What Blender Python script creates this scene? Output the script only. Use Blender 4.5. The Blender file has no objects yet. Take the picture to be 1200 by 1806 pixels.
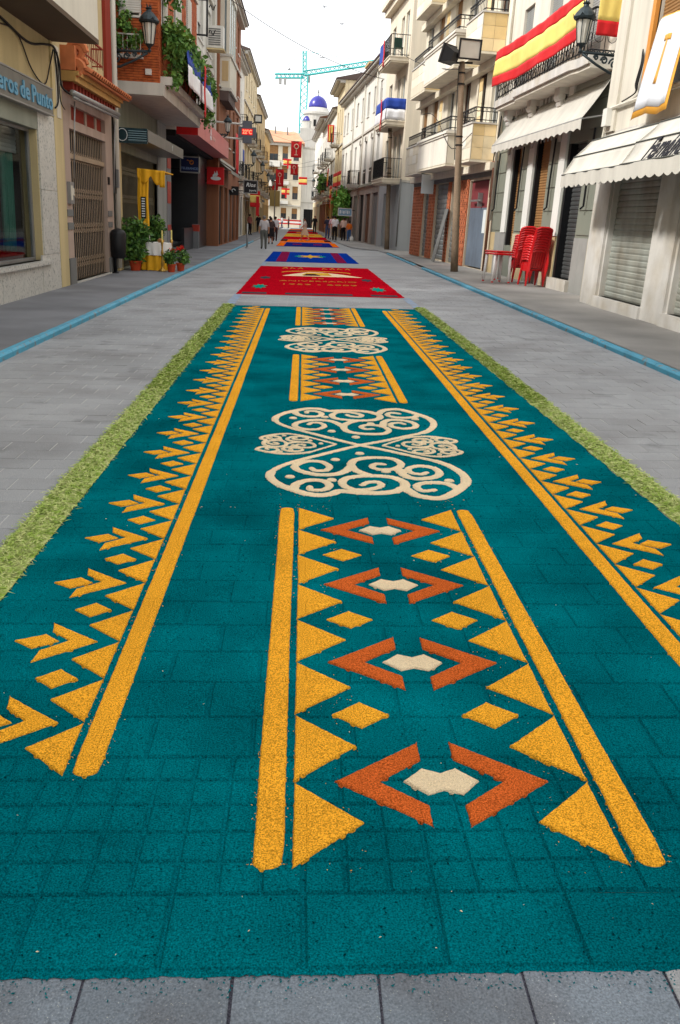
import bpy, bmesh, math, random
import numpy as np
from mathutils import Vector, Matrix, noise as mn

sc = bpy.context.scene
col = sc.collection
random.seed(7)
rng = np.random.default_rng(7)
R = math.radians

# ------------------------------------------------------------------ camera
SL = .028                       # the street falls a little from right to left
cam = bpy.data.cameras.new('camera')
cam.sensor_fit = 'HORIZONTAL'; cam.sensor_width = 36; cam.lens = 45.0
cam.clip_start = .05; cam.clip_end = 3000
co = bpy.data.objects.new('camera', cam); col.objects.link(co)
CM = Matrix(((0.99765379, -0.03919766, -0.05612895), (-0.04028859, 0.32671525, -0.94426372), (0.05535111, 0.94430964, 0.32436949)))
co.matrix_world = Matrix.Translation((0, 0, 1.6)) @ CM.to_4x4()
sc.camera = co

# ------------------------------------------------------------------ sky and sun
SUN_EL, SUN_AZ = R(40), R(-108)     # azimuth from +Y (down the street), negative = from the left
w = bpy.data.worlds.new('World'); sc.world = w; w.use_nodes = True
nt = w.node_tree; nt.nodes.clear()
out = nt.nodes.new('ShaderNodeOutputWorld'); bg = nt.nodes.new('ShaderNodeBackground')
sky = nt.nodes.new('ShaderNodeTexSky'); sky.sky_type = 'NISHITA'; sky.sun_disc = False
sky.sun_elevation = SUN_EL; sky.sun_rotation = SUN_AZ
sky.air_density = 1.0; sky.dust_density = 3.5; sky.ozone_density = 1.0
# a thin bright veil of cloud over the whole sky
tc = nt.nodes.new('ShaderNodeTexCoord')
nz = nt.nodes.new('ShaderNodeTexNoise'); nz.inputs['Scale'].default_value = 2.2; nz.inputs['Detail'].default_value = 6
mr = nt.nodes.new('ShaderNodeMapRange'); mr.inputs[1].default_value = .32; mr.inputs[2].default_value = .62
mr.inputs[3].default_value = .80; mr.inputs[4].default_value = 1.0
mx = nt.nodes.new('ShaderNodeMix'); mx.data_type = 'RGBA'
mx.inputs['B'].default_value = (6.9, 6.95, 7.0, 1)
nt.links.new(tc.outputs['Generated'], nz.inputs['Vector'])
nt.links.new(nz.outputs['Fac'], mr.inputs[0]); nt.links.new(mr.outputs[0], mx.inputs['Factor'])
nt.links.new(sky.outputs[0], mx.inputs['A']); nt.links.new(mx.outputs['Result'], bg.inputs['Color'])
nt.links.new(bg.outputs[0], out.inputs['Surface']); bg.inputs['Strength'].default_value = .13
sd = bpy.data.lights.new('sun', 'SUN'); sd.energy = 2.0; sd.angle = R(7); sd.color = (1, .965, .91)
so = bpy.data.objects.new('sun', sd); col.objects.link(so)
sdir = Vector((math.sin(SUN_AZ) * math.cos(SUN_EL), math.cos(SUN_AZ) * math.cos(SUN_EL), math.sin(SUN_EL)))
so.rotation_euler = sdir.to_track_quat('Z', 'Y').to_euler(); so.location = (0, 0, 40)

vs = sc.view_settings
sc.display_settings.display_device = 'sRGB'
vs.view_transform = 'Standard'; vs.look = 'None'; vs.exposure = .95; vs.gamma = 1; vs.use_curve_mapping = False
sc.cycles.use_denoising = True
sc.cycles.max_bounces = 5; sc.cycles.diffuse_bounces = 3; sc.cycles.glossy_bounces = 2
sc.cycles.transmission_bounces = 3; sc.cycles.transparent_max_bounces = 4
sc.cycles.caustics_reflective = False

# ------------------------------------------------------------------ helpers
def gz(x): return SL * x
def C(r, g, b):
    f = lambda c: c / 12.92 if c <= .04045 else ((c + .055) / 1.055) ** 2.4
    return tuple(f(c / 255) for c in (r, g, b))

MATS = {}
def mat(name, rgb, rough=.85, metal=0., var=.14, vsc=1.5, fine=0., fsc=150., bump=0., bsc=120., bd=.004,
        streak=0., rnd=0., spec=.3, rgb2=None, mixsc=2., emit=0., speck=0., spsc=500., brick=None, trans=0., stain=0., mixlo=.4, mixhi=.65):
    if name in MATS: return MATS[name]
    m = bpy.data.materials.new(name); m.use_nodes = True; MATS[name] = m
    n = m.node_tree.nodes; l = m.node_tree.links
    bs = n['Principled BSDF']
    bs.inputs['Roughness'].default_value = rough; bs.inputs['Metallic'].default_value = metal
    bs.inputs['Specular IOR Level'].default_value = spec
    geo = n.new('ShaderNodeNewGeometry')
    def noise(scale, detail=3, vec=None):
        t = n.new('ShaderNodeTexNoise'); t.inputs['Scale'].default_value = scale; t.inputs['Detail'].default_value = detail
        l.new(vec or geo.outputs['Position'], t.inputs['Vector']); return t.outputs['Fac']
    def mrange(s, a, b, c, d):
        t = n.new('ShaderNodeMapRange'); l.new(s, t.inputs[0])
        for i, v in enumerate((a, b, c, d)): t.inputs[1 + i].default_value = v
        return t.outputs[0]
    def mul(a, b):
        if a is None: return b
        t = n.new('ShaderNodeMath'); t.operation = 'MULTIPLY'; l.new(a, t.inputs[0]); l.new(b, t.inputs[1]); return t.outputs[0]
    k = None
    if var: k = mul(k, mrange(noise(vsc, 4), .25, .75, 1 - var, 1 + var))
    if fine: k = mul(k, mrange(noise(fsc, 2), .3, .7, 1 - fine, 1 + fine))
    if streak:
        mp = n.new('ShaderNodeMapping'); mp.inputs['Scale'].default_value = (1, 1, .07); l.new(geo.outputs['Position'], mp.inputs['Vector'])
        k = mul(k, mrange(noise(3.5, 5, mp.outputs[0]), .35, .6, 1 - streak, 1.03))
    if stain:
        k = mul(k, mrange(noise(2.6, 6), .60, .70, 1., 1 - stain)); k = mul(k, mrange(noise(.35, 4), .35, .65, 1 - stain * .5, 1 + stain * .3))
    if rnd:
        oi = n.new('ShaderNodeObjectInfo'); k = mul(k, mrange(oi.outputs['Random'], 0, 1, 1 - rnd, 1 + rnd))
    base = None
    if rgb2 is not None:
        t = n.new('ShaderNodeMix'); t.data_type = 'RGBA'
        l.new(mrange(noise(mixsc, 5), mixlo, mixhi, 0, 1), t.inputs['Factor'])
        t.inputs['A'].default_value = (*rgb, 1); t.inputs['B'].default_value = (*rgb2, 1); base = t.outputs['Result']
    hs = None
    if brick:
        bt = n.new('ShaderNodeTexBrick'); mp = n.new('ShaderNodeMapping')
        mp.inputs['Location'].default_value = brick['loc']; l.new(geo.outputs['Position'], mp.inputs['Vector']); l.new(mp.outputs[0], bt.inputs['Vector'])
        bt.inputs['Scale'].default_value = 1; bt.inputs['Brick Width'].default_value = brick['w']; bt.inputs['Row Height'].default_value = brick['h']
        bt.inputs['Mortar Size'].default_value = brick['m']; bt.inputs['Mortar Smooth'].default_value = .4
        bt.inputs['Color1'].default_value = (*rgb, 1); bt.inputs['Color2'].default_value = (*[c * .9 for c in rgb], 1)
        bt.inputs['Mortar'].default_value = (*brick.get('col', rgb), 1)
        if brick.get('paint', True): base = bt.outputs['Color']
        hs = bt.outputs['Fac']
    if speck:
        t = n.new('ShaderNodeMix'); t.data_type = 'RGBA'
        l.new(mrange(noise(spsc, 1), .70, .78, 0, speck), t.inputs['Factor'])
        if base is not None: l.new(base, t.inputs['A'])
        else: t.inputs['A'].default_value = (*rgb, 1)
        t.inputs['B'].default_value = (.7, .7, .62, 1); base = t.outputs['Result']
    if k is not None:
        t = n.new('ShaderNodeVectorMath'); t.operation = 'SCALE'
        if base is not None: l.new(base, t.inputs[0])
        else: t.inputs[0].default_value = rgb
        l.new(k, t.inputs['Scale']); l.new(t.outputs[0], bs.inputs['Base Color'])
    elif base is not None: l.new(base, bs.inputs['Base Color'])
    else: bs.inputs['Base Color'].default_value = (*rgb, 1)
    if bump or hs is not None:
        bp = n.new('ShaderNodeBump'); bp.inputs['Distance'].default_value = bd; bp.inputs['Strength'].default_value = bump or .5
        if hs is not None:
            h1 = n.new('ShaderNodeMath'); h1.operation = 'MULTIPLY_ADD'
            l.new(hs, h1.inputs[0]); h1.inputs[1].default_value = -brick.get('d', 1.)
            l.new(noise(bsc, 3), h1.inputs[2]); l.new(h1.outputs[0], bp.inputs['Height'])
        else: l.new(noise(bsc, 3), bp.inputs['Height'])
        l.new(bp.outputs[0], bs.inputs['Normal'])
    if emit:
        bs.inputs['Emission Color'].default_value = (*rgb, 1); bs.inputs['Emission Strength'].default_value = emit
    if trans:
        bs.inputs['Transmission Weight'].default_value = trans; bs.inputs['IOR'].default_value = 1.1
    return m

def link(o): col.objects.link(o); return o
def tag(o, label=None, cat=None, group=None, kind=None):
    if label: o['label'] = label
    if cat: o['category'] = cat
    if group: o['group'] = group
    if kind: o['kind'] = kind
    return o
def thing(name, label, cat, loc=(0, 0, 0), group=None, rz=0.):
    o = link(bpy.data.objects.new(name, None)); o.location = loc; o.rotation_euler = (0, 0, rz); o.empty_display_size = .1
    return tag(o, label, cat, group)
def off(o):
    v = Vector((0, 0, 0))
    while o: v += o.location; o = o.parent
    return v
KIDS = {}
def setparent(o, p):
    o.parent = p; KIDS.setdefault(p.name, []).append(o)
def copy_tree(o, parent=None, loc=None, rz=None, label=None, scale=None):
    c = link(o.copy())
    if parent: setparent(c, parent)
    if loc is not None: c.location = loc
    if rz is not None: c.rotation_euler = (0, 0, rz)
    if scale is not None: c.scale = scale
    if label: c['label'] = label
    for ch in KIDS.get(o.name, []): copy_tree(ch, c)
    return c

class Fr:
    """facade frame: u along the street (near to far), v out towards the street, z up from the pavement"""
    def __init__(s, p0, p1, zo=.075):
        p0 = Vector(p0); p1 = Vector(p1); s.p = p0; s.e = (p1 - p0).normalized(); s.L = (p1 - p0).length
        o = Vector((s.e.y, -s.e.x))
        if o.x * -p0.x < 0: o = -o
        s.o = o; s.zb = gz(p0.x) + zo
    def __call__(s, u, v, z):
        q = s.p + s.e * u + s.o * v; return (q.x, q.y, s.zb + z)
    def sub(s, u, v, z):
        return Vector(s(u, v, z))

class MB:
    def __init__(s, T=None): s.v = []; s.f = []; s.T = T; s.mi = []; s.cm = 0
    def add(s, vs_, fs):
        n = len(s.v); T = s.T
        s.v.extend([T(*p) for p in vs_] if T else [tuple(p) for p in vs_])
        s.f.extend([tuple(i + n for i in q) for q in fs]); s.mi.extend([s.cm] * len(fs)); return s
    def box(s, a0, a1, b0, b1, c0, c1):
        return s.add([(a0, b0, c0), (a1, b0, c0), (a1, b1, c0), (a0, b1, c0), (a0, b0, c1), (a1, b0, c1), (a1, b1, c1), (a0, b1, c1)],
                     [(0, 3, 2, 1), (4, 5, 6, 7), (0, 1, 5, 4), (1, 2, 6, 5), (2, 3, 7, 6), (3, 0, 4, 7)])
    def quad(s, *p): return s.add(p, [tuple(range(len(p)))])
    def prism(s, poly, axis, a0, a1):
        """poly: 2D points; axis 0/1/2 = extrusion axis"""
        n = len(poly)
        def P(q, a): r = list(q); r.insert(axis, a); return tuple(r)
        return s.add([P(q, a0) for q in poly] + [P(q, a1) for q in poly],
                     [tuple(range(n)), tuple(range(2 * n - 1, n - 1, -1))] + [(i, (i + 1) % n, n + (i + 1) % n, n + i) for i in range(n)])
    def tube(s, pts, r, n=6, closed=False):
        pts = [Vector(p) for p in pts]; m = len(pts); rs = r if isinstance(r, (list, tuple)) else [r] * m
        vs_ = []; fs = []; up = None
        for i, p in enumerate(pts):
            if closed: t = pts[(i + 1) % m] - pts[i - 1]
            else: t = pts[min(i + 1, m - 1)] - pts[max(i - 1, 0)]
            t = t.normalized() if t.length > 1e-9 else Vector((0, 0, 1))
            if up is None: up = Vector((0, 0, 1)) if abs(t.z) < .9 else Vector((1, 0, 0))
            a = t.cross(up); a = a.normalized() if a.length > 1e-6 else t.orthogonal().normalized()
            b = t.cross(a).normalized(); up = -b if False else a.cross(t)
            for k in range(n):
                an = 2 * math.pi * k / n; vs_.append(p + (a * math.cos(an) + b * math.sin(an)) * rs[i])
        mm = m if closed else m - 1
        for i in range(mm):
            j = (i + 1) % m
            for k in range(n): fs.append((i * n + k, i * n + (k + 1) % n, j * n + (k + 1) % n, j * n + k))
        if not closed: fs += [tuple(range(n - 1, -1, -1)), tuple((m - 1) * n + k for k in range(n))]
        return s.add(vs_, fs)
    def lathe(s, prof, c=(0, 0, 0), n=12, sq=1., closed=True):
        vs_ = []; fs = []
        for r, z in prof:
            for k in range(n):
                a = 2 * math.pi * (k + .5) / n; vs_.append((c[0] + r * math.cos(a), c[1] + r * sq * math.sin(a), c[2] + z))
        for i in range(len(prof) - 1):
            for k in range(n): fs.append((i * n + k, i * n + (k + 1) % n, (i + 1) * n + (k + 1) % n, (i + 1) * n + k))
        if closed: fs += [tuple(range(n - 1, -1, -1)), tuple((len(prof) - 1) * n + k for k in range(n))]
        return s.add(vs_, fs)
    def grid(s, fn, nu, nv):
        vs_ = [fn(i / nu, j / nv) for j in range(nv + 1) for i in range(nu + 1)]
        return s.add(vs_, [(j * (nu + 1) + i, j * (nu + 1) + i + 1, (j + 1) * (nu + 1) + i + 1, (j + 1) * (nu + 1) + i) for j in range(nv) for i in range(nu)])
    def cloth(s, fn, nu, nv, th=.006, nrm=(0, 1, 0)):
        """a sheet with real thickness, offset along nrm"""
        n0 = nu + 1
        a = [fn(i / nu, j / nv) for j in range(nv + 1) for i in range(nu + 1)]
        b = [tuple(p[k] - nrm[k] * th for k in range(3)) for p in a]; N = len(a)
        q = lambda i, j: j * n0 + i
        fs = []
        for j in range(nv):
            for i in range(nu):
                fs.append((q(i, j), q(i + 1, j), q(i + 1, j + 1), q(i, j + 1)))
                fs.append((N + q(i, j), N + q(i, j + 1), N + q(i + 1, j + 1), N + q(i + 1, j)))
        for i in range(nu):
            fs.append((q(i, 0), N + q(i, 0), N + q(i + 1, 0), q(i + 1, 0))); fs.append((q(i, nv), q(i + 1, nv), N + q(i + 1, nv), N + q(i, nv)))
        for j in range(nv):
            fs.append((q(0, j), q(0, j + 1), N + q(0, j + 1), N + q(0, j))); fs.append((q(nu, j), N + q(nu, j), N + q(nu, j + 1), q(nu, j + 1)))
        return s.add(a + b, fs)
    def mesh(s, name, smooth=False, recalc=True):
        me = bpy.data.meshes.new(name); me.from_pydata([tuple(p) for p in s.v], [], s.f)
        if recalc:
            bm = bmesh.new(); bm.from_mesh(me); bmesh.ops.recalc_face_normals(bm, faces=bm.faces); bm.to_mesh(me); bm.free()
        if smooth: me.polygons.foreach_set('use_smooth', [True] * len(me.polygons))
        return me
    def build(s, name, m, parent=None, smooth=False, recalc=True, local=False, origin=None):
        ms = m if isinstance(m, (list, tuple)) else [m]
        if parent is not None:
            if not local:
                o_ = off(parent); s.v = [(p[0] - o_.x, p[1] - o_.y, p[2] - o_.z) for p in s.v]
            loc = (0, 0, 0)
        else:
            a = np.array([tuple(p) for p in s.v])
            loc = origin if origin is not None else ((a[:, 0].min() + a[:, 0].max()) / 2, (a[:, 1].min() + a[:, 1].max()) / 2, a[:, 2].min())
            s.v = [(p[0] - loc[0], p[1] - loc[1], p[2] - loc[2]) for p in s.v]
        me = s.mesh(name, smooth, recalc)
        for x in ms: me.materials.append(x)
        if len(ms) > 1: me.polygons.foreach_set('material_index', s.mi)
        o = link(bpy.data.objects.new(name, me)); o.location = loc
        if parent is not None: setparent(o, parent)
        return o

def text_mb(txt, size, T, shear=0., sx=1., align='CENTER', ext=.008, bold=0.):
    """lettering as real raised geometry; T maps (x right, y up, d out) to the place"""
    cu = bpy.data.curves.new('t', 'FONT'); cu.body = txt; cu.size = size; cu.align_x = align; cu.shear = shear; cu.extrude = ext / 2
    cu.offset = bold; cu.resolution_u = 3; cu.space_character = 1.05
    o = bpy.data.objects.new('t', cu); col.objects.link(o)
    dg = bpy.context.evaluated_depsgraph_get(); me = bpy.data.meshes.new_from_object(o.evaluated_get(dg))
    mb = MB(); mb.add([T(v.co.x * sx, v.co.y, v.co.z + ext / 2) for v in me.vertices], [tuple(p.vertices) for p in me.polygons])
    bpy.data.objects.remove(o); bpy.data.curves.remove(cu); bpy.data.meshes.remove(me)
    return mb
# ------------------------------------------------------------------ setting: ground, road, pavements, kerbs
KL, KR = -3.28, 4.27
PW, PH = .326, .2267
m_ground = mat('ground_dust', C(150, 146, 140), .95)
m_joint = mat('sand_joint', C(184, 183, 181), .95, var=.15, vsc=3, fine=.1)
m_paver = mat('paver_grey', C(148, 150, 153), .85, var=.1, vsc=1.3, fine=.22, fsc=190, rnd=.06, speck=.45, spsc=300, bump=.5, bsc=220, bd=.003, rgb2=C(126, 126, 128), mixsc=1.1, mixlo=.45, mixhi=.75, stain=.26)
m_slab = mat('slab_blue_grey', C(112, 121, 131), .8, var=.14, vsc=2.2, fine=.3, fsc=190, rnd=.08, speck=.5, spsc=260, bump=.6, bsc=200, bd=.003, rgb2=C(96, 98, 104), mixsc=3, mixlo=.45, mixhi=.7, stain=.2)
m_roadfar = mat('paver_grey_far', C(149, 151, 153), .85, var=.12, vsc=.8, fine=.08, fsc=60, stain=.16, rgb2=C(130, 130, 132), mixsc=.7, mixlo=.5, mixhi=.75,
                brick=dict(loc=(-.066, -.0, 0), w=PW, h=PH, m=.006, col=C(175, 175, 174), d=.3, paint=False), bump=.25, bsc=200, bd=.003)
m_walkL = mat('pavement_left', C(124, 125, 129), .9, var=.12, vsc=.7, fine=.06, fsc=180, streak=0, rgb2=C(103, 104, 108), mixsc=.6, bump=.2, bsc=220, bd=.002)
m_walkR = mat('pavement_right', C(152, 149, 145), .9, var=.1, vsc=.6, fine=.06, fsc=180, rgb2=C(126, 124, 121), mixsc=.5, bump=.2, bsc=220, bd=.002)
m_kerb = mat('kerb_blue_paint', C(80, 156, 184), .65, var=.16, vsc=2.5, fine=.12, fsc=70, stain=.18, rgb2=C(120, 128, 130), mixsc=9, mixlo=.56, mixhi=.66, bump=.2, bsc=150, bd=.002)
m_kerb2 = mat('kerb_stone', C(140, 140, 140), .9, var=.1)

mb = MB(); N = 12
def gfn(a, b):
    x = -900 + 1800 * a; return (x, -300 + 2400 * b, -.6)
mb.grid(gfn, 8, 8)
tag(mb.build('ground', m_ground, origin=(0, 0, 0)), kind='structure')

# road sheet (bed of the pavers near, finished surface farther on)
mb = MB()
for y0, y1 in ((-3, 27.0),):
    mb.quad((KL - .02, y0, gz(KL) - .0035), (KR + .02, y0, gz(KR) - .0035), (KR + .02, y1, gz(KR) - .0035), (KL - .02, y1, gz(KL) - .0035))
road_bed = tag(mb.build('road', m_joint, origin=(0, 0, 0)), kind='structure')
mb = MB()
mb.quad((KL - .02, 27, gz(KL) - .002), (KR + .02, 27, gz(KR) - .002), (KR + .02, 46, gz(KR) - .002), (KL - .02, 46, gz(KL) - .002))
mb.quad((KL - 1.9, 46, gz(KL - 1.9) - .003), (9, 46, gz(9) - .003), (9, 175, gz(9) - .003), (KL - 1.9, 175, gz(KL - 1.9) - .003))
tag(mb.build('road_distance', m_roadfar, origin=(0, 0, 0)), kind='structure')

# pavers -------------------------------------------------------------
CX0, CX1, CY0, CY1 = -1.24, 2.2, 1.466, 16.5
def rows():
    ys = [1.466 - PH * k for k in range(12, 0, -1)]
    r = [(y, y + PH, 'b', .233 if (k % 2) else .233 + PW / 2) for k, y in enumerate(ys)]
    r.append((1.466, 1.693, 'b', .066))
    for k in range(5): r.append((1.693 + .113 * k, 1.693 + .113 * (k + 1), 's', .066))
    y = 2.258; k = 0
    while y < 27.0:
        r.append((y, y + PH, 'b', .066 if k % 2 else .066 + PW / 2)); y += PH; k += 1
    return r
def cells(x0, x1, y0, y1):
    o = []
    for a, b, t, xo in rows():
        if b <= y0 + .01 or a >= y1 - .01: continue
        ww = PW if t == 'b' else PW / 3
        k = math.floor((x0 - xo) / ww)
        while xo + k * ww < x1:
            xa, xb = xo + k * ww, xo + (k + 1) * ww
            ca, cb = max(xa, x0), min(xb, x1)
            if cb - ca > .03: o.append((ca, cb, max(a, y0), min(b, y1), (cb - ca) > ww - .001 and a >= y0 - 1e-6 and b <= y1 + 1e-6, t))
            k += 1
    return o
cl = cells(KL, KR, -.9, 1.466) + cells(KL, CX0 - .0, 1.466, CY1) + cells(CX1, KR, 1.466, CY1) + cells(KL, KR, CY1, 27.0)
CMI = CM.transposed()
def proj(p):
    c = CMI @ (Vector(p) - Vector((0, 0, 1.6)))
    if c.z > -.05: return None
    return (340 + 850 * c.x / -c.z, 512 - 850 * c.y / -c.z, -c.z)
def score(c):
    p = proj(((c[0] + c[1]) / 2, (c[2] + c[3]) / 2, 0))
    if p is None or not (-25 < p[0] < 705 and 0 < p[1] < 1055): return 0
    if -1.45 < c[0] and c[1] < -1.2 and c[2] > 1.5: return 0
    return 1 / p[2]
def paver_mesh(w_, h_, mb=None, cx=0, cy=0, dz=0):
    mb = mb or MB(); g = .003; b = .0025
    a0, a1, b0, b1 = cx - w_ / 2 + g, cx + w_ / 2 - g, cy - h_ / 2 + g, cy + h_ / 2 - g
    z = lambda x, d: d + (gz(x) if cx or cy else 0)
    P = [(a0, b0, -.02), (a1, b0, -.02), (a1, b1, -.02), (a0, b1, -.02), (a0, b0, -b * .6), (a1, b0, -b * .6), (a1, b1, -b * .6), (a0, b1, -b * .6),
         (a0 + b, b0 + b, 0), (a1 - b, b0 + b, 0), (a1 - b, b1 - b, 0), (a0 + b, b1 - b, 0)]
    mb.add([(p[0], p[1], z(p[0], p[2] + dz)) for p in P],
           [(8, 9, 10, 11)] + [(i, (i + 1) % 4, 4 + (i + 1) % 4, 4 + i) for i in range(4)] + [(4 + i, 4 + (i + 1) % 4, 8 + (i + 1) % 4, 8 + i) for i in range(4)])
    return mb
full = sorted([c for c in cl if c[4] and c[5] == 'b' and score(c) > 0], key=lambda c: -score(c))[:300]
fs_ = set(full)
pme = paver_mesh(PW, PH).mesh('paver'); pme.materials.append(m_paver); pms = paver_mesh(PW, PH).mesh('slab'); pms.materials.append(m_slab)
for c in full:
    x, y = (c[0] + c[1]) / 2, (c[2] + c[3]) / 2
    o = link(bpy.data.objects.new('paver', pms if y < 1.47 else pme)); setparent(o, road_bed)
    o.location = (x, y, gz(x) + random.uniform(-.0015, .0015)); o.rotation_euler = (random.uniform(-.004, .004), -math.atan(SL) + random.uniform(-.004, .004), random.uniform(-.004, .004))
mb = MB()
for c in cl:
    if c in fs_: continue
    paver_mesh(c[1] - c[0], c[3] - c[2], mb, (c[0] + c[1]) / 2, (c[2] + c[3]) / 2, random.uniform(-.0015, .0015))
o = mb.build('pavers', m_paver, road_bed, recalc=False); o['kind'] = 'stuff'

# pavements + kerbs ----------------------------------------------------
HK = .075
mb = MB()
def strip(mb, pts, z):
    for (xa, xb, y), (xc, xd, y2) in zip(pts, pts[1:]):
        mb.quad((xa, y, gz(xa) + z), (xb, y, gz(xb) + z), (xd, y2, gz(xd) + z), (xc, y2, gz(xc) + z))
strip(mb, [(-6.2, KL - .095, -4), (-6.2, KL - .095, 60), (-7.5, KL - .095, 175)], HK - .004)
tag(mb.build('pavement_left', m_walkL, origin=(0, 0, 0)), kind='structure')
RE = [(-4, KR), (45.0, 4.25), (48.2, 4.1), (49.6, 3.4), (52, 2.85), (60, 2.5), (74, 2.0), (118, 1.6), (175, 1.5)]
mb = MB(); strip(mb, [(x + .095, 9.5, y) for y, x in RE], HK - .004)
tag(mb.build('pavement_right', m_walkR, origin=(0, 0, 0)), kind='structure')
def kerb(mb, xs, inner, y0, y1, h=HK):
    # chamfered kerb profile
    x0, x1 = xs
    s = -1 if inner == 'L' else 1
    w_ = .095
    for (xa, ya), (xb, yb) in (((x0, y0), (x1, y1)),):
        prof = [(0, -.05), (0, h - .025), (.022 * s, h), (w_ * s, h), (w_ * s, -.05)]
        vs_ = [(xa + p, ya, gz(xa) + z) for p, z in prof] + [(xb + p, yb, gz(xb) + z) for p, z in prof]; n = 5
        mb.add(vs_, [(0, 1, 2, 3, 4), (9, 8, 7, 6, 5)] + [(i, i + 1, n + i + 1, n + i) for i in range(4)])
kL = thing('kerb_left', None, None, (KL, 0, gz(KL))); kL['kind'] = 'structure'
y = -2.
while y < 60:
    m2 = MB(); kerb(m2, (KL, KL), 'L', y + .004, y + .996, HK + random.uniform(-.003, .003)); m2.build('kerb_stone', m_kerb, kL); y += 1.
kR = thing('kerb_right', None, None, (KR, 0, gz(KR))); kR['kind'] = 'structure'
y = -2.
while y < 30.6:
    xx = lambda t: KR - .08 * max(0, t + 4) / 49
    m2 = MB(); kerb(m2, (xx(y), xx(y + 1)), 'R', y + .004, y + .996, HK + random.uniform(-.003, .003)); m2.build('kerb_stone', m_kerb, kR); y += 1.
for ya, yb in ((30.6, 33.2),):
    m2 = MB(); kerb(m2, (xx(ya), xx(yb)), 'R', ya, yb, .035); m2.build('dropped_kerb', m_kerb2, kR)
y = 33.2
while y < 44:
    m2 = MB(); kerb(m2, (xx(y), xx(y + 1)), 'R', y + .004, y + .996, HK * .8); m2.build('kerb_stone', m_kerb, kR); y += 1.
for (ya, xa), (yb, xb) in zip(RE[1:], RE[2:]):
    m2 = MB(); kerb(m2, (xa, xb), 'R', ya, yb - .01, .07); m2.build('kerb_stone', m_kerb2, kR)
m2 = MB(); kerb(m2, (KL, KL - .3), 'L', 60, 175, .08); m2.build('kerb_stone', m_kerb2, kL)

# ------------------------------------------------------------------ sawdust carpets
def dust(name, rgb, var=.10, fine=.55, joints=False, **k):
    br = dict(loc=(-.066 - PW / 2, -2.258, 0), w=PW, h=PH, m=.01, d=.35, paint=False) if joints else None
    return mat(name, rgb, 1., var=var, vsc=2.2, fine=fine, fsc=210, bump=1., bsc=200, bd=.01, spec=.0, brick=br, **k)
m_teal = dust('sawdust_teal', C(0, 110, 121), var=.2, rgb2=C(0, 83, 93), mixsc=1.5, mixlo=.38, mixhi=.7)
m_yel = dust('sawdust_yellow', C(238, 168, 50), joints=True)
m_org = dust('sawdust_orange', C(204, 98, 44), joints=True)
m_wht = dust('sawdust_cream', C(236, 214, 178), fine=.16)
m_red = dust('sawdust_red', C(178, 12, 30)); m_blue = dust('sawdust_blue', C(16, 55, 150)); m_navy = dust('sawdust_navy', C(30, 40, 120))
m_crim = dust('sawdust_crimson', C(128, 28, 70)); m_turq = dust('sawdust_turquoise', C(20, 140, 125)); m_dteal = dust('sawdust_slate', C(70, 70, 80))
m_orng = dust('sawdust_bright_orange', C(235, 110, 25)); m_gold = dust('sawdust_gold', C(214, 168, 60)); m_drk = dust('sawdust_dark', C(60, 30, 35))

def flat(x, y, z): return (x, y, gz(x) + z)
carpet = thing('sawdust_carpet', 'long teal sawdust carpet with yellow triangle borders and cream scroll medallions', 'sawdust carpet', (.48, 1.466, gz(.48)))
# field: the dyed sawdust follows the pavers beneath
mb = MB()
wob = lambda x, y: (x + .004 * mn.noise((x * 5, y * 5, 0)), y + .003 * mn.noise((x * 3 + 7, y * 3, 0)))
for c in cells(CX0, CX1, CY0, CY1):
    x0, x1, y0, y1 = c[:4]; fd = min(1, max(0, (y0 - 1.5) / 5.)); g = .009; t = .0105 + random.uniform(-.0012, .0012) * (1 - .6 * fd); b = .0022 + .0062 * fd
    rr = min(.02, (x1 - x0) * .2) if random.random() < .06 else 0
    P = [(x0, y0), (x1, y0), (x1, y1), (x0, y1)]; q = .35 * g
    I0 = [(x0 + q, y0 + q), (x1 - q, y0 + q), (x1 - q, y1 - q), (x0 + q, y1 - q)]
    I = [(x0 + g, y0 + g), (x1 - g, y0 + g), (x1 - g - rr, y1 - g - rr * .5), (x0 + g, y1 - g)]
    tz = [t + random.uniform(-.0012, .0012) * (1 - .5 * fd) for _ in range(4)]
    vs_ = [flat(*wob(*p), b) for p in P] + [flat(*wob(*p), b) for p in I0] + [flat(*wob(*p), tz[i]) for i, p in enumerate(I)]
    mb.add(vs_, [(8, 9, 10, 11)] + [(i, (i + 1) % 4, 4 + (i + 1) % 4, 4 + i) for i in range(4)] + [(4 + i, 4 + (i + 1) % 4, 8 + (i + 1) % 4, 8 + i) for i in range(4)])
mb.build('field', m_teal, carpet, recalc=False)
# ragged skirt of dust where the carpet meets the bare pavers
mb = MB(); n = 260
def fr_edge(i): return 1.457 + .005 * mn.noise((i * .5, 3.3, 0)) + .003 * random.uniform(-1, 1)
row0 = [flat(CX0 + (CX1 - CX0) * i / n, fr_edge(i), .0015) for i in range(n + 1)]
row1 = [flat(CX0 + (CX1 - CX0) * i / n, 1.4745, .0062) for i in range(n + 1)]
mb.add(row0 + row1, [(i, i + 1, n + 2 + i, n + 1 + i) for i in range(n)]); mb.build('front_edge', m_teal, carpet, recalc=False)

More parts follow.
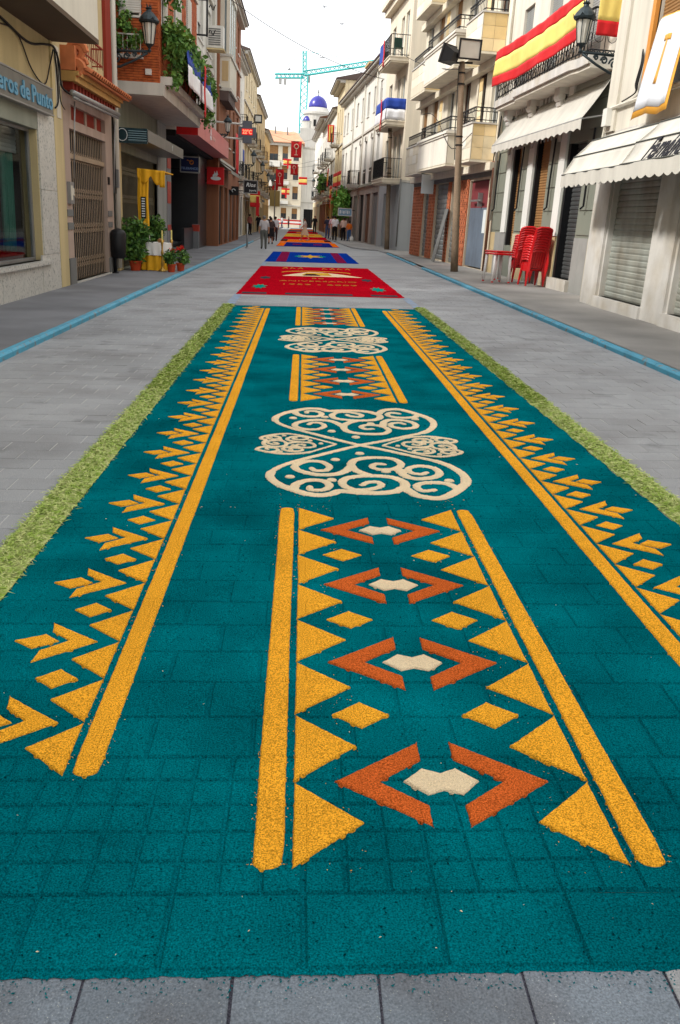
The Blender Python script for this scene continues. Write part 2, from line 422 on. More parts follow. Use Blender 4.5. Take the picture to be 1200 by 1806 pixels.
def piece(poly, cx=0, cy=0, z0=.004, z1=.017, inset=.007, step=.014, jit=.0012, seed=0):
    """ragged heap of sawdust with a soft shoulder: outline in metres round (cx, cy)"""
    pts = []; cor = []
    n = len(poly)
    for i in range(n):
        a = Vector(poly[i]); b = Vector(poly[(i + 1) % n]); k = max(1, int((b - a).length / step))
        for j in range(k): pts.append(a + (b - a) * (j / k)); cor.append(j == 0)
    m_ = len(pts); A = sum(pts[i].x * pts[(i + 1) % m_].y - pts[(i + 1) % m_].x * pts[i].y for i in range(m_))
    if A < 0: pts.reverse(); cor.reverse()
    rr = random.Random(seed)
    nor = []
    for i in range(m_):
        t = pts[(i + 1) % m_] - pts[i - 1]; t = t.normalized() if t.length else Vector((1, 0)); nor.append(Vector((t.y, -t.x)))
    outr = [pts[i] + nor[i] * (rr.uniform(-1, 1) * jit * (0 if cor[i] else 1)) for i in range(m_)]
    mid = [outr[i] - nor[i] * inset * .45 for i in range(m_)]
    inn = [outr[i] - nor[i] * inset for i in range(m_)]
    mb = MB()
    V = [(p.x + cx, p.y + cy, z0) for p in outr] + [(p.x + cx, p.y + cy, z0 + (z1 - z0) * .7) for p in mid] + [(p.x + cx, p.y + cy, z1) for p in inn]
    from mathutils.geometry import tessellate_polygon
    F = [tuple(2 * m_ + i for i in q) for q in tessellate_polygon([[Vector((p.x, p.y, 0)) for p in inn]])]
    F = [q if (Vector(V[q[1]]) - Vector(V[q[0]])).cross(Vector(V[q[2]]) - Vector(V[q[0]])).z >= 0 else q[::-1] for q in F]
    for k in range(2):
        for i in range(m_): F.append((k * m_ + i, k * m_ + (i + 1) % m_, (k + 1) * m_ + (i + 1) % m_, (k + 1) * m_ + i))
    mb.add(V, F); return mb
LIB = {}
def motif(name, key, poly, x, y, m, parent, nvar=4, mirror=1, **k):
    i = random.randrange(nvar)
    if (key, i) not in LIB:
        me = piece(poly, seed=hash(key) % 997 + i, **k).mesh(name); me.materials.append(m); LIB[key, i] = me
    o = link(bpy.data.objects.new(name, LIB[key, i])); setparent(o, parent); po = off(parent)
    o.location = (x - po.x, y - po.y, gz(x) - po.z + random.uniform(0, .0012)); o.scale = (mirror, 1, 1)
    o.rotation_euler = (0, -math.atan(SL), random.uniform(-.012, .012)); return o
def rstripe(x0, x1, y0, y1, k=14):
    """long band with a wavering edge and rounded ends"""
    n = int((y1 - y0) / .1); L_ = []; R_ = []
    s1, s2 = random.random() * 50, random.random() * 50
    for i in range(n + 1):
        y = y0 + (y1 - y0) * i / n
        e = 0
        L_.append((x0 + e + .0022 * mn.noise((y * 2.7, s1, 0)) + .005 * mn.noise((y * .35, s1, 4)), y)); R_.append((x1 - e + .0022 * mn.noise((y * 2.7, s2, 0)) + .005 * mn.noise((y * .35, s1, 4)), y))
    rw = (x1 - x0) / 2; cx = (x0 + x1) / 2
    cap = lambda yc, s: [(cx + s * rw * math.cos(a) * .96, yc + s * rw * .75 * math.sin(a)) for a in [math.pi * k / 8 for k in range(1, 8)]]
    return R_[1:-1] + cap(y1 - rw * .75, 1) + L_[1:-1][::-1] + cap(y0 + rw * .75, -1)
def put_piece(name, poly, m, parent, **k):
    mb = piece(poly, **k); mb.v = [flat(*p) for p in mb.v]; return mb.build(name, m, parent, recalc=False)

AX = .48
def panel(y0, y1):
    for x0, x1 in ((-.072, .014), (.946, 1.032)):
        put_piece('stripe', rstripe(x0, x1, y0, y1), m_yel, carpet, seed=int(y0 * 10 + x0 * 100))
    p = (y1 - y0) / 8
    for i in range(8):
        yc = y0 + p * (i + .5)
        T_ = [(0, -p / 2 + .002), (.2, 0), (0, p / 2 - .002)]
        motif('triangle', 'tri', T_, .036, yc, m_yel, carpet, inset=.006); motif('triangle', 'tri', T_, .924, yc, m_yel, carpet, mirror=-1, inset=.006)
    for j in range(4):
        yc = y0 + p * (2 * j + 1)
        CH = [(0, 0), (.275, .205), (.275, .108), (.14, 0), (.275, -.108), (.275, -.205)]
        motif('chevron', 'chev', CH, .155, yc, m_org, carpet); motif('chevron', 'chev', CH, .805, yc, m_org, carpet, mirror=-1)
        W = [(-.118, 0), (-.055, .064), (0, .04), (.05, .066), (.115, 0), (.055, -.066), (0, -.044), (-.05, -.066)]
        motif('bow_tie', 'bow', W, AX, yc, m_wht, carpet)
        if j < 3:
            D = [(-.1, 0), (0, .082), (.1, 0), (0, -.082)]
            motif('diamond', 'dia', D, .258, yc + p, m_yel, carpet); motif('diamond', 'dia', D, .702, yc + p, m_yel, carpet)
for a, b in ((1.77, 4.66), (7.7, 10.5), (13.5, 16.35)): panel(a, b)
for sgn in (1, -1):
    X = lambda x: x if sgn == 1 else 2 * AX - x
    a, b = sorted((X(-.632), X(-.545)))
    put_piece('border_stripe', rstripe(a, b, 2.16, 16.0), m_yel, carpet, seed=5 + sgn)
    p = .2825
    for i in range(49):
        yc = 2.16 + p * (i + .5)
        motif('triangle', 'btri', [(0, -p / 2 + .002), (.152, 0), (0, p / 2 - .002)], X(-.652), yc, m_yel, carpet, mirror=-sgn, inset=.006)
        if i % 2 == 0:
            yy = yc + p / 2
            motif('chevron', 'bchev', [(0, 0), (.215, .165), (.2, .085), (.115, .008), (.21, -.075), (.215, -.165)], X(-.735), yy, m_yel, carpet, mirror=-sgn, inset=.006)
            motif('arrow', 'barr', [(.15, .0), (.215, .058), (.325, .0), (.24, -.06)], X(-.735), yy, m_yel, carpet, mirror=-sgn, inset=.006)
            motif('diamond', 'bdia', [(-.078, 0), (0, .068), (.078, 0), (0, -.068)], X(-.82), yy + p, m_yel, carpet, inset=.006)

# scroll medallions: heart outlines and spirals traced as strokes, grown into one heap each
HEART = [
 [(0, .03), (-.29, -.252), (-.508, -.48), (-.615, -.663), (-.63, -.83), (-.565, -.985), (-.479, -1.088), (-.396, -1.168), (-.308, -1.192), (-.244, -1.161), (-.191, -1.104), (-.102, -1.126), (0, -1.134), (.077, -1.126), (.158, -1.089), (.217, -1.026), (.278, -1.167), (.385, -1.223), (.47, -1.171), (.595, -.974), (.644, -.836), (.639, -.646), (.547, -.421), (.377, -.268), (.169, -.093), (0, .03)],
 [(-.09, -.535), (-.131, -.647), (-.204, -.738), (-.327, -.754), (-.443, -.664), (-.472, -.545), (-.394, -.437), (-.294, -.442), (-.239, -.553), (-.27, -.654), (-.339, -.658), (-.36, -.6)],
 [(-.48, -1.075), (-.461, -.971), (-.395, -.887), (-.289, -.891), (-.252, -.992), (-.293, -1.08), (-.37, -1.083), (-.376, -1.019)],
 [(.217, -1.026), (.231, -.902), (.162, -.79), (0, -.766), (-.14, -.829), (-.166, -.966), (-.099, -1.071), (.006, -1.053), (.078, -.976), (.057, -.901), (-.01, -.914), (-.041, -.968)],
 [(.027, -.764), (-.055, -.658), (-.09, -.535), (-.061, -.386), (.061, -.314), (.207, -.333), (.259, -.464), (.211, -.579), (.109, -.614), (.05, -.552), (.078, -.474), (.135, -.481)],
 [(.219, -.568), (.25, -.739), (.323, -.815), (.437, -.776), (.494, -.678), (.47, -.555), (.376, -.509), (.296, -.574), (.299, -.673), (.364, -.709), (.404, -.668)],
 [(.561, -1.019), (.541, -.976), (.499, -.912), (.393, -.894), (.313, -.943), (.302, -1.031), (.341, -1.08), (.405, -1.048)]]
HDOTS = [(-.013, -.208), (-.194, -.383), (-.503, -.814), (-.235, -.87), (.136, -.657), (.529, -.851)]
def catmull(P, k=4, closed=False):
    P = [np.array(p, float) for p in P]; o = []
    for i in range(len(P) - 1):
        a, b, c, d = P[max(i - 1, 0)], P[i], P[i + 1], P[min(i + 2, len(P) - 1)]
        for j in range(k):
            t = j / k; o.append(.5 * (2 * b + (c - a) * t + (2 * a - 5 * b + 4 * c - d) * t * t + (3 * b - a - 3 * c + d) * t ** 3))
    o.append(P[-1]); return o
def heart_mesh(name, sc_, rot, fy, res, rw):
    """rot in quarter turns; raised relief from a distance field, cut along its own outline"""
    segs = []
    for si, st in enumerate(HEART):
        pts = catmull(st); n = len(pts)
        for i in range(n - 1):
            f = i / n
            r = rw * (1.0 if si == 0 else (1.08 - .4 * f)) * (1.12 if si == 0 and .2 < f < .8 else 1)
            if si == 0 and (f < .12 or f > .88): r *= .75
            segs.append((*(pts[i] * sc_), *(pts[i + 1] * sc_), r))
    sg = np.array(segs)
    if fy: sg[:, [1, 3]] *= -1
    for _ in range(rot): sg = np.column_stack((-sg[:, 1], sg[:, 0], -sg[:, 3], sg[:, 2], sg[:, 4]))
    x0, x1 = sg[:, [0, 2]].min() - .09, sg[:, [0, 2]].max() + .09; y0, y1 = sg[:, [1, 3]].min() - .09, sg[:, [1, 3]].max() + .09
    nx, ny = int((x1 - x0) / res), int((y1 - y0) / res)
    gx, gy = np.meshgrid(np.linspace(x0, x1, nx + 1), np.linspace(y0, y1, ny + 1), indexing='ij')
    D = np.full(gx.shape, 9.)
    for ax, ay, bx, by, r in sg:
        dx, dy = bx - ax, by - ay; L2 = dx * dx + dy * dy + 1e-12
        t = np.clip(((gx - ax) * dx + (gy - ay) * dy) / L2, 0, 1)
        D = np.minimum(D, np.hypot(gx - ax - t * dx, gy - ay - t * dy) - r)
    D += rng.normal(0, .0022, D.shape)
    verts = {}; V = []; F = []
    def vid(k, p, d):
        if k not in verts:
            verts[k] = len(V); V.append((p[0], p[1], .0115 + .007 * min(1, max(0, -d) / .012)))
        return verts[k]
    for i in range(nx):
        for j in range(ny):
            cs = [(i, j), (i + 1, j), (i + 1, j + 1), (i, j + 1)]; ds = [D[c] for c in cs]
            if min(ds) >= 0: continue
            poly = []
            for a in range(4):
                b = (a + 1) % 4; da, db = ds[a], ds[b]
                if da < 0: poly.append(vid(('n', *cs[a]), (gx[cs[a]], gy[cs[a]]), da))
                if (da < 0) != (db < 0):
                    t = da / (da - db); k = ('e',) + tuple(sorted((cs[a], cs[b])))
                    poly.append(vid(k, (gx[cs[a]] + (gx[cs[b]] - gx[cs[a]]) * t, gy[cs[a]] + (gy[cs[b]] - gy[cs[a]]) * t), 0))
            if len(poly) >= 3: F.append(tuple(poly))
    mb = MB(); mb.add(V, F)
    # skirt down to the field
    from collections import Counter
    ec = Counter(); dirs = {}
    for f in F:
        for a in range(len(f)):
            e = (f[a], f[(a + 1) % len(f)]); k = tuple(sorted(e)); ec[k] += 1; dirs[k] = e
    be = [dirs[k] for k in ec if ec[k] == 1]; nb = len(V); lo = {}
    V2 = []; F2 = []
    for a, b in be:
        for q in (a, b):
            if q not in lo: lo[q] = nb + len(V2); V2.append((V[q][0], V[q][1], .003))
        F2.append((b, a, lo[a], lo[b]))
    mb.v += [tuple(p) for p in V2]; mb.f += F2; mb.mi += [0] * len(F2)
    me = mb.mesh(name, recalc=False); me.materials.append(m_wht); return me
hm = [heart_mesh('scroll_heart', 1., 0, False, .011, .0305), heart_mesh('scroll_heart', 1.03, 0, True, .011, .029),
      heart_mesh('scroll_heart', .46, 3, False, .006, .0145), heart_mesh('scroll_heart', .46, 1, False, .006, .0145)]
dotp = [(math.cos(a) * .036, math.sin(a) * .036) for a in [k * math.pi / 5 for k in range(10)]]
for cy in (6.1, 11.95):
    md = [(0, -.0, 0), (0, .06, 1), (-.19, .05, 2), (.19, .03, 3)]
    for dx, dy, i in md:
        o = link(bpy.data.objects.new('scroll_heart', hm[i])); setparent(o, carpet); po = off(carpet); x = AX + dx
        o.location = (x - po.x, cy + dy - po.y, gz(x) - po.z + .0004 * i); o.rotation_euler = (0, -math.atan(SL), 0)
    for dx, dy in HDOTS:
        motif('dot', 'dot', dotp, AX + dx, cy + dy, m_wht, carpet); motif('dot', 'dot', dotp, AX + dx, cy + .06 - dy * 1.03, m_wht, carpet)
        ddx, ddy = dx * .46, dy * .46
        motif('dot', 'sdot', [(p[0] * .55, p[1] * .55) for p in dotp], AX - .19 + ddy, cy + .05 - ddx, m_wht, carpet, inset=.004, jit=.002, step=.02)
        motif('dot', 'sdot', [(p[0] * .55, p[1] * .55) for p in dotp], AX + .19 - ddy, cy + .03 + ddx, m_wht, carpet, inset=.004, jit=.002, step=.02)

# cut reeds and grass along both sides ---------------------------------
m_grass = mat('cut_grass', C(138, 164, 66), .8, var=.28, vsc=50, rgb2=C(188, 194, 128), mixsc=26, mixlo=.42, mixhi=.6, fine=.2, fsc=200)
def grass(x0, x1, y0, y1, label, seed):
    r = np.random.default_rng(seed); mb = MB(); V = []; F = []
    y = y0
    while y < y1:
        d = max(2., math.hypot(y, x0)); dens = 9500 / max(1, (d / 4) ** 1.1); ln = min(.13, .062 * max(1, d / 7)); wd = .0024 * max(1, d / 4)
        step = .1; k = int(dens * (x1 - x0) * step)
        for _ in range(k):
            px = x0 + (x1 - x0) * r.beta(1.15, 1.15) + r.normal(0, .012); py = y + r.random() * step; a = r.random() * 2 * math.pi
            hz = .006 + .032 * r.random() * (1 - abs((px - (x0 + x1) / 2) / (x1 - x0)) ** 2); L_ = ln * r.uniform(.5, 1.2); ti = r.normal(.0, .22)
            dx, dy = math.cos(a) * L_ / 2, math.sin(a) * L_ / 2; nx_, ny_ = -math.sin(a) * wd, math.cos(a) * wd; dz = math.sin(ti) * L_ / 2
            z = gz(px) + hz; n = len(V)
            V += [(px - dx, py - dy, max(gz(px) + .003, z - dz)), (px + nx_, py + ny_, z + .006), (px + dx, py + dy, max(gz(px) + .003, z + dz)), (px - nx_, py - ny_, z + .004)]
            F += [(n, n + 1, n + 2, n + 3)]
        y += step
    mb.add(V, F)
    # mat of clippings underneath
    nn = int((y1 - y0) / .25)
    e0 = [x0 + .012 * mn.noise((i * .7, seed, 0)) for i in range(nn + 1)]; e1 = [x1 + .012 * mn.noise((i * .7, seed, 5)) for i in range(nn + 1)]
    P = [flat(e0[i], y0 + (y1 - y0) * i / nn, .002) for i in range(nn + 1)] + [flat((e0[i] + e1[i]) / 2, y0 + (y1 - y0) * i / nn, .016) for i in range(nn + 1)] + [flat(e1[i], y0 + (y1 - y0) * i / nn, .013) for i in range(nn + 1)]
    q = nn + 1
    mb.add(P, [(i, i + 1, q + i + 1, q + i) for i in range(nn)] + [(q + i, q + i + 1, 2 * q + i + 1, 2 * q + i) for i in range(nn)])
    return tag(mb.build('grass_border', m_grass, recalc=False), label, 'grass', kind='stuff')
grass(-1.445, -1.235, 1.5, 16.45, 'strip of cut green grass along the left edge of the teal carpet', 3)
grass(2.2, 2.385, 1.5, 16.6, 'strip of cut green grass along the right edge of the teal carpet', 4)

# loose grains strewn over the edges of the heaps
def grains(name, m, n, gen, size=.0032):
    r = np.random.default_rng(len(name) + n); mb = MB(); V = []; F = []
    for _ in range(n):
        x, y, z = gen(r); a = r.random() * 6.28; s = size * r.uniform(.6, 1.7) * max(1, y / 2.6); k = len(V); c, s2 = math.cos(a) * s, math.sin(a) * s
        V += [flat(x - c, y - s2, z), flat(x + s2 * .45, y - c * .45, z + .0015), flat(x + c, y + s2, z + .001), flat(x - s2 * .45, y + c * .45, z + .0005)]; F.append((k, k + 1, k + 2, k + 3))
    mb.add(V, F); o = mb.build(name, m, carpet, recalc=False); o['kind'] = 'stuff'; return o
def near_edge(r):
    k = r.random(); y = 1.75 + 3.2 * r.random() ** 1.3
    if k < .45: x = r.choice((-.072, .014, .946, 1.032, .036, .924)) + r.normal(0, .006); y = max(y, 1.79)
    elif k < .8: x = (.036 + .2 * r.random()) if r.random() < .5 else (.724 + .2 * r.random())
    else: x = r.choice((-.632, -.545, -.65)) + r.normal(0, .008); y = max(y, 2.2 + .5 * r.random())
    return x, y, .0125
grains('loose_yellow_grains', m_yel, 900, near_edge, .0024)
grains('loose_pale_grains', m_wht, 90, lambda r: (CX0 + (CX1 - CX0) * r.random(), 1.5 + 6 * r.random() ** 1.5, .0125), .0026)
m_teal2 = dust('sawdust_teal_light', C(30, 140, 146)); grains('loose_teal_grains', m_teal2, 2600, lambda r: (CX0 + (CX1 - CX0) * r.random(), 1.5 + 6 * r.random() ** 1.6, .0125), .0034)
m_teal3 = dust('sawdust_teal_dark', C(0, 52, 62)); grains('loose_dark_grains', m_teal3, 2600, lambda r: (CX0 + (CX1 - CX0) * r.random(), 1.5 + 6 * r.random() ** 1.6, .0125), .0034)
mb = MB(); mb.add([flat(CX0, 1.235, -.0024), flat(CX1, 1.235, -.0024), flat(CX1, 1.47, -.0024), flat(CX0, 1.47, -.0024)], [(0, 1, 2, 3)]); mb.build('dust_in_joints', m_dteal, carpet, recalc=False)
grains('spilled_teal_grains', m_teal, 900, lambda r: (CX0 + (CX1 - CX0) * r.random(), 1.462 - abs(r.normal(0, .03)), .0012), .003)
# pale blue chalk guide lines between the carpets
m_chalk = mat('blue_chalk', C(128, 150, 178), .95, var=.15, vsc=3, rgb2=C(140, 143, 150), mixsc=8)
for i, (x0, x1, ya, yb, lab) in enumerate(((-1.43, -1.26, 16.5, 19.0, 'pale blue chalk line on the left between teal and red carpets'), (2.2, 2.36, 16.65, 19.0, 'pale blue chalk line on the right between teal and red carpets'),
                                (-1.45, -1.28, 30.4, 33.6, 'pale blue chalk line on the left between red and blue carpets'))):
    mb = MB(); mb.add([flat(x0, ya, .004), flat(x1, ya, .004), flat(x1, yb, .004), flat(x0, yb, .004)], [(0, 1, 2, 3)])
    tag(mb.build('chalk_line', m_chalk, recalc=False), lab, 'chalk line')

def slab_piece(name, poly, m, parent, z1=.012, **k): return put_piece(name, poly, m, parent, z0=.002, z1=z1, step=.2, jit=.012, inset=.012, **k)
def rect(x0, x1, y0, y1): return [(x0, y0), (x1, y0), (x1, y1), (x0, y1)]
rc = thing('sawdust_carpet', 'red sawdust carpet with yellow anniversary lettering and a cream emblem', 'sawdust carpet', (.45, 19, gz(.45)))
slab_piece('field', rect(-1.4, 2.27, 19.0, 30.3), m_red, rc)
def floor_text(txt, size, y, sx, sy, m, parent, x=.45):
    mb = text_mb(txt, size, lambda a, b, d: flat(x + a * sx, y + b * sy, .012 + d), ext=.008, bold=-.004)
    return mb.build('lettering', m, parent, recalc=False)
m_lgold = dust('sawdust_dull_gold', C(200, 140, 62))
floor_text('1959 - 2009', .38, 22.0, 1.0, 1.0, m_lgold, rc)
floor_text('ANIVERSARIO', .32, 23.2, 1.0, 1.3, m_lgold, rc)
floor_text('50', .36, 24.35, 1., 1.3, m_lgold, rc)
for x, k in ((-.55, 1), (-.3, -1), (-.05, 1), (.75, -1), (1.0, 1), (1.25, -1), (1.5, 1)):   # worn, unreadable top line
    put_piece('worn_mark', [(x - .09, 29.05), (x - .05, 29.05), (x + .02 * k, 29.45), (x + .06, 29.05), (x + .1, 29.05), (x + .04 * k + .01, 29.75), (x + .02 * k - .02, 29.75)], m_lgold, rc, z0=.011, z1=.018, step=.3, jit=.0, inset=.006)
slab_piece('emblem', [(-.55, 25.4), (1.75, 25.3), (1.15, 26.5), (.6, 27.3), (.2, 27.35), (-.15, 26.5)], m_wht, rc, z1=.018)
slab_piece('emblem_crest', [(.0, 25.7), (.9, 25.7), (.8, 26.9), (.15, 26.9)], m_gold, rc, z1=.024)
slab_piece('emblem_band', [(.05, 25.55), (.55, 25.6), (.4, 26.3), (.12, 26.2)], m_drk, rc, z1=.03)
put_piece('emblem_ring', [(.45 + (1.0 + (.06 if k >= 20 else 0)) * math.cos(a) * (1), 27.0 + (.75 + (.15 if k >= 20 else 0)) * math.sin(a)) for k, a in [(k, math.pi * ((k if k < 20 else 39 - k) / 19)) for k in range(40)]], m_gold, rc, z0=.01, z1=.02)
for x, y in ((-1.0, 21.2), (1.85, 21.0)):
    slab_piece('flower', [(x + (.2 if k % 2 else .11) * math.cos(k * math.pi / 8), y + (.75 if k % 2 else .42) * math.sin(k * math.pi / 8)) for k in range(16)], m_turq, rc, z1=.018)
for x, y in ((-1.0, 24.4), (1.8, 24.2)):
    slab_piece('flower', [(x + (.17 if k % 2 else .12) * math.cos(k * math.pi / 6), y + (.6 if k % 2 else .35) * math.sin(k * math.pi / 6)) for k in range(12)], m_dteal, rc, z1=.018)
for x0, x1 in ((-1.3, -.75), (-.35, 1.15), (1.55, 2.15)): slab_piece('dark_band', rect(x0, x1, 19.12, 19.5), m_dteal, rc, z1=.017)

bc = thing('sawdust_carpet', 'royal blue sawdust carpet with crimson side bands and a gold motif', 'sawdust carpet', (.4, 33.6, gz(.4)))
slab_piece('field', rect(-1.42, 2.16, 33.6, 43.5), m_blue, bc)
slab_piece('band', rect(-1.0, -.6, 33.62, 43.48), m_crim, bc, z1=.017); slab_piece('band', rect(1.35, 1.72, 33.62, 43.48), m_crim, bc, z1=.017)
slab_piece('motif', [(.35 + (.62 if k % 2 else .25) * math.cos(k * math.pi / 6), 38.7 + (1.9 if k % 2 else .8) * math.sin(k * math.pi / 6)) for k in range(12)], m_gold, bc, z1=.018)
slab_piece('side_motif', [(-.35, 38.7), (-.1, 39.6), (.0, 38.7), (-.1, 37.8)], m_turq, bc, z1=.02); slab_piece('side_motif', [(.7, 38.7), (.8, 39.6), (1.05, 38.7), (.8, 37.8)], m_turq, bc, z1=.02)
def far_carpet(y0, y1, m, label, extra=()):
    t = thing('sawdust_carpet', label, 'sawdust carpet', (.2, y0, gz(.2))); x0 = -1.55 - .006 * (y0 - 52); x1 = 2.15 - .012 * (y0 - 52)
    slab_piece('field', rect(x0, x1, y0, y1), m, t)
    for nm, a, b, c, d, mm in extra: slab_piece(nm, rect(x0 + (x1 - x0) * a, x0 + (x1 - x0) * b, y0 + (y1 - y0) * c, y0 + (y1 - y0) * d), mm, t, z1=.02)
far_carpet(52, 60.5, m_navy, 'navy sawdust carpet with orange ends beyond the royal blue one', [('end_band', 0, .12, .05, .95, m_orng), ('end_band', .9, 1, .05, .95, m_orng), ('motif', .25, .4, .4, .6, m_crim), ('motif', .6, .75, .4, .6, m_crim)])
far_carpet(61.5, 68.5, m_orng, 'bright orange sawdust carpet with dark corner where the woman crosses', [('corner', 0, .13, .3, .95, m_drk), ('corner', .87, 1, .3, .95, m_drk)])
far_carpet(69.5, 79, m_red, 'plain red sawdust carpet beyond the orange one')
far_carpet(80, 94, m_gold, 'gold sawdust carpet between two red ones', [('motif', .2, .8, .4, .6, m_orng)])
far_carpet(95.5, 110, m_red, 'red sawdust carpet just beyond the gold one', [('motif', .3, .7, .4, .6, m_gold)])
far_carpet(112, 138, m_dteal, 'farthest sawdust carpet, muted grey with orange strip', [('strip', .0, 1, .35, .6, m_orng)])
# ------------------------------------------------------------------ building helpers
def plaster(name, rgb, **k):
    d = dict(rough=.92, var=.08, vsc=.8, fine=.04, fsc=90, streak=.13, bump=.18, bsc=60, bd=.006); d.update(k); return mat(name, rgb, **d)
m_glass = mat('window_glass', C(46, 54, 58), .12, var=.2, vsc=.6, spec=.6)
m_glass2 = mat('window_glass_pale', C(120, 132, 135), .15, var=.15, vsc=.8, spec=.6)
m_alu = mat('aluminium', C(150, 150, 148), .45, .6, var=.08, vsc=3)
m_wframe = mat('white_joinery', C(214, 212, 204), .5, var=.06, vsc=3, streak=.06)
m_bframe = mat('brown_joinery', C(92, 58, 38), .6, var=.15, vsc=4)
m_iron = mat('wrought_iron', C(30, 31, 34), .5, .5, var=.15, vsc=6)
m_blind_w = mat('blind_white', C(205, 203, 196), .6, var=.05, streak=.1)
m_blind_b = mat('blind_brown', C(150, 112, 70), .6, var=.1, streak=.12)
m_blind_g = mat('blind_grey', C(150, 152, 150), .6, var=.08, streak=.1)
m_shut = mat('galvanised_shutter', C(132, 136, 136), .5, .35, var=.14, vsc=1.2, streak=.22, fine=.05, rgb2=C(112, 110, 104), mixsc=1.6)
m_shut2 = mat('dark_shutter', C(84, 86, 86), .5, .3, var=.14, vsc=1.2, streak=.2)
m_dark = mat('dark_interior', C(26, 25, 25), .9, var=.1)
m_roof = mat('clay_roof', C(196, 140, 104), .9, var=.18, vsc=1.2, fine=.15, fsc=6, streak=.05, bump=.4, bsc=9, bd=.05)
m_cable = mat('black_cable', C(28, 27, 27), .7, var=.1)
m_pipe = mat('painted_pipe', C(205, 200, 186), .6, var=.1, streak=.2)

def wall(mb, u0, u1, z0, z1, ops=(), v=0., dep=.22):
    us = sorted({u0, u1} | {min(max(q, u0), u1) for o in ops for q in o[:2]}); zs = sorted({z0, z1} | {min(max(q, z0), z1) for o in ops for q in o[2:4]})
    for a, b in zip(us, us[1:]):
        for c, d in zip(zs, zs[1:]):
            m_, n_ = (a + b) / 2, (c + d) / 2
            if any(o[0] < m_ < o[1] and o[2] < n_ < o[3] for o in ops): continue
            mb.quad((a, v, c), (b, v, c), (b, v, d), (a, v, d))
    for o in ops:
        a, b, c, d = max(o[0], u0), min(o[1], u1), max(o[2], z0), min(o[3], z1); e = v - dep
        mb.quad((a, v, c), (b, v, c), (b, e, c), (a, e, c)); mb.quad((a, v, d), (b, v, d), (b, e, d), (a, e, d))
        mb.quad((a, v, c), (a, v, d), (a, e, d), (a, e, c)); mb.quad((b, v, c), (b, v, d), (b, e, d), (b, e, c))
    for u in (u0, u1): mb.quad((u, v, z0), (u, v, z1), (u, v - dep - .05, z1), (u, v - dep - .05, z0))
    mb.quad((u0, v, z1), (u1, v, z1), (u1, v - dep - .05, z1), (u0, v - dep - .05, z1))
def body(T, F, u0, u1, h, m, vb=-9., z0=-.5, vf=-.24):
    return MB(F).box(u0, u1, vb, vf, z0, h).build('body', m, T)
def slats(mb, u0, u1, z0, z1, v, p=.05, d=.012):
    n = max(1, int(round((z1 - z0) / p))); p = (z1 - z0) / n
    for i in range(n):
        a = z0 + i * p
        mb.add([(u0, v, a), (u1, v, a), (u1, v + d, a + p * .35), (u0, v + d, a + p * .35), (u1, v + d, a + p * .85), (u0, v + d, a + p * .85), (u1, v, a + p), (u0, v, a + p)],
               [(0, 1, 2, 3), (3, 2, 4, 5), (5, 4, 6, 7)])
def window(T, F, u0, u1, z0, z1, v=0., fr=None, blind=0., bm_=None, glass=None, split=2, dep=.16, sill=True, name='window'):
    fr = fr or m_wframe; e = v - dep; t = .05
    mb = MB(F); mb.box(u0, u1, e, e + .06, z0, z0 + t).box(u0, u1, e, e + .06, z1 - t, z1).box(u0, u0 + t, e, e + .06, z0 + t, z1 - t).box(u1 - t, u1, e, e + .06, z0 + t, z1 - t)
    for k in range(1, split):
        c = u0 + (u1 - u0) * k / split; mb.box(c - t / 2, c + t / 2, e, e + .062, z0 + t, z1 - t)
    w_ = mb.build(name, fr, T)
    MB(F).box(u0 + t, u1 - t, e + .02, e + .03, z0 + t, z1 - t).build('pane', glass or m_glass, w_)
    if blind > 0:
        b = MB(F); slats(b, u0 + .01, u1 - .01, z1 - (z1 - z0) * blind, z1 - .01, e + .075, .055, .012); b.build('blind', bm_ or m_blind_w, w_, recalc=False)
    if sill: MB(F).box(u0 - .05, u1 + .05, v - .14, v + .06, z0 - .06, z0 - .002).build('sill', fr if False else (bm_ if False else m_wframe), w_)
    return w_
def rail_run(mb, p, q, z0, z1, step=.13, bar=.014, belly=0., scroll=False):
    p = Vector(p); q = Vector(q); L = (q - p).length; d = (q - p) / L; n = max(2, int(L / step))
    def rb(a, b, za, zb, r):
        o = Vector((-d.y, d.x)) * r
        mb.add([(*(a + o), za), (*(b + o), za), (*(b - o), za), (*(a - o), za), (*(a + o), zb), (*(b + o), zb), (*(b - o), zb), (*(a - o), zb)],
               [(0, 3, 2, 1), (4, 5, 6, 7), (0, 1, 5, 4), (1, 2, 6, 5), (2, 3, 7, 6), (3, 0, 4, 7)])
    rb(p, q, z1 - .03, z1, .022); rb(p, q, z0 + .06, z0 + .085, .012)
    if scroll: rb(p, q, z0 + (z1 - z0) * .7, z0 + (z1 - z0) * .7 + .02, .01)
    for i in range(n + 1):
        c = p + d * (L * i / n); mb.box(c.x - bar / 2, c.x + bar / 2, c.y - bar / 2, c.y + bar / 2, z0, z1 - .03)
        if scroll and i < n:
            c2 = p + d * (L * (i + .5) / n); zz = z0 + (z1 - z0) * (.85 if scroll == 'top' else .38); r_ = L / n * .36
            mb.tube([(c2.x + d.x * r_ * math.cos(a), c2.y + d.y * r_ * math.cos(a), zz + r_ * 1.1 * math.sin(a)) for a in [k * math.pi / 4 for k in range(8)]], .008, 3, closed=True)
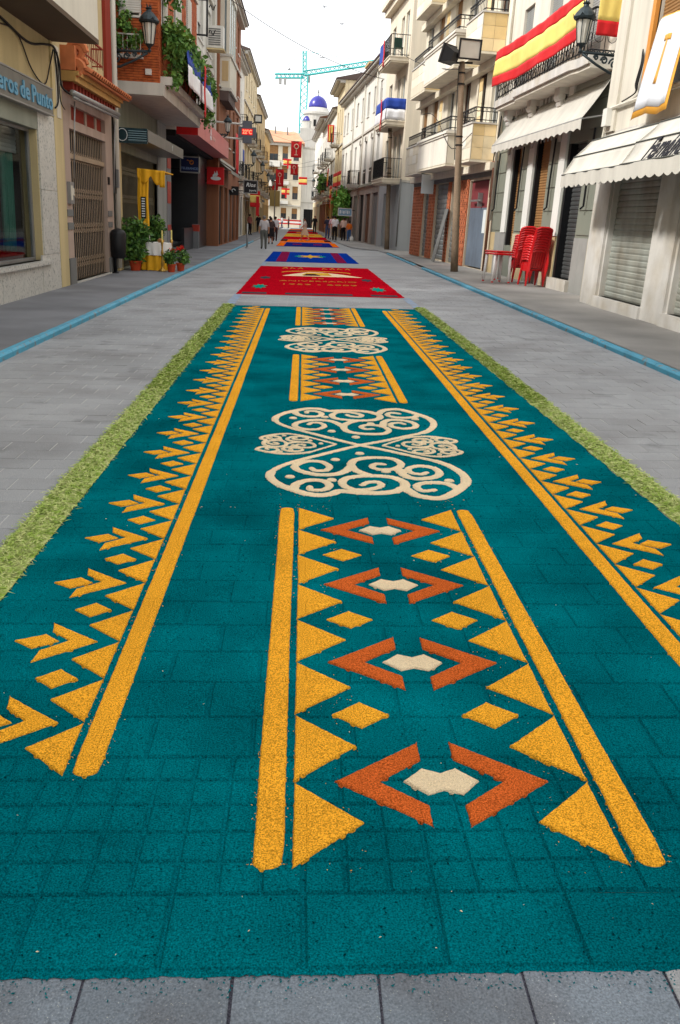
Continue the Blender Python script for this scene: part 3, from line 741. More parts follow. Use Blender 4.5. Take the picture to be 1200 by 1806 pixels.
def balcony(T, F, u0, u1, z, dep, h=1., th=.16, slab=None, rail=None, step=.13, scroll=False, v=0., moulded=True, near=True):
    mb = MB(F); mb.box(u0, u1, v - .02, v + dep, z - th, z)
    if moulded: mb.box(u0 - .04, u1 + .04, v - .02, v + dep + .04, z - .045, z + .004); mb.box(u0 + .05, u1 - .05, v - .02, v + dep - .06, z - th - .07, z - th + .001)
    s_ = mb.build('balcony', slab or m_wframe, T)
    mb = MB(F); rail_run(mb, (u0 + .03, v + dep - .04), (u1 - .03, v + dep - .04), z + .004, z + h, step, scroll=scroll)
    rail_run(mb, (u0 + .03, v), (u0 + .03, v + dep - .04), z + .004, z + h, step, scroll=scroll); rail_run(mb, (u1 - .03, v), (u1 - .03, v + dep - .04), z + .004, z + h, step, scroll=scroll)
    mb.build('railing', rail or m_iron, s_, recalc=False)
    return s_
def eave(T, F, u0, u1, z, v=.5, m=None, under=None, rise=.28):
    """overhanging tiled roof edge with a sloped roof behind"""
    under = under or m_wframe
    MB(F).box(u0, u1, -.05, v - .06, z - .1, z).box(u0, u1, -.05, v * .55, z - .26, z - .1).build('cornice', under, T)
    r = MB(F); r.add([(u0 - .1, v, z + .002), (u1 + .1, v, z + .002), (u1 + .1, v, z + .09), (u0 - .1, v, z + .09), (u0 - .1, -4.5, z + .09 + 4.5 * rise), (u1 + .1, -4.5, z + .09 + 4.5 * rise), (u0 - .1, -9, z + .09), (u1 + .1, -9, z + .09), (u0 - .1, -9, z), (u1 + .1, -9, z)],
          [(0, 1, 2, 3), (3, 2, 5, 4), (4, 5, 7, 6), (6, 7, 9, 8), (0, 8, 9, 1), (0, 3, 4, 6, 8), (1, 9, 7, 5, 2)])
    return r.build('roof', m or m_roof, T)
def pipe(T, F, u, z0, z1, v=.06, r=.04, m=None, name='drainpipe'):
    return MB(F).tube([(u, v, z0), (u, v, z1)], r, 8).build(name, m or m_pipe, T, smooth=True)
def gate(T, F, u0, u1, z0, z1, v, m, rail_z=None, name='folding_gate'):
    """concertina security gate: uprights and crossing lattice"""
    mb = MB(F); n = int((u1 - u0) / .17)
    for i in range(n + 1):
        u = u0 + (u1 - u0) * i / n; mb.box(u - .017, u + .017, v, v + .008, z0, z1)
    for i in range(0, n - 1):
        a = u0 + (u1 - u0) * i / n; b = u0 + (u1 - u0) * (i + 2) / n
        for zz in np.arange(z0 + .25, z1 - .45, .75):
            for q, s in ((zz, 1), (zz + .24, -1)):
                mb.add([(a, v + .010, q), (a, v + .010, q + .022), (b, v + .012, q + .24 * s + .022), (b, v + .012, q + .24 * s)], [(0, 1, 2, 3)])
    o = mb.build(name, m, T, recalc=False)
    if rail_z: MB(F).box(u0, u1, v - .01, v + .06, rail_z - .05, rail_z + .05).build('rail', m, o)
    return o
def cable(T, F, pts, r=.012, name='cable', m=None):
    return MB(F).tube([tuple(p) for p in catmull(pts, 5)], r, 5).build(name, m or m_cable, T, smooth=True)
def slab_face(T, F, u0, u1, z0, z1, v, mats, pw=.9, ph=.42, axis='u', th=.02, name='stone_slab', uc=0.):
    """cladding slabs; axis 'u': street face at v; axis 'v': face towards the camera at u=uc spanning v u0..u1"""
    nu = max(1, round((u1 - u0) / pw)); nz = max(1, round((z1 - z0) / ph)); g = .005
    for j in range(nz):
        for i in range(nu):
            a = u0 + (u1 - u0) * i / nu; b = u0 + (u1 - u0) * (i + 1) / nu; c = z0 + (z1 - z0) * j / nz; d = z0 + (z1 - z0) * (j + 1) / nz
            t = th + random.uniform(-.002, .002)
            mb = MB(F)
            if axis == 'u': mb.box(a + g, b - g, v, v + t, c + g, d - g)
            else: mb.box(uc - t, uc, a + g, b - g, c + g, d - g)
            mb.build(name, random.choice(mats), T)

# ------------------------------------------------------------------ left side of the street
L = Fr((-5.06, 0), (-5.06, 40))
m_cream = plaster('plaster_cream', C(196, 178, 134)); m_creamlt = plaster('plaster_pale', C(206, 200, 184), streak=.06)
m_marble = mat('speckled_marble', C(196, 194, 186), .35, var=.1, vsc=6, rgb2=C(120, 124, 120), mixsc=22, mixlo=.55, mixhi=.68, fine=.1, fsc=120, spec=.5)
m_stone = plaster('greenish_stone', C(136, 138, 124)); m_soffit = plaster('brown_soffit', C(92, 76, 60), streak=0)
t = thing('shop_building', 'cream shop building with marble framed display window and overhanging upper floor', 'building', L(14, 0, 0))
body(t, L, 6, 19.35, 8.3, m_cream, vf=-2.6)
mb = MB(L); wall(mb, 6, 18.72, -.3, 4.7, [(10.2, 17.56, .6, 3.27)], dep=.3); mb.build('wall', m_cream, t, recalc=False)
MB(L).box(18.72, 19.38, -.3, .035, -.3, 4.7).build('pilaster', m_cream, t)
for a, b in ((10.2, 12.6), (12.6, 15.05), (15.05, 17.4)): MB(L).box(a + .004, b - .004, 0, .03, -.2, .52).build('marble_slab', m_marble, t)
for a, b, c, d in ((17.42, 18.7, -.2, .7), (17.6, 18.7, .7, 1.9), (17.6, 18.7, 1.9, 3.27)): MB(L).box(a, b, 0, .034, c + .003, d - .003).build('marble_slab', m_marble, t)
MB(L).box(10.2, 17.58, -.3, .03, 2.95, 3.27).build('lintel', m_stone, t)
MB(L).box(10.2, 17.98, -.3, .1, .522, .6).build('sill', m_marble, t)
sw = MB(L).box(10.2, 17.56, -.2, -.13, .6, .66).box(10.2, 17.56, -.2, -.13, 2.9, 2.95).box(17.48, 17.56, -.2, -.13, .66, 2.9).box(14.2, 14.27, -.2, -.13, .66, 2.9).build('shop_window', m_alu, t)
m_shopglass = mat('shop_glass', C(235, 242, 238), .02, var=0, trans=1., spec=.5)
MB(L).box(10.25, 17.48, -.168, -.16, .66, 2.9).build('pane', m_shopglass, sw)
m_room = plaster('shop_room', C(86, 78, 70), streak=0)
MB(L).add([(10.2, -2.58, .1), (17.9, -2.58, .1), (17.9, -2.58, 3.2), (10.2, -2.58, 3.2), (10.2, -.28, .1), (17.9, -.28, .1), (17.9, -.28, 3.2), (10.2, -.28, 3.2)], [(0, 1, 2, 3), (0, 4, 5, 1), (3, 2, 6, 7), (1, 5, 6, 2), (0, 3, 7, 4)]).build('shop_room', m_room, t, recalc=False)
m_green = mat('green_voile', C(70, 140, 118), .8, var=.15, vsc=4)
mb = MB(L); mb.cloth(lambda a, b: (16.75 + .6 * a - .1 * (1 - b), -.42 + .05 * math.sin(a * 38), .75 + 2.1 * b), 40, 6, .006); mb.build('green_curtain', m_green, sw, smooth=True)
mb = MB(L); slats(mb, 10.3, 17.4, 2.5, 2.92, -.35, .07, .01); mb.build('blind', m_blind_w, sw, recalc=False)
m_disp = mat('red_display_cloth', C(110, 50, 40), .8); MB(L).box(10.3, 17.4, -1.2, -.3, .62, .72).build('display_plinth', m_disp, sw)
for k, (u, h, cc) in enumerate(((13.2, .5, (200, 190, 170)), (14.6, .35, (170, 120, 60)), (15.7, .42, (40, 60, 110)), (16.6, .3, (190, 160, 110)))):
    MB(L).box(u, u + .3, -.9, -.6, .722, .72 + h).box(u + .05, u + .25, -.85, -.65, .72 + h, .76 + h).build('goods_box', mat('goods%d' % k, C(*cc), .7), sw)
m_dkwood = mat('dark_wood', C(60, 40, 30), .6); mb = MB(L)
for u in np.arange(10.6, 17.6, 1.15): mb.box(u, u + .05, -2.5, -2.2, .2, 2.6)
for z in (.9, 1.4, 1.9, 2.4): mb.box(10.6, 17.5, -2.5, -2.2, z, z + .04)
mb.build('shelving', m_dkwood, sw)
# sign box
m_sign = mat('sign_grey_metal', C(112, 110, 104), .45, .3, var=.08, streak=.1); m_sblue = mat('sign_letters_blue', C(98, 156, 186), .5, var=.05)
sb = MB(L).box(9.5, 18.26, .0, .15, 3.28, 3.72).build('sign_box', m_sign, t)
MB(L).box(9.48, 18.28, -.01, .165, 3.715, 3.74).box(9.48, 18.28, -.01, .165, 3.255, 3.28).build('sign_trim', m_alu, sb)
ru = 18.2
for wd in ('Punto', 'de', 'Géneros'):
    wm_ = text_mb(wd, .46, lambda a, b, d: L(ru + a, .152 + d, 3.36 + b * .85), sx=1.16, align='RIGHT', bold=.01, ext=.02)
    nx_ = min(q[1] for q in wm_.v) - .14; wm_.build('lettering', m_sblue, sb, recalc=False); ru = nx_
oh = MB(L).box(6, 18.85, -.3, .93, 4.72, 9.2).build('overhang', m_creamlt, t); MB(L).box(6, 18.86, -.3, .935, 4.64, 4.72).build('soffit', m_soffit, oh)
for k in range(3):
    wz = 5.9; MB(L).box(9 + 3.1 * k, 10.6 + 3.1 * k, .925, .95, wz, wz + 1.5).build('window', m_blind_w, oh)
cable(t, L, [(12, .03, 4.42), (15.2, .03, 4.5), (17.2, .03, 4.36), (18.3, .04, 4.5), (18.9, .05, 4.55), (19.2, .06, 4.3), (19.3, .07, 3.9), (19.6, .3, 3.75), (20.6, .3, 3.78)], .022)
cable(t, L, [(12, .03, 4.3), (15.2, .03, 4.34), (16.6, .03, 4.4), (17.4, .03, 3.95), (18.2, .03, 3.8), (18.6, .04, 4.2), (18.85, .05, 4.5)], .013)
cable(t, L, [(18.9, .06, 4.5), (19.0, .06, 4.1), (19.0, .06, 3.6), (18.75, .06, 3.45)], .016); cable(t, L, [(19.1, .06, 4.5), (19.12, .06, 4.0), (19.2, .06, 3.62), (19.5, .06, 3.5)], .01)
MB(L).box(18.95, 19.25, .035, .045, 3.3, 4.6).build('trunking_board', m_creamlt, t)

# narrow house with the folding gate and tiled canopy --------------------
m_mauve = plaster('plaster_mauve', C(172, 152, 138)); m_tile = mat('clay_tile', C(196, 118, 76), .85, var=.2, vsc=4, rnd=.12, bump=.2, bsc=60); m_redbrk = plaster('oxide_red', C(138, 52, 38), streak=.08)
m_gold_pl = plaster('ochre_moulding', C(190, 150, 90)); m_gate = mat('brown_gate_metal', C(158, 138, 114), .5, .2, var=.15, vsc=2)
t = thing('narrow_house', 'narrow mauve house with brown folding gate and small clay tile canopy', 'building', L(21.8, 0, 0))
body(t, L, 19.4, 24.28, 10.6, m_mauve)
mb = MB(L); wall(mb, 19.4, 24.28, -.3, 4.5, [(20.0, 23.5, 0.03, 3.2), (20.2, 23.5, 3.38, 3.68)]); mb.build('wall', m_mauve, t, recalc=False)
mb = MB(L); wall(mb, 19.4, 24.28, 4.5, 10.6, [(20.5, 21.8, 4.62, 6.6), (20.5, 21.8, 8, 9.8)]); mb.build('upper_wall', m_cream, t, recalc=False)
MB(L).box(20.0, 23.5, -.16, -.14, 0, 3.2).build('door_leaf', m_dark, t); MB(L).box(19.95, 23.55, -.2, .06, -.1, .03).build('threshold', m_marble, t)
gate(t, L, 20.0, 23.5, .03, 3.2, -.1, m_gate, 2.66)
MB(L).box(20.2, 23.5, -.15, -.1, 3.38, 3.68).build('transom_panel', m_redbrk, t)
for u in (21.75, 22.75): MB(L).box(u, u + .16, -.1, -.07, 3.39, 3.67).build('transom_bar', m_mauve, t)
m_grb = plaster('grey_stone', C(112, 112, 110))
MB(L).box(19.45, 19.98, 0, .04, -.1, .55).build('plinth', m_grb, t); MB(L).box(23.52, 24.2, 0, .04, -.1, .4).build('plinth', m_grb, t)
for z in (1.15, 1.42):
    MB(L).box(19.5, 19.98, 0, .02, z, z + .14).build('stone_band', m_grb, t); MB(L).box(23.55, 24.0, 0, .02, z, z + .14).build('stone_band', m_grb, t)
ib = MB(L).box(19.6, 19.93, 0, .07, 1.68, 2.12).build('meter_box', m_alu, t); MB(L).box(19.64, 19.76, .07, .08, 1.75, 2.05).box(19.79, 19.89, .07, .08, 1.85, 2.0).build('meter_cover', m_creamlt, ib)
mb = MB(L).tube([(19.2, .3, 3.8), (23.7, .3, 3.86)], .06, 8); mb.tube([(19.25, .3, 3.72), (23.65, .3, 3.78)], .03, 6).build('rolled_awning', m_alu, t, smooth=True)
MB(L).tube([(19.75, .2, 3.7), (19.75, .12, 2.2)], .016, 6).tube([(23.75, .2, 3.7), (23.75, .12, 2.0)], .016, 6).build('awning_arm', m_alu, t, smooth=True)
MB(L).box(19.5, 24.0, 0, .3, 4.05, 4.16).box(19.5, 24.05, 0, .36, 4.16, 4.24).build('cornice', m_gold_pl, t)
for k in range(15):
    u = 19.65 + .29 * k; MB(L).box(u, u + .13, 0, .2, 3.9, 4.049).build('dentil', m_redbrk, t)
me = MB(); n = 7
pr = [(math.cos(math.pi * k / n) * .1, math.sin(math.pi * k / n) * .09) for k in range(n + 1)]; pi_ = [(x * .8, z * .78) for x, z in pr][::-1]
rl = pr + pi_; me.add([(0, x, z) for x, z in rl] + [(.62, x, z) for x, z in rl], [tuple(range(len(rl)))] + [tuple(range(2 * len(rl) - 1, len(rl) - 1, -1))] + [(i, (i + 1) % len(rl), len(rl) + (i + 1) % len(rl), len(rl) + i) for i in range(len(rl))])
tme = me.mesh('roof_tile'); tme.materials.append(m_tile)
MB(L).add([(19.9, 0, 4.5), (24.2, 0, 4.5), (24.2, .5, 4.25), (19.9, .5, 4.25), (19.9, 0, 4.3), (24.2, 0, 4.3), (24.2, .48, 4.22), (19.9, .48, 4.22)], [(0, 1, 2, 3), (7, 6, 5, 4), (0, 3, 7, 4), (1, 5, 6, 2), (2, 6, 7, 3), (0, 4, 5, 1)]).build('canopy_bed', m_tile, t)
for k in range(21):
    o = link(bpy.data.objects.new('roof_tile', tme)); setparent(o, t); p = L.sub(20.0 + .205 * k, -.02, 4.53) - off(t); o.location = p; o.rotation_euler = (0, .46, random.uniform(-.02, .02))
# scrolled terracotta corbel
mb = MB(L)
for r_, u, z in ((.2, 19.72, 4.62), (.14, 19.95, 4.42), (.16, 19.62, 4.3)):
    mb.tube([(u, .12 + .16 + r_ * math.cos(a) * (1 - a / 14), z + r_ * math.sin(a) * (1 - a / 14)) for a in [k * .55 for k in range(18)]], .07, 6)
mb.box(19.5, 20.05, 0, .3, 4.25, 4.7).build('corbel', m_tile, t, smooth=False)
window(t, L, 20.5, 21.8, 4.62, 6.6, fr=m_redbrk, blind=.5, bm_=m_blind_b); window(t, L, 20.5, 21.8, 8, 9.8, fr=m_redbrk, blind=.7, bm_=m_blind_b)
mb = MB(L); rail_run(mb, (20.4, .25), (22.3, .25), 4.65, 5.1, .16); rail_run(mb, (22.3, 0), (22.3, .25), 4.65, 5.1, .16); mb.build('railing', m_redbrk, t, recalc=False)
MB(L).box(23.55, 24.15, 0, .08, 4.5, 10.6).build('red_pilaster', m_redbrk, t)
MB(L).box(23.62, 23.78, .0, .03, 2.2, 2.38).build('bell_plate', m_iron, t)
pipe(t, L, 24.42, .1, 8.5, .08, .075); cable(t, L, [(23.9, .1, 4.0), (24.1, .1, 3.4), (24.15, .1, 2.0)], .014)
MB(L).box(24.25, 24.42, .05, .14, 2.15, 2.6).build('junction_box', m_grb, t)

# litter bin on its post
bx, by = -4.86, 23.75
t = thing('litter_bin', 'black litter bin on a short post beside the folding gate', 'litter bin', (bx, by, gz(bx) + HK - .004))
m_blackp = mat('black_plastic', C(28, 29, 31), .5, var=.2, vsc=5)
zb = gz(bx) + HK - .004
MB().lathe([(.13, .38), (.18, .42), (.2, .7), (.21, 1.0), (.17, 1.08), (.06, 1.13), (.02, 1.14)], (bx, by, zb), 16).build('bin_body', m_blackp, t, smooth=True)
mb = MB().tube([(bx - .1, by, zb), (bx - .1, by, zb + 1.0)], .045, 8); mb.lathe([(.1, 0), (.1, .015), (.05, .03)], (bx - .1, by, zb), 10).build('post', m_iron, t, smooth=True)

# brick building with the balcony of vines ---------------------------------
m_brick = mat('orange_brick', C(184, 96, 50), .85, var=.18, vsc=3, fine=.16, fsc=18, bump=.2, bsc=80, bd=.003, rgb2=C(150, 72, 40), mixsc=9)
m_mort = plaster('brick_mortar', C(120, 84, 62), streak=.05); m_band = plaster('grey_band', C(190, 186, 176))
t = thing('brick_building', 'orange brick building with vine covered balcony above a grey canopy', 'building', L(29, 0, 0))
BV, B0, B1 = 1.12, 25.03, 33.35
body(t, L, 24.5, 33.4, 8.6, m_mort, vf=-.4)
mb = MB(L); wall(mb, 24.5, 33.4, -.3, 4.62, [(25.2, 31.4, .02, 3.12)], dep=.3); mb.build('wall', m_stone, t, recalc=False)
MB(L).box(25.2, 31.4, -.16, -.14, 0, 3.15).build('shop_front', m_dark, t)
m_gate2 = mat('olive_gate_metal', C(128, 120, 90), .55, .3, var=.15); gate(t, L, 25.2, 31.4, .02, 3.12, -.1, m_gate2, None)
MB(L).box(24.6, 25.18, 0, .05, 0, 3.3).build('stone_jamb', m_cream, t)
bay = MB(L).box(B0 + .06, B1, -.3, BV - .06, 4.8, 8.35).build('bay', m_mort, t)
MB(L).box(B0 - .1, B1 + .02, -.3, BV + .12, 4.5, 4.8).build('bay_slab', m_band, t); MB(L).box(B0 - .02, B1, -.3, BV + .06, 8.35, 8.75).build('cornice', m_band, t)
def brick_wall(parent, place, a0, a1, z0, z1, ops, name='brickwork', bl=.24, bh=.062, m=None):
    mb = MB(); k = 0; z = z0
    while z + bh <= z1 + 1e-6:
        a = a0 - (bl / 2 if k % 2 else 0)
        while a < a1:
            x0, x1 = max(a, a0) + .005, min(a + bl, a1) - .005; zc = z + bh / 2
            parts = [(x0, x1)]
            for o in ops:
                if o[2] < zc < o[3]:
                    parts = [q for p in parts for q in ((p[0], min(p[1], o[0])), (max(p[0], o[1]), p[1])) if q[1] - q[0] > .02]
            for p in parts:
                d = random.uniform(-.004, .004); c = [(p[0], 0, z + .005), (p[1], 0, z + .005), (p[1], 0, z + bh - .005), (p[0], 0, z + bh - .005), (p[0], .06 + d, z + .005), (p[1], .06 + d, z + .005), (p[1], .06 + d, z + bh - .005), (p[0], .06 + d, z + bh - .005)]
                mb.add([place(*q) for q in c], [(4, 5, 6, 7), (0, 1, 5, 4), (1, 2, 6, 5), (2, 3, 7, 6), (3, 0, 4, 7)])
            a += bl
        z += bh; k += 1
    o = mb.build(name, m or m_brick, parent); o['kind'] = 'stuff'; return o
brick_wall(bay, lambda a, d, z: L(B0 + .06 - d, a, z), -.02, BV - .0, 4.8, 8.35, [(.12, .68, 6.3, 8.2)])
fo = [(25.5, 26.4, 6.25, 8.05), (27.8, 29.2, 6.25, 8.05), (30.5, 31.6, 6.25, 8.05)]
brick_wall(bay, lambda a, d, z: L(a, BV - .06 + d, z), B0 + .0, B1, 4.8, 8.35, fo)
Fs = type('S', (), {})  # window in the end wall of the bay, facing the camera
def LE(u, v, z): return L(B0 + .06 - v, u, z)
window(bay, LE, .12, .68, 6.3, 8.2, v=.12, fr=m_wframe, blind=.95, sill=False, dep=.1)
mb = MB(LE); rail_run(mb, (.12, .22), (.68, .22), 5.42, 5.9, .11); rail_run(mb, (.12, .05), (.12, .22), 5.42, 5.9, .11); mb.build('window_railing', m_wframe, bay, recalc=False)
MB(LE).box(.1, .72, .05, .24, 5.34, 5.42).build('window_ledge', m_band, bay)
for a, b, c, d in fo: window(bay, L, a, b, c, d, v=BV + .06, fr=m_wframe, blind=.95, dep=.1, sill=False)
MB(LE).box(.78, .93, .06, .16, 4.98, 5.12).build('alarm_box', m_blind_w, bay)
# planter ledge on the front
MB(L).box(B0 + .2, B1, BV + .0, BV + .3, 4.802, 5.0).build('planter', m_band, t)
# grey canopy with dark glass panel at its end
cn = MB(L).box(25.0, 32.0, .0, .82, 3.36, 3.66).build('canopy', m_sign, t)
m_dkglass = mat('dark_sign_glass', C(30, 52, 58), .2, var=.2, spec=.5); m_wlet = mat('white_lettering', C(215, 222, 222), .5, var=.03)
MB(L).box(24.96, 24.998, .05, .8, 3.3, 3.68).build('end_panel', m_dkglass, cn)
mb = MB(L)
for k in range(5): mb.box(24.945, 24.96, .3, .78, 3.38 + .055 * k, 3.395 + .055 * k)
mb.box(24.945, 24.96, .3, .78, 3.36, 3.365).build('end_panel_stripes', mat('sign_pale_blue', C(120, 150, 158), .5), cn)
mb = MB(L); mb.tube([(24.95, .14 + .13 * math.cos(a), 3.5 + .15 * math.sin(a)) for a in [k * math.pi / 8 for k in range(16)]], .008, 4, closed=True); mb.build('end_panel_ring', m_wlet, cn)
text_mb('Y', .2, lambda a, b, d: L(29.4 + a, .822 + d, 3.45 + b), bold=.012).build('lettering', m_wlet, cn, recalc=False)
MB(L).box(31.4, 33.3, -.3, .04, 0, 4.5).build('grey_pier', plaster('grey_pier', C(150, 152, 148)), t)
m_advert = mat('advert_red', C(170, 60, 45), .5, var=.1); m_adgrey = mat('advert_grey', C(120, 122, 125), .5)
ap = MB(L).box(33.3, 34.2, -.3, .06, 0, 3.9).build('advert_column', m_adgrey, t)
for z, h in ((.95, .2), (1.9, .75), (3.1, .5)): MB(L).box(33.35, 34.15, .06, .075, z, z + h).build('advert', m_advert, ap)

# yellow drapes of the little altar, on the gate
m_ydrape = mat('yellow_cloth', C(224, 166, 30), .75, var=.12, vsc=4)
t = thing('altar_drape', 'yellow cloth arch with scalloped valance hung on the olive gate', 'drape', L(25.7, .4, 0))
AU = 25.7
mb = MB(L); mb.cloth(lambda a, b: (AU + .02 * math.sin(a * 20), .38 + .3 * a + .01 * math.sin(b * 9), 1.0 + 1.7 * b), 10, 12, .012, (1, 0, 0)); mb.build('side_cloth', m_ydrape, t, smooth=True)
mb = MB(L); mb.cloth(lambda a, b: (AU - .03 + .03 * math.sin(a * 16), .38 + .76 * a, (2.72 - .04 * a) - (1 - b) * (.15 + .24 * abs(math.sin(a * math.pi * 1.9 + .25)))), 26, 6, .012, (1, 0, 0)); mb.build('valance', m_ydrape, t, smooth=True)
mb = MB(L); mb.cloth(lambda a, b: (AU - .06 + .015 * math.sin(a * 12), 1.0 + .15 * a, 2.25 + .44 * b), 6, 5, .012, (1, 0, 0)); mb.build('side_tail', m_ydrape, t, smooth=True)
MB(L).box(AU + .0, 27.6, .4, 1.1, 2.66, 2.69).build('canopy_cloth', m_ydrape, t)
pl = MB(L).box(AU - .05, AU - .03, .47, .61, 1.4, 1.98).build('plaque', m_blackp, t)
mb = MB(L)
for k in range(8): mb.box(AU - .06, AU - .05, .495, .585, 1.45 + .066 * k, 1.48 + .066 * k)
mb.build('plaque_text', m_wlet, pl)

# flag with the vines on the front of the bay
def band_flag(name, label, cat, place, W, H, bands, wav=.05, freq=9, nrm=(0, 1, 0), sag=0., group=None, extra=None, loc=None):
    """bands: list of (fraction0, fraction1, material) from bottom to top; place(a, d, z) gives the spot"""
    t = thing(name, label, cat, loc or place(W / 2, 0, 0), group)
    for i, (f0, f1, m) in enumerate(bands):
        def fn(a, b):
            f = f0 + (f1 - f0) * b
            z = H * f; s = sag * math.sin(math.pi * a) * (1 - f * .3)
            d = wav * (.5 + .5 * math.sin(a * freq + f * 2.2)) * (1.15 - f) + wav * .3 * math.sin(a * freq * 2.3 + 1.7 - f * 3) + wav * .55 * mn.noise((a * W * 2.6, f * 1.6, W)) + wav * .25 * mn.noise((a * W * 7, f * 3, W + 3))
            return place(a * W, d, z - s)
        mb = MB(); n = max(14, int(freq * 4), int(W * 9)); a_ = [fn(i_ / n, j / 5) for j in range(6) for i_ in range(n + 1)]
        q0 = Vector(place(0, 0, 0)); q1 = Vector(place(0, -.008, 0)) - q0
        b_ = [tuple(Vector(p) + q1) for p in a_]; N = len(a_); q = lambda i_, j: j * (n + 1) + i_; fs = []
        for j in range(5):
            for i_ in range(n):
                fs += [(q(i_, j), q(i_ + 1, j), q(i_ + 1, j + 1), q(i_, j + 1)), (N + q(i_, j), N + q(i_, j + 1), N + q(i_ + 1, j + 1), N + q(i_ + 1, j))]
        for i_ in range(n): fs += [(q(i_, 0), N + q(i_, 0), N + q(i_ + 1, 0), q(i_ + 1, 0)), (q(i_, 5), q(i_ + 1, 5), N + q(i_ + 1, 5), N + q(i_, 5))]
        for j in range(5): fs += [(q(0, j), q(0, j + 1), N + q(0, j + 1), N + q(0, j)), (q(n, j), N + q(n, j), N + q(n, j + 1), q(n, j + 1))]
        mb.add(a_ + b_, fs); mb.build('band', m, t, smooth=True)
    if extra: extra(t)
    return t
m_fblue = mat('flag_blue', C(38, 70, 160), .7, var=.08, vsc=3); m_fwhite = mat('flag_white', C(226, 226, 228), .7, var=.05, vsc=3)
m_fred = mat('flag_red', C(196, 26, 32), .7, var=.1, vsc=3); m_fyel = mat('flag_yellow', C(230, 204, 112), .7, var=.08, vsc=3)
def ribbon(u, v, z0, z1, w_, F):
    def f(t):
        mb = MB(F); mb.cloth(lambda a, b: (u + w_ * (a - .5), v + .012 * math.sin(b * 9), z0 + (z1 - z0) * b), 3, 10, .012); mb.build('ribbon', m_fred, t, smooth=True)
    return f
band_flag('flag', 'blue and white cloth with red ribbon hung under the vines', 'flag', lambda a, d, z: L(26.2 + a, BV + .58 + d, 4.95 + z), 6.6, .95, [(0, .55, m_fwhite), (.55, 1, m_fblue)], .06, 8, extra=ribbon(29.7, BV + .7, 4.5, 5.95, .4, L))

# climbing vines: leaf clumps on stems
m_leaf = mat('vine_leaf', C(62, 102, 38), .6, var=.35, vsc=7, rgb2=C(110, 146, 62), mixsc=5, spec=.35); m_leafd = mat('leaf_deep_green', C(50, 92, 40), .5, var=.35, vsc=9, rgb2=C(104, 142, 58), mixsc=7, spec=.4)
m_stem = mat('stem', C(90, 76, 50), .9)
def leafy(pts, rad, n, size, seed, mb=None, droop=.3):
    """leaf-sized folded faces scattered round a list of centres (x,y,z,weight,radius)"""
    r = np.random.default_rng(seed); mb = mb or MB(); wts = np.array([p[3] for p in pts]); wts = wts / wts.sum()
    V = []; F = []
    for i in r.choice(len(pts), n, p=wts):
        c = np.array(pts[i][:3]); rd = pts[i][4] if len(pts[i]) > 4 else rad
        d = r.normal(0, 1, 3); d /= np.linalg.norm(d) + 1e-9; q = c + d * rd * r.random() ** .45
        a = r.normal(0, 1, 3); a[2] -= droop; a /= np.linalg.norm(a); b = np.cross(a, r.normal(0, 1, 3)); b /= np.linalg.norm(b) + 1e-9; nn = np.cross(a, b)
        s = size * r.uniform(.6, 1.35); k = len(V)
        V += [tuple(q), tuple(q + a * s * .5 + b * s * .32 + nn * s * .1), tuple(q + a * s), tuple(q + a * s * .5 - b * s * .32 + nn * s * .1)]
        F += [(k, k + 1, k + 2), (k, k + 2, k + 3)]
    mb.add(V, F); return mb
t = thing('climbing_vine', 'dense green climbing vine trailing over the brick building front', 'vine', L(29, BV + .2, 4.98))
pts = []
rr = random.Random(3)
for k in range(60):
    u = rr.uniform(25.4, 33.6); top = 6.05 - .02 * (u - 25) + .25 * math.sin(u * 1.9) + (.5 if u < 26.4 else 0); z = rr.uniform(5.7, max(5.85, top))
    pts.append((*L(u, BV + .22 + rr.uniform(-.05, .2), z), 1, .34))
for k in range(10): pts.append((*L(25.45 + rr.uniform(-.1, .4), BV + .3, rr.uniform(4.75, 7.3)), 1, .26))
for k in range(9): pts.append((*L(33.1 + rr.uniform(-.3, .4), BV + .35, rr.uniform(4.7, 6.0)), .8, .3))
leafy(pts, .3, 4200, .17, 5).build('foliage', m_leaf, t, recalc=False)
for k in range(9):
    u = 25.6 + k * .9; MB().tube([L(u, BV + .2, 4.95), L(u + .1, BV + .26, 5.5), L(u + rr.uniform(-.2, .3), BV + .2, 6.1)], [.02, .015, .008], 5).build('stem', m_stem, t, smooth=True)
t = thing('window_plant', 'leafy green plant spilling through the white window railing of the brick wall', 'plant', LE(.4, .14, 5.42))
leafy([(*LE(.1 + .09 * k, .16 + rr.uniform(-.05, .08), 5.75 + rr.uniform(-.1, .45)), 1, .16) for k in range(7)] + [(*LE(rr.uniform(.1, .6), .14, rr.uniform(5.5, 6.6)), .5, .12) for k in range(6)], .16, 900, .1, 8).build('foliage', m_leaf, t, recalc=False)
MB(LE).box(.16, .64, .08, .2, 5.424, 5.56).build('trough', m_tile, t)
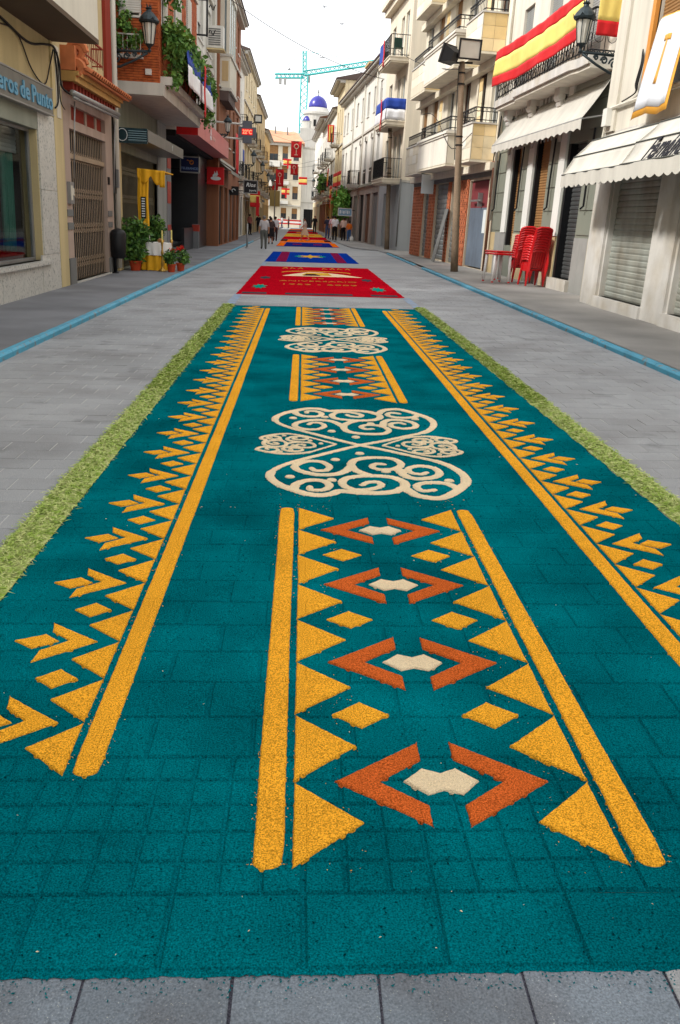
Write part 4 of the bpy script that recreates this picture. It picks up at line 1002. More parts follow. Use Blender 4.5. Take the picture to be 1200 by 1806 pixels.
# bank building -----------------------------------------------------------
m_white = plaster('plaster_white', C(208, 206, 198)); m_blackst = mat('black_stone', C(38, 40, 44), .3, var=.2, vsc=2, spec=.5); m_steel = mat('brushed_steel', C(150, 146, 138), .3, .8, var=.08)
m_bred = mat('bank_red', C(200, 20, 24), .5, var=.06); m_bpink = mat('faded_red_fascia', C(196, 108, 104), .5, var=.06, streak=.06)
t = thing('bank_building', 'white building over a black stone bank front with a long red fascia', 'building', L(40, 0, 0))
body(t, L, 33.45, 46.9, 13.4, m_white, vf=-2.6)
wo = [(36.2, 38.2, 8.6, 10.4), (36.4, 38.4, 5.2, 7.3), (40.0, 42.0, 5.2, 7.3), (40.2, 42.2, 8.6, 10.4), (43.6, 45.6, 8.6, 10.4), (43.6, 45.6, 5.4, 7.3), (40.2, 42.2, 11.2, 12.8)]
mb = MB(L); wall(mb, 33.45, 46.9, 4.4, 13.4, wo, v=.35, dep=.3); mb.build('upper_wall', m_white, t, recalc=False)
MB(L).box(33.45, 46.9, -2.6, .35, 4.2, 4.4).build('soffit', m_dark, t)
for o_ in wo: window(t, L, *o_, v=.35, blind=random.choice((.3, .6, .9)), fr=m_wframe, dep=.18)
for z in (7.9, 10.8): MB(L).box(33.5, 46.9, .352, .47, z, z + .22).build('string_course', m_band, t)
MB(L).box(33.5, 47.0, .352, .6, 13.15, 13.42).build('cornice', m_band, t)
MB(L).box(45.9, 46.88, .352, .5, 4.4, 13.1).build('pier', m_band, t)
MB(L).box(34.3, 46.9, -2.6, -2.3, 0, 4.2).build('bank_front', m_blackst, t)
for k, u in enumerate((38.6, 41.5)): MB(L).box(u, u + 2.2, -2.3, -2.26, .25, 3.4).build('bank_window', m_glass, t)
MB(L).box(43.2, 46.9, -2.6, .02, 0, 4.2).build('dark_pier', m_blackst, t)
mb = MB(L); mb.tube([(40.2, -1.0, 0), (40.2, -1.0, 4.2)], .2, 20); mb.build('steel_column', m_steel, t, smooth=True)
MB(L).box(34.3, 43.2, -2.3, -.35, -.1, .12).box(34.3, 43.2, -2.3, -.7, .12, .26).build('entrance_step', m_grb, t)
MB(L).box(39.6, 42.8, -.28, -.16, .0, .95).build('low_wall', m_blackst, t)
lp = MB(L).box(42.8, 43.1, -.2, .1, 0, 1.1).build('bank_pillar', m_adgrey, t); MB(L).box(42.79, 43.11, -.21, .115, .78, 1.08).build('pillar_badge', m_advert, lp)
fa = MB(L).box(33.75, 47.2, .36, 1.1, 4.3, 5.05).build('fascia', m_bpink, t); MB(L).box(33.7, 33.75, .34, 1.12, 4.28, 5.07).build('fascia_end', m_bred, fa)
def flame(place, s, m, parent):
    """rising flame strokes over an ellipse"""
    mb = MB()
    el = [(1.0 * math.cos(a), -.45 + .36 * math.sin(a)) for a in [k * math.pi / 10 for k in range(20)]]
    for poly in (el, [(-.5, -.2), (-.15, .0), (.05, .35), (-.28, .85), (-.3, .4), (-.62, .1)], [(-.05, -.1), (.3, .05), (.45, .3), (.2, 1.0), (.1, .55), (-.15, .2)]):
        n = len(poly); d0 = 0 if poly is el else .006
        mb.add([place(x * s, y * s, d0) for x, y in poly] + [place(x * s, y * s, d0 + .012) for x, y in poly], [tuple(range(n)), tuple(range(2 * n - 1, n - 1, -1))] + [(i, (i + 1) % n, n + (i + 1) % n, n + i) for i in range(n)])
    return mb.build('logo', m, parent)
flame(lambda x, y, d: L(38.4 + x, 1.102 + d, 4.68 + y), .24, m_wlet, fa)
text_mb('Santander', .3, lambda a, b, d: L(39.0 + a, 1.102 + d, 4.55 + b), align='LEFT', bold=.008).build('lettering', mat('fascia_faint_letters', C(206, 150, 140), .5), fa, recalc=False)
# projecting signs face the camera
def SX(Y):   # sign frame: x to the right, out towards the camera, z up, at street position Y
    return lambda x, d, z: (x, Y - d, z)
def proj_sign(name, label, Y, x0, x1, z0, z1, mface, mrim, wallx, th=.18, group=None):
    F = SX(Y); t = thing(name, label, 'sign', (x0, Y, z0), group)
    MB(F).box(x0, x1, -th, 0, z0, z1).build('panel', mface, t); r = .05
    MB(F).box(x0 - r, x1 + r, -th - .02, .012, z1, z1 + r).box(x0 - r, x1 + r, -th - .02, .012, z0 - r, z0).box(x0 - r, x0, -th - .02, .012, z0, z1).box(x1, x1 + r, -th - .02, .012, z0, z1).build('rim', mrim, t)
    MB(F).box(min(wallx, x0), max(wallx, x1) if wallx > x1 else x0 + .05, -th * .6, -th * .4, z1 - .12, z1 - .06).box(min(wallx, x0), x0 + .05, -th * .6, -th * .4, z0 + .06, z0 + .12).build('bracket', m_iron, t)
    return t, F
m_navys = mat('sign_navy', C(20, 34, 78), .4, var=.05); m_blks = mat('sign_black', C(22, 22, 25), .4, var=.08); m_ltblue = mat('sign_light_blue', C(120, 150, 200), .5)
t, F = proj_sign('telebanco_sign', 'navy projecting cash machine sign with orange emblem under the bank soffit', 40.6, -5.48, -4.72, 3.25, 3.83, m_navys, m_alu, -6.0)
text_mb('TELEBANCO', .13, lambda a, b, d: F(-5.1 + a, .002 + d, 3.34 + b), bold=.004).build('lettering', m_ltblue, t, recalc=False)
mb = MB(); mb.tube([F(-5.02 + .08 * math.cos(a), .01, 3.64 + .08 * math.sin(a)) for a in [k * math.pi / 6 for k in range(12)]], .02, 5, closed=True); mb.tube([F(-5.02, .01, 3.66), F(-5.22, .01, 3.72)], .02, 5); mb.build('emblem', mat('emblem_orange', C(210, 130, 50), .5), t)
t, F = proj_sign('bank_logo_sign', 'red square projecting sign with white flame logo beside the bank', 46.4, -4.92, -4.17, 3.0, 3.72, m_bred, m_bred, -5.06)
flame(lambda x, y, d: F(-4.52 + x, .002 + d, 3.36 + y), .26, m_wlet, t)
t, F = proj_sign('jeweller_sign', 'black projecting shop sign with white script over the left pavement', 60.5, -4.02, -3.18, 2.98, 3.72, m_blks, m_alu, -5.06)
text_mb('Rios', .34, lambda a, b, d: F(-3.6 + a, .002 + d, 3.36 + b), shear=.3, bold=.008).build('lettering', m_wlet, t, recalc=False)
text_mb('joyeria', .16, lambda a, b, d: F(-3.45 + a, .002 + d, 3.08 + b), bold=.004).build('lettering', m_wlet, t, recalc=False)
t, F = proj_sign('optician_sign', 'small black projecting sign with white scroll mark below the jeweller sign', 55.2, -4.75, -4.05, 2.72, 3.12, m_blks, m_blks, -5.06)
mb = MB()
for cx in (-4.55, -4.3): mb.tube([F(cx + .1 * math.cos(a), .01, 2.93 + .09 * math.sin(a)) for a in [k * math.pi / 5 for k in range(8)]], .022, 5)
mb.build('scroll_mark', m_wlet, t)
# pharmacy style cross with red LED display
t = thing('led_display', 'grey cross shaped display with red glowing temperature on white arms', 'display', (-2.98, 46.4, 5.0))
F = SX(46.4); xc, zc = -2.98, 5.5
m_led = mat('led_housing', C(92, 96, 104), .6, var=.1)
MB(F).box(xc - .23, xc + .23, -.2, 0, zc - .52, zc + .5).box(xc - .44, xc - .23, -.2, -.002, zc - .26, zc + .22).box(xc + .23, xc + .44, -.2, -.002, zc - .26, zc + .22).build('housing', m_led, t)
m_ledr = mat('led_red', (1., .10, .05), .5, var=0, emit=2.2)
MB(F).box(xc - .27, xc + .27, 0, .012, zc - .15, zc + .14).build('screen', mat('led_screen', (.45, .02, .02), .5, var=0, emit=.35), t)
text_mb('22°C', .25, lambda a, b, d: F(xc + a, .014 + d, zc - .09 + b), sx=.84, bold=.008).build('digits', m_ledr, t, recalc=False)
for dz in (.34, -.34): MB(F).tube([(-4.7, -.1, zc + dz + .04), (xc - .22, -.1, zc + dz)], .045, 8).build('arm', m_blind_w, t, smooth=True)
# empty iron sign bracket high on the white wall
t = thing('iron_sign_frame', 'dark iron hanging sign frame with scrolls high on the white bank building', 'sign frame', (-4.7, 37.2, 8.2))
F = SX(37.2); mb = MB(F); mb.tube([(-4.71, 0, 9.25), (-4.0, 0, 9.25)], .035, 6).tube([(-4.0, 0, 9.32), (-4.0, 0, 8.0)], .04, 6).tube([(-4.71, 0, 8.05), (-4.0, 0, 8.05)], .035, 6)
for z in (9.0, 8.15): mb.tube([(-3.92 + .1 * k * .4, 0, z + .1 * math.sin(k * 1.3)) for k in range(7)], .02, 5)
mb.build('frame', m_iron, t, smooth=True)
# air conditioner
t = thing('air_conditioner', 'white air conditioner box on brackets on the white bank building', 'air conditioner', (-4.4, 43.5, 9.3))
MB(L).box(43.6, 44.3, .37, 1.1, 8.75, 9.65).build('casing', m_blind_w, t); mb = MB(L)
for k in range(8): mb.box(43.585, 43.6, .44, .98, 8.85 + .09 * k, 8.9 + .09 * k)
mb.build('grille', m_grb, t); MB(L).box(43.5, 44.4, .36, 1.15, 8.66, 8.72).build('bracket', m_cream, t)

# ------------------------------------------------------------------ generic street house
def house(name, label, F, u0, u1, h, wm, floors, cols, shop='doors', bal=(), wfr=None, blind=.5, bm_=None, eav=None, em=None, str_c=True, gh=3.6, shopm=None, rail=None, ww=1.1, scroll=False, vb=-9, sills=True, arch=False, balm=None, bd=.75, roof=None):
    """floors: list of (sill z, head z); cols: window centres; bal: set of (floor, col) with balcony"""
    t = thing(name, label, 'building', F((u0 + u1) / 2, 0, 0))
    body(t, F, u0, u1, h, wm, vb)
    ops = []
    for fi, (a, b) in enumerate(floors):
        for ci, c in enumerate(cols):
            full_ = (fi, ci) in bal; ops.append((c - ww / 2, c + ww / 2, (a - .75) if full_ else a, b, fi, ci))
    n = max(2, int(round((u1 - u0) / 3.2))); dw = (u1 - u0) / n
    dops = [(u0 + dw * (k + .5) - dw * .36, u0 + dw * (k + .5) + dw * .36, .02, gh - .6) for k in range(n)]
    mb = MB(F); wall(mb, u0, u1, gh, h, [o[:4] for o in ops]); mb.build('wall', wm, t, recalc=False)
    mb = MB(F); wall(mb, u0, u1, -.4, gh, dops, v=.02); mb.build('ground_floor_wall', shopm or wm, t, recalc=False)
    for k, d in enumerate(dops):
        ks = shop[k % len(shop)]
        if ks == 's':
            m2 = MB(F); slats(m2, d[0], d[1], d[2], d[3], -.1, .1, .02); m2.build('roller_shutter', m_shut, t, recalc=False)
        elif ks == 'w':
            w_ = MB(F).box(d[0], d[1], -.2, -.14, d[2], d[2] + .5).box(d[0], d[1], -.2, -.14, d[3] - .4, d[3]).box(d[0], d[0] + .08, -.2, -.14, d[2] + .5, d[3] - .4).box(d[1] - .08, d[1], -.2, -.14, d[2] + .5, d[3] - .4).build('shop_window', m_bframe, t)
            MB(F).box(d[0] + .08, d[1] - .08, -.18, -.17, d[2] + .5, d[3] - .4).build('pane', m_glass, w_)
        else:
            dd = MB(F).box(d[0], (d[0] + d[1]) / 2 - .01, -.16, -.1, d[2], d[3]).box((d[0] + d[1]) / 2 + .01, d[1], -.16, -.1, d[2], d[3]).build('door', {'d': m_bframe, 'g': m_grb, 'k': m_dark}[ks], t)
            m2 = MB(F)
            for s_ in (0, 1):
                a = d[0] + (d[1] - d[0]) * (.5 * s_ + .08); b = a + (d[1] - d[0]) * .34
                for z0, z1 in ((.25, 1.1), (1.25, d[3] - .25)): m2.box(a, b, -.1, -.08, z0, z1)
            m2.build('door_panel', {'d': m_bframe, 'g': m_grb, 'k': m_dark}[ks], dd)
    for o in ops:
        b = blind if not isinstance(blind, (list, tuple)) else random.choice(blind)
        window(t, F, *o[:4], fr=wfr, blind=b, bm_=bm_, sill=sills and (o[4], o[5]) not in bal)
        if (o[4], o[5]) in bal: balcony(t, F, o[0] - .35, o[1] + .35, o[2], bd, .95, rail=rail, step=.14, slab=balm or m_band, scroll=scroll)
    if str_c:
        for fi, (a, b) in enumerate(floors): MB(F).box(u0, u1, .002, .09, a - 1.02, a - .9).build('string_course', m_band, t)
    if eav: eave(t, F, u0, u1, h, eav, em, under=balm or m_band)
    else: MB(F).box(u0, u1, -.3, .16, h - .18, h + .06).build('cornice', m_band, t)
    return t
m_brown = plaster('plaster_brown', C(140, 92, 66)); m_tan = plaster('plaster_tan', C(190, 166, 124)); m_sand = plaster('plaster_sand', C(214, 198, 164)); m_ochre = plaster('plaster_ochre', C(206, 170, 110)); m_ivory = plaster('plaster_ivory', C(222, 219, 210), streak=.12)
m_darkeave = mat('dark_eave', C(84, 70, 66), .8, var=.1)
L5 = Fr((-4.45, 0), (-4.45, 40))
t = house('brown_house', 'tall brown house with projecting glazed bay and dark overhanging eave', L5, 46.95, 61.5, 13.0, m_brown, [(5.2, 7.4), (8.6, 10.6), (11.0, 12.5)], [53.5, 56.5, 59.5], shop='kdg', eav=.5, em=m_darkeave, blind=(.4, .8), bm_=m_blind_b, wfr=m_bframe)
gb = MB(L5).box(47.4, 51.6, 0, .5, 7.6, 9.0).build('glazed_bay', m_creamlt, t)
MB(L5).box(47.35, 51.65, 0, 0.57, 7.45, 7.6).box(47.35, 51.65, 0, 0.57, 9.0, 9.12).build('bay_moulding', m_band, gb); MB(L5).box(47.3, 51.5, 0, .45, 7.0, 7.45).build('bay_bracket', m_darkeave, gb)
bwin = MB(L5).box(47.5, 51.5, .02, .42, 9.12, 11.8).build('bay_window', m_glass2, gb)
mb = MB(L5)
for u in (47.5, 48.8, 50.1, 51.4): mb.box(u - .06, u + .06, .36, .46, 9.12, 11.8)
mb.box(47.44, 51.56, .0, .49, 11.8, 12.0); mb.box(47.42, 47.5, .0, .2, 9.12, 11.8); mb.box(47.42, 47.5, .3, .46, 9.12, 11.8); mb.build('bay_mullions', m_creamlt, bwin)
MB(L5).box(47.39, 47.4, .1, .42, 7.9, 8.8).build('bay_panel', m_tan, gb)
t = house('pale_eave_house', 'pale narrow house with green gutter and grey rolled eave, left side', L, 61.55, 74.5, 12.2, m_ivory, [(4.9, 7.0), (8.2, 10.4)], [64, 67.5, 71], shop='kws', eav=.5, em=m_darkeave, bal={(0, 0), (0, 1), (0, 2), (1, 1)}, blind=(.3, .7))
t = house('sand_balcony_house', 'sand coloured house with iron balconies on two floors, left side', L, 74.55, 93, 13.8, m_sand, [(4.9, 7.2), (8.2, 10.4), (11.2, 12.9)], [77, 80.5, 84, 87.5, 91], shop='wkds', eav=.4, em=m_darkeave, bal={(0, 0), (0, 2), (0, 4), (1, 0), (1, 1), (1, 3)}, blind=(.3, .7))
t = house('tan_house', 'tan house with closed blinds far along the left side', L, 93.05, 112, 12.8, m_tan, [(4.9, 7.2), (8.2, 10.6)], [95.5, 99, 103, 107, 110], shop='wsk', eav=.35, em=m_darkeave, bal={(0, 1), (0, 3), (1, 0), (1, 2)}, blind=(.4, .9), bm_=m_blind_b)
t = house('olive_eave_house', 'last house on the left with an olive tiled eave before the square', L, 112.05, 128, 11.4, m_ochre, [(4.8, 7.0), (8.0, 10.0)], [114.5, 118, 122, 125.5], shop='kw', eav=.5, em=m_darkeave, bal={(0, 0), (0, 2), (1, 1), (1, 3)}, blind=(.4, .9), bm_=m_blind_b)
house('added_shade_house_left', 'plain cream house at the viewer\'s left, outside the picture', L, -16, 5.95, 8.4, m_cream, [(4.9, 6.8)], [-13, -9, -5, -1, 3], shop='wd', blind=.6)  # unseen house, added to keep direct sun off the near carpet
# shop canopies along the left
def canopy(label, F, u0, u1, z0, z1, v, m, drop=.25, scall=False, name='awning', cat='awning', n=0):
    t = thing(name, label, cat, F((u0 + u1) / 2, 0, z0))
    MB(F).cloth(lambda a, b: (u0 + (u1 - u0) * a, v * (1 - b) + .03, z0 + (z1 - z0) * b - .03 * math.sin(math.pi * b)), 6, 5, .012, (0, 0, 1)).build('cloth', m, t, smooth=True)
    MB(F).cloth(lambda a, b: (u0 + (u1 - u0) * a, v + .03, z0 - drop * (1 - b) + (.05 * abs(math.sin(a * (u1 - u0) * 7)) * (1 - b) if scall else 0)), max(8, int((u1 - u0) * 14)) if scall else 6, 2, .01).build('valance', m, t)
    MB(F).tube([(u0 + .05, v, z0), (u0 + .05, .02, z0 + .1)], .018, 5).tube([(u1 - .05, v, z0), (u1 - .05, .02, z0 + .1)], .018, 5).tube([(u0, v + .01, z0), (u1, v + .01, z0)], .022, 6).build('frame', m_alu, t)
    return t
m_awngrey = mat('awning_grey', C(150, 148, 138), .9, var=.1, streak=.1); m_awncream = mat('awning_cream', C(206, 192, 158), .9, var=.1)
canopy('grey folded awning just past the red bank fascia', L5, 47.5, 53.0, 3.75, 4.15, .6, m_awngrey, .14)
canopy('flat grey awning under the black projecting sign', L, 61.8, 70.5, 2.95, 3.4, 1.0, m_awngrey, .12)
canopy('rounded cream awning far along the left pavement', L, 76, 84, 2.7, 3.5, 1.15, m_awncream, .35)
canopy('dark grey awning beyond the cream one on the left', L, 86, 92, 3.1, 3.6, 1.0, mat('awning_dark', C(80, 84, 84), .9), .2)

# ------------------------------------------------------------------ wall lanterns
m_lglass = mat('lantern_glass', C(196, 194, 184), .35, var=.06, vsc=5, spec=.4); m_lmet = mat('lantern_metal', C(48, 58, 62), .5, .4, var=.2, vsc=8)
def lantern(label):
    """origin at the wall plate, arm along +X, lantern at x=1"""
    t = thing('wall_lantern', label, 'street lamp', (0, 0, 0), 'lanterns along the street')
    mb = MB(); mb.box(0, .03, -.05, .05, -.42, .12)
    mb.tube([(0, 0, .0), (1.02, 0, .04)], .034, 6); mb.tube([(0, 0, -.38), (.25, 0, -.36), (.6, 0, -.2), (.95, 0, .0)], .03, 6)
    for cx, cz, r in ((.17, -.17, .13), (.42, -.11, .085), (.62, -.06, .055), (.86, .0, .05)):
        mb.tube([(cx + r * (1 - k / 22) * math.cos(k * .55), 0, cz + r * (1 - k / 22) * math.sin(k * .55)) for k in range(17)], .022, 5)
    for k in range(6): mb.tube([(.12 + k * .13, 0, .03), (.18 + k * .13, 0, .1), (.24 + k * .13, 0, .035)], .014, 4)
    mb.build('bracket', m_lmet, t, smooth=True, local=True)
    mb = MB(); mb.lathe([(.03, .02), (.05, .06), (.025, .1), (.06, .15), (.1, .19), (.115, .21)], (1, 0, 0), 10)
    for k in range(6):
        a = k * math.pi / 3; mb.tube([(1 + .115 * math.cos(a), .115 * math.sin(a), .2), (1 + .185 * math.cos(a), .185 * math.sin(a), .68)], .012, 4)
    mb.lathe([(.2, .68), (.2, .71)], (1, 0, 0), 6); fr_ = mb.build('cage', m_lmet, t, local=True)
    mb = MB(); mb.lathe([(.105, .21), (.175, .68)], (1, 0, 0), 6); mb.build('pane', m_lglass, t, local=True)
    mb = MB(); mb.lathe([(.24, .7), (.26, .74), (.21, .83), (.12, .93), (.07, .96), (.06, 1.0), (.09, 1.03), (.05, 1.06)], (1, 0, 0), 14); rf = mb.build('hood', m_lmet, t, smooth=False, local=True)
    mb = MB()
    for k in range(6):
        a = k * math.pi / 3; mb.add([(1 + .06 * math.cos(a - .35), .06 * math.sin(a - .35), 1.04), (1 + .06 * math.cos(a + .35), .06 * math.sin(a + .35), 1.04), (1 + .11 * math.cos(a), .11 * math.sin(a), 1.16)], [(0, 1, 2)])
        mb.add([(1 + .25 * math.cos(a + .3), .25 * math.sin(a + .3), .72), (1 + .25 * math.cos(a - .3), .25 * math.sin(a - .3), .72), (1 + .28 * math.cos(a), .28 * math.sin(a), .8)], [(0, 1, 2)])
    mb.build('crown', m_lmet, rf, local=True)
    return t
lamp0 = lantern('large iron wall lantern in front of the orange brick wall')
lamp0.location = (-5.1, 24.55, 5.36); lamp0.scale = (1.0, 1.0, .98)
R2 = Fr((6.55, 18.7), (6.15, 29.2))
for (x, y, z, rz, sc_, lab) in ((6.38, 19.25, 5.08, math.pi, .88, 'large iron wall lantern before the Spanish flag balcony'),
        (-4.71, 45.5, 5.2, 0, .84, 'iron wall lantern in front of the temperature display arms'),
        (-5.02, 71.0, 5.2, 0, 1.0, 'iron lantern above the black jeweller sign'),
        (-5.02, 86.0, 5.3, 0, 1.0, 'second far lantern on the left past the jeweller sign'),
        (-5.02, 100.0, 5.0, 0, 1.0, 'third far lantern on the left past the jeweller sign'),
        (-5.02, 114.0, 5.0, 0, 1.0, 'farthest lantern on the left wall before the square'),
        (2.95, 106.0, 5.5, math.pi, 1.15, 'nearer of the two far lanterns on the right side'),
        (2.35, 128.0, 5.7, math.pi, 1.15, 'farther of the two far lanterns on the right side')):
    copy_tree(lamp0, loc=(x, y, z), rz=rz, label=lab, scale=(sc_, sc_, sc_))
# ------------------------------------------------------------------ right side of the street
R1 = Fr((6.0, 10), (6.0, 20))
m_r1 = plaster('plaster_warm_cream', C(206, 200, 186)); m_r1b = plaster('pale_marble_wall', C(203, 200, 194), rough=.6, var=.1, vsc=2.5, streak=.1, rgb2=C(188, 181, 168), mixsc=1.8); m_ofr = mat('orange_frame', C(206, 140, 64), .6, var=.08)
t = thing('corner_shop_building', 'cream building with marble ground floor, roller shutters and scalloped awning', 'building', R1(4, 0, 0))
body(t, R1, -6, 8.45, 8.6, m_r1)
m_shutl = mat('pale_shutter', C(158, 162, 154), .55, .15, var=.12, vsc=1.2, streak=.2, rgb2=C(138, 134, 122), mixsc=1.3)
so_ = [(5.12, 7.42, .2, 2.75), (1.45, 4.0, .2, 2.75), (-2.6, .4, .2, 2.75)]
mb = MB(R1); wall(mb, -6, 8.45, -.3, 3.3, so_, dep=.28); mb.build('ground_floor_wall', m_r1b, t, recalc=False)
uo = [(3.0, 6.5, 3.75, 6.2), (-3, -.4, 3.75, 6.2)]
mb = MB(R1); wall(mb, -6, 8.45, 3.3, 8.6, uo); mb.build('upper_wall', m_r1, t, recalc=False)
for a, b, c, d in so_:
    m2 = MB(R1); slats(m2, a, b, c, d, -.12, .105, .016); m2.build('roller_shutter', m_shutl, t, recalc=False)
    MB(R1).box(a - .1, b + .1, -.28, .1, -.05, .2).build('door_step', m_r1b, t)
for a, b in ((7.5, 8.42), (4.08, 5.04), (.48, 1.38)):
    MB(R1).box(a, b, .002, .05, -.2, 3.2).build('pilaster', m_r1b, t)
for a, b, c, d in uo:
    window(t, R1, a, b, c, d, fr=m_ofr, blind=.55, bm_=m_blind_b, split=2)
    MB(R1).box(a - .16, a, -.02, .07, c - .1, d + .14).box(b, b + .16, -.02, .07, c - .1, d + .14).box(a, b, -.02, .07, d, d + .14).build('window_surround', m_ofr, t)
MB(R1).box(7.9, 8.44, .002, .05, 3.3, 8.6).build('corner_pier', m_r1, t)
MB(R1).box(8.05, 8.3, .05, .16, 3.4, 3.72).build('alarm_box', m_wframe, t)
MB(R1).tube([(-6, .05, 3.78), (2, .05, 3.75), (8.3, .06, 3.72), (8.4, .06, 3.2)], .03, 6).build('conduit', m_pipe, t)
for k in range(4): cable(t, R1, [(6.9, .04, 4.55 - .02 * k), (6.75 + .03 * k, .06, 4.3), (6.82 + .04 * k, .07, 4.0), (6.95, .05, 3.85), (7.6, .05, 3.78)], .013)
# big scalloped awning in two lengths
m_awn = mat('awning_white_canvas', C(196, 192, 182), .9, var=.06, vsc=1.5, streak=.1, fine=.04); m_awnd = mat('awning_seam', C(74, 76, 72), .8)
def bow_awning(label, u0, u1, k, txt=None):
    t = thing('shop_awning', label, 'awning', R1((u0 + u1) / 2, 0, 3.2))
    prof = [(.02, 3.26), (.4 * k, 3.1), (.72 * k, 2.78), (.92 * k, 2.44)]
    for (va, za), (vb, zb) in zip(prof, prof[1:]):
        MB(R1).cloth(lambda a, b: (u0 + (u1 - u0) * a, va + (vb - va) * b - .02 * math.sin(math.pi * b) * (1 + .4 * math.sin(a * 9)), za + (zb - za) * b - .015 * math.sin(math.pi * b)), 14, 6, .012, (0, .6, .8)).build('canvas', m_awn, t, smooth=True)
    n = int((u1 - u0) * 20)
    MB(R1).cloth(lambda a, b: (u0 + (u1 - u0) * a, .92 * k + .015 + .012 * math.sin(a * 31), 2.44 - (1 - b) * (.2 + .045 * abs(math.sin(a * (u1 - u0) * 10)))), n * 2, 3, .01).build('valance', m_awn, t, smooth=False)
    m2 = MB(R1)
    for v_, z_ in prof[1:]: m2.tube([(u0, v_ + .004, z_ + .004), (u1, v_ + .004, z_ + .004)], .013, 6)
    m2.build('seam', m_awnd, t)
    for u in (u0, u1):
        m2 = MB(R1); pp = prof + [(.02, 2.6)]; m2.add([(u, v_, z_) for v_, z_ in pp] + [(u - .01, v_, z_) for v_, z_ in pp], [(0, 1, 2, 3, 4), (9, 8, 7, 6, 5)] + [(i, (i + 1) % 5, 5 + (i + 1) % 5, 5 + i) for i in range(5)]); m2.build('end_canvas', m_awn, t)
    MB(R1).tube([(u0, .9 * k, 2.43), (u1, .9 * k, 2.43)], .025, 6).build('front_bar', m_alu, t)
    if txt:
        (va, za), (vb, zb) = prof[2], prof[3]; Ln = math.hypot(vb - va, zb - za)
        def T(a, b, d):
            f = 1 - (b + .02) / Ln; return R1(3.62 - a, va + (vb - va) * f + .012 + d * .7, za + (zb - za) * f + .01 + d * .5)
        text_mb(txt, .54, T, shear=.2, sx=.72, align='LEFT', bold=.010).build('lettering', mat('awning_letters', C(26, 26, 34), .8), t, recalc=False)
    return t
bow_awning('far length of white scalloped shop awning, without lettering', 4.55, 8.0, .98)
bow_awning('near length of white scalloped shop awning with dark script lettering', -3.0, 4.5, 1.06, 'Fernández')
# white and gold religious banner under the window
m_bgold = mat('banner_gold', C(222, 160, 62), .6, var=.1, vsc=5); m_bwhite = mat('banner_white', C(206, 209, 215), .6, var=.05)
t = thing('balcony_banner', 'white satin banner with gold border and gold staff emblem', 'banner', R1(5.5, .1, 3.2))
bu0, bu1, bz0, bz1 = 4.72, 6.22, 3.32, 4.85
bp = lambda a, b, e=0: (bu0 + (bu1 - bu0) * a, .1 + .2 * (1 - b) + .025 * math.sin(a * 15 + b * 2) + e, bz0 + (bz1 - bz0) * b - .03 * math.sin(a * 7))
MB(R1).cloth(lambda a, b: bp(a, b), 30, 10, .008).build('border', m_bgold, t, smooth=True)
MB(R1).cloth(lambda a, b: bp(.045 + .91 * a, .075 + .91 * b, .008), 28, 10, .004).build('field', m_bwhite, t, smooth=True)
m2 = MB(R1)
m2.cloth(lambda a, b: bp(.46 + .12 * a * (1 - .3 * b), .3 + .45 * b, .014), 4, 6, .004).cloth(lambda a, b: bp(.38 + .26 * a, .73 + .06 * b, .016), 4, 3, .004).build('emblem', m_bgold, t, smooth=True)

# tiled cafe building with the flag balcony --------------------------------
m_gpan = mat('grey_green_panel', C(128, 132, 120), .35, var=.06, vsc=1, spec=.5, rnd=.06); m_r2 = plaster('plaster_light', C(214, 208, 194)); m_wmul = mat('white_mullion', C(220, 220, 214), .5, var=.04)
t = thing('cafe_building', 'cafe front of grey panels with white mullions and carved corbels below a balcony', 'building', R2(5, 0, 0))
body(t, R2, .1, 10.5, 9.6, m_r2, vf=-.26)
mb = MB(R2); wall(mb, .1, 10.5, -.3, 4.95, [(2.35, 3.6, .26, 3.4), (5.12, 6.3, .9, 4.4), (7.78, 8.57, .9, 4.4)], dep=.24); mb.build('wall', m_gpan, t, recalc=False)
up = [(2.4, 3.5, 5.0, 7.4), (5.6, 6.7, 5.0, 7.4), (8.2, 9.2, 5.0, 7.4)]
mb = MB(R2); wall(mb, .1, 10.5, 4.95, 9.6, up); mb.build('upper_wall', m_r2, t, recalc=False)
for o_ in up: window(t, R2, *o_, blind=.97, bm_=m_blind_g, sill=False)
marb = [mat('slab_ochre', C(190, 170, 130), .4, var=.15, vsc=3, spec=.5), mat('slab_grey', C(150, 150, 146), .4, var=.12, vsc=3, spec=.5), mat('slab_pale', C(204, 190, 160), .4, var=.15, vsc=2, spec=.5)]
for k, (a, b) in enumerate(((.3, .85), (.85, 1.35), (1.35, 1.85), (1.85, 2.3), (3.66, 3.95), (3.95, 4.3), (4.3, 4.7), (4.7, 5.1), (6.32, 6.7), (6.7, 7.2), (7.2, 7.75), (8.6, 9.2), (9.2, 9.8), (9.8, 10.45))):
    MB(R2).box(a + .003, b - .003, .002, .03, -.1, 1.25).build('marble_slab', marb[(k * 2 + k // 3) % 3], t)
for a, b in ((1.3, 2.3), (4.2, 5.08), (6.9, 7.75), (9.15, 10.4)):
    zs = [1.3, 1.85, 2.42, 3.0, 3.6, 4.2, 4.72]
    for z0, z1 in zip(zs, zs[1:]): MB(R2).box(a + .04, b - .04, .002, .022, z0 + .02, z1 - .02).build('panel', m_gpan, t)
for a, b in ((3.66, 4.14), (6.36, 6.86), (8.62, 9.1), (.5, 1.2)): MB(R2).box(a, b, .002, .06, 1.26, 4.8).build('white_pier', m_wmul, t)
m2 = MB(R2); slats(m2, 2.35, 3.6, .26, 3.4, -.18, .1, .02); m2.build('roller_shutter', m_shut2, t, recalc=False)
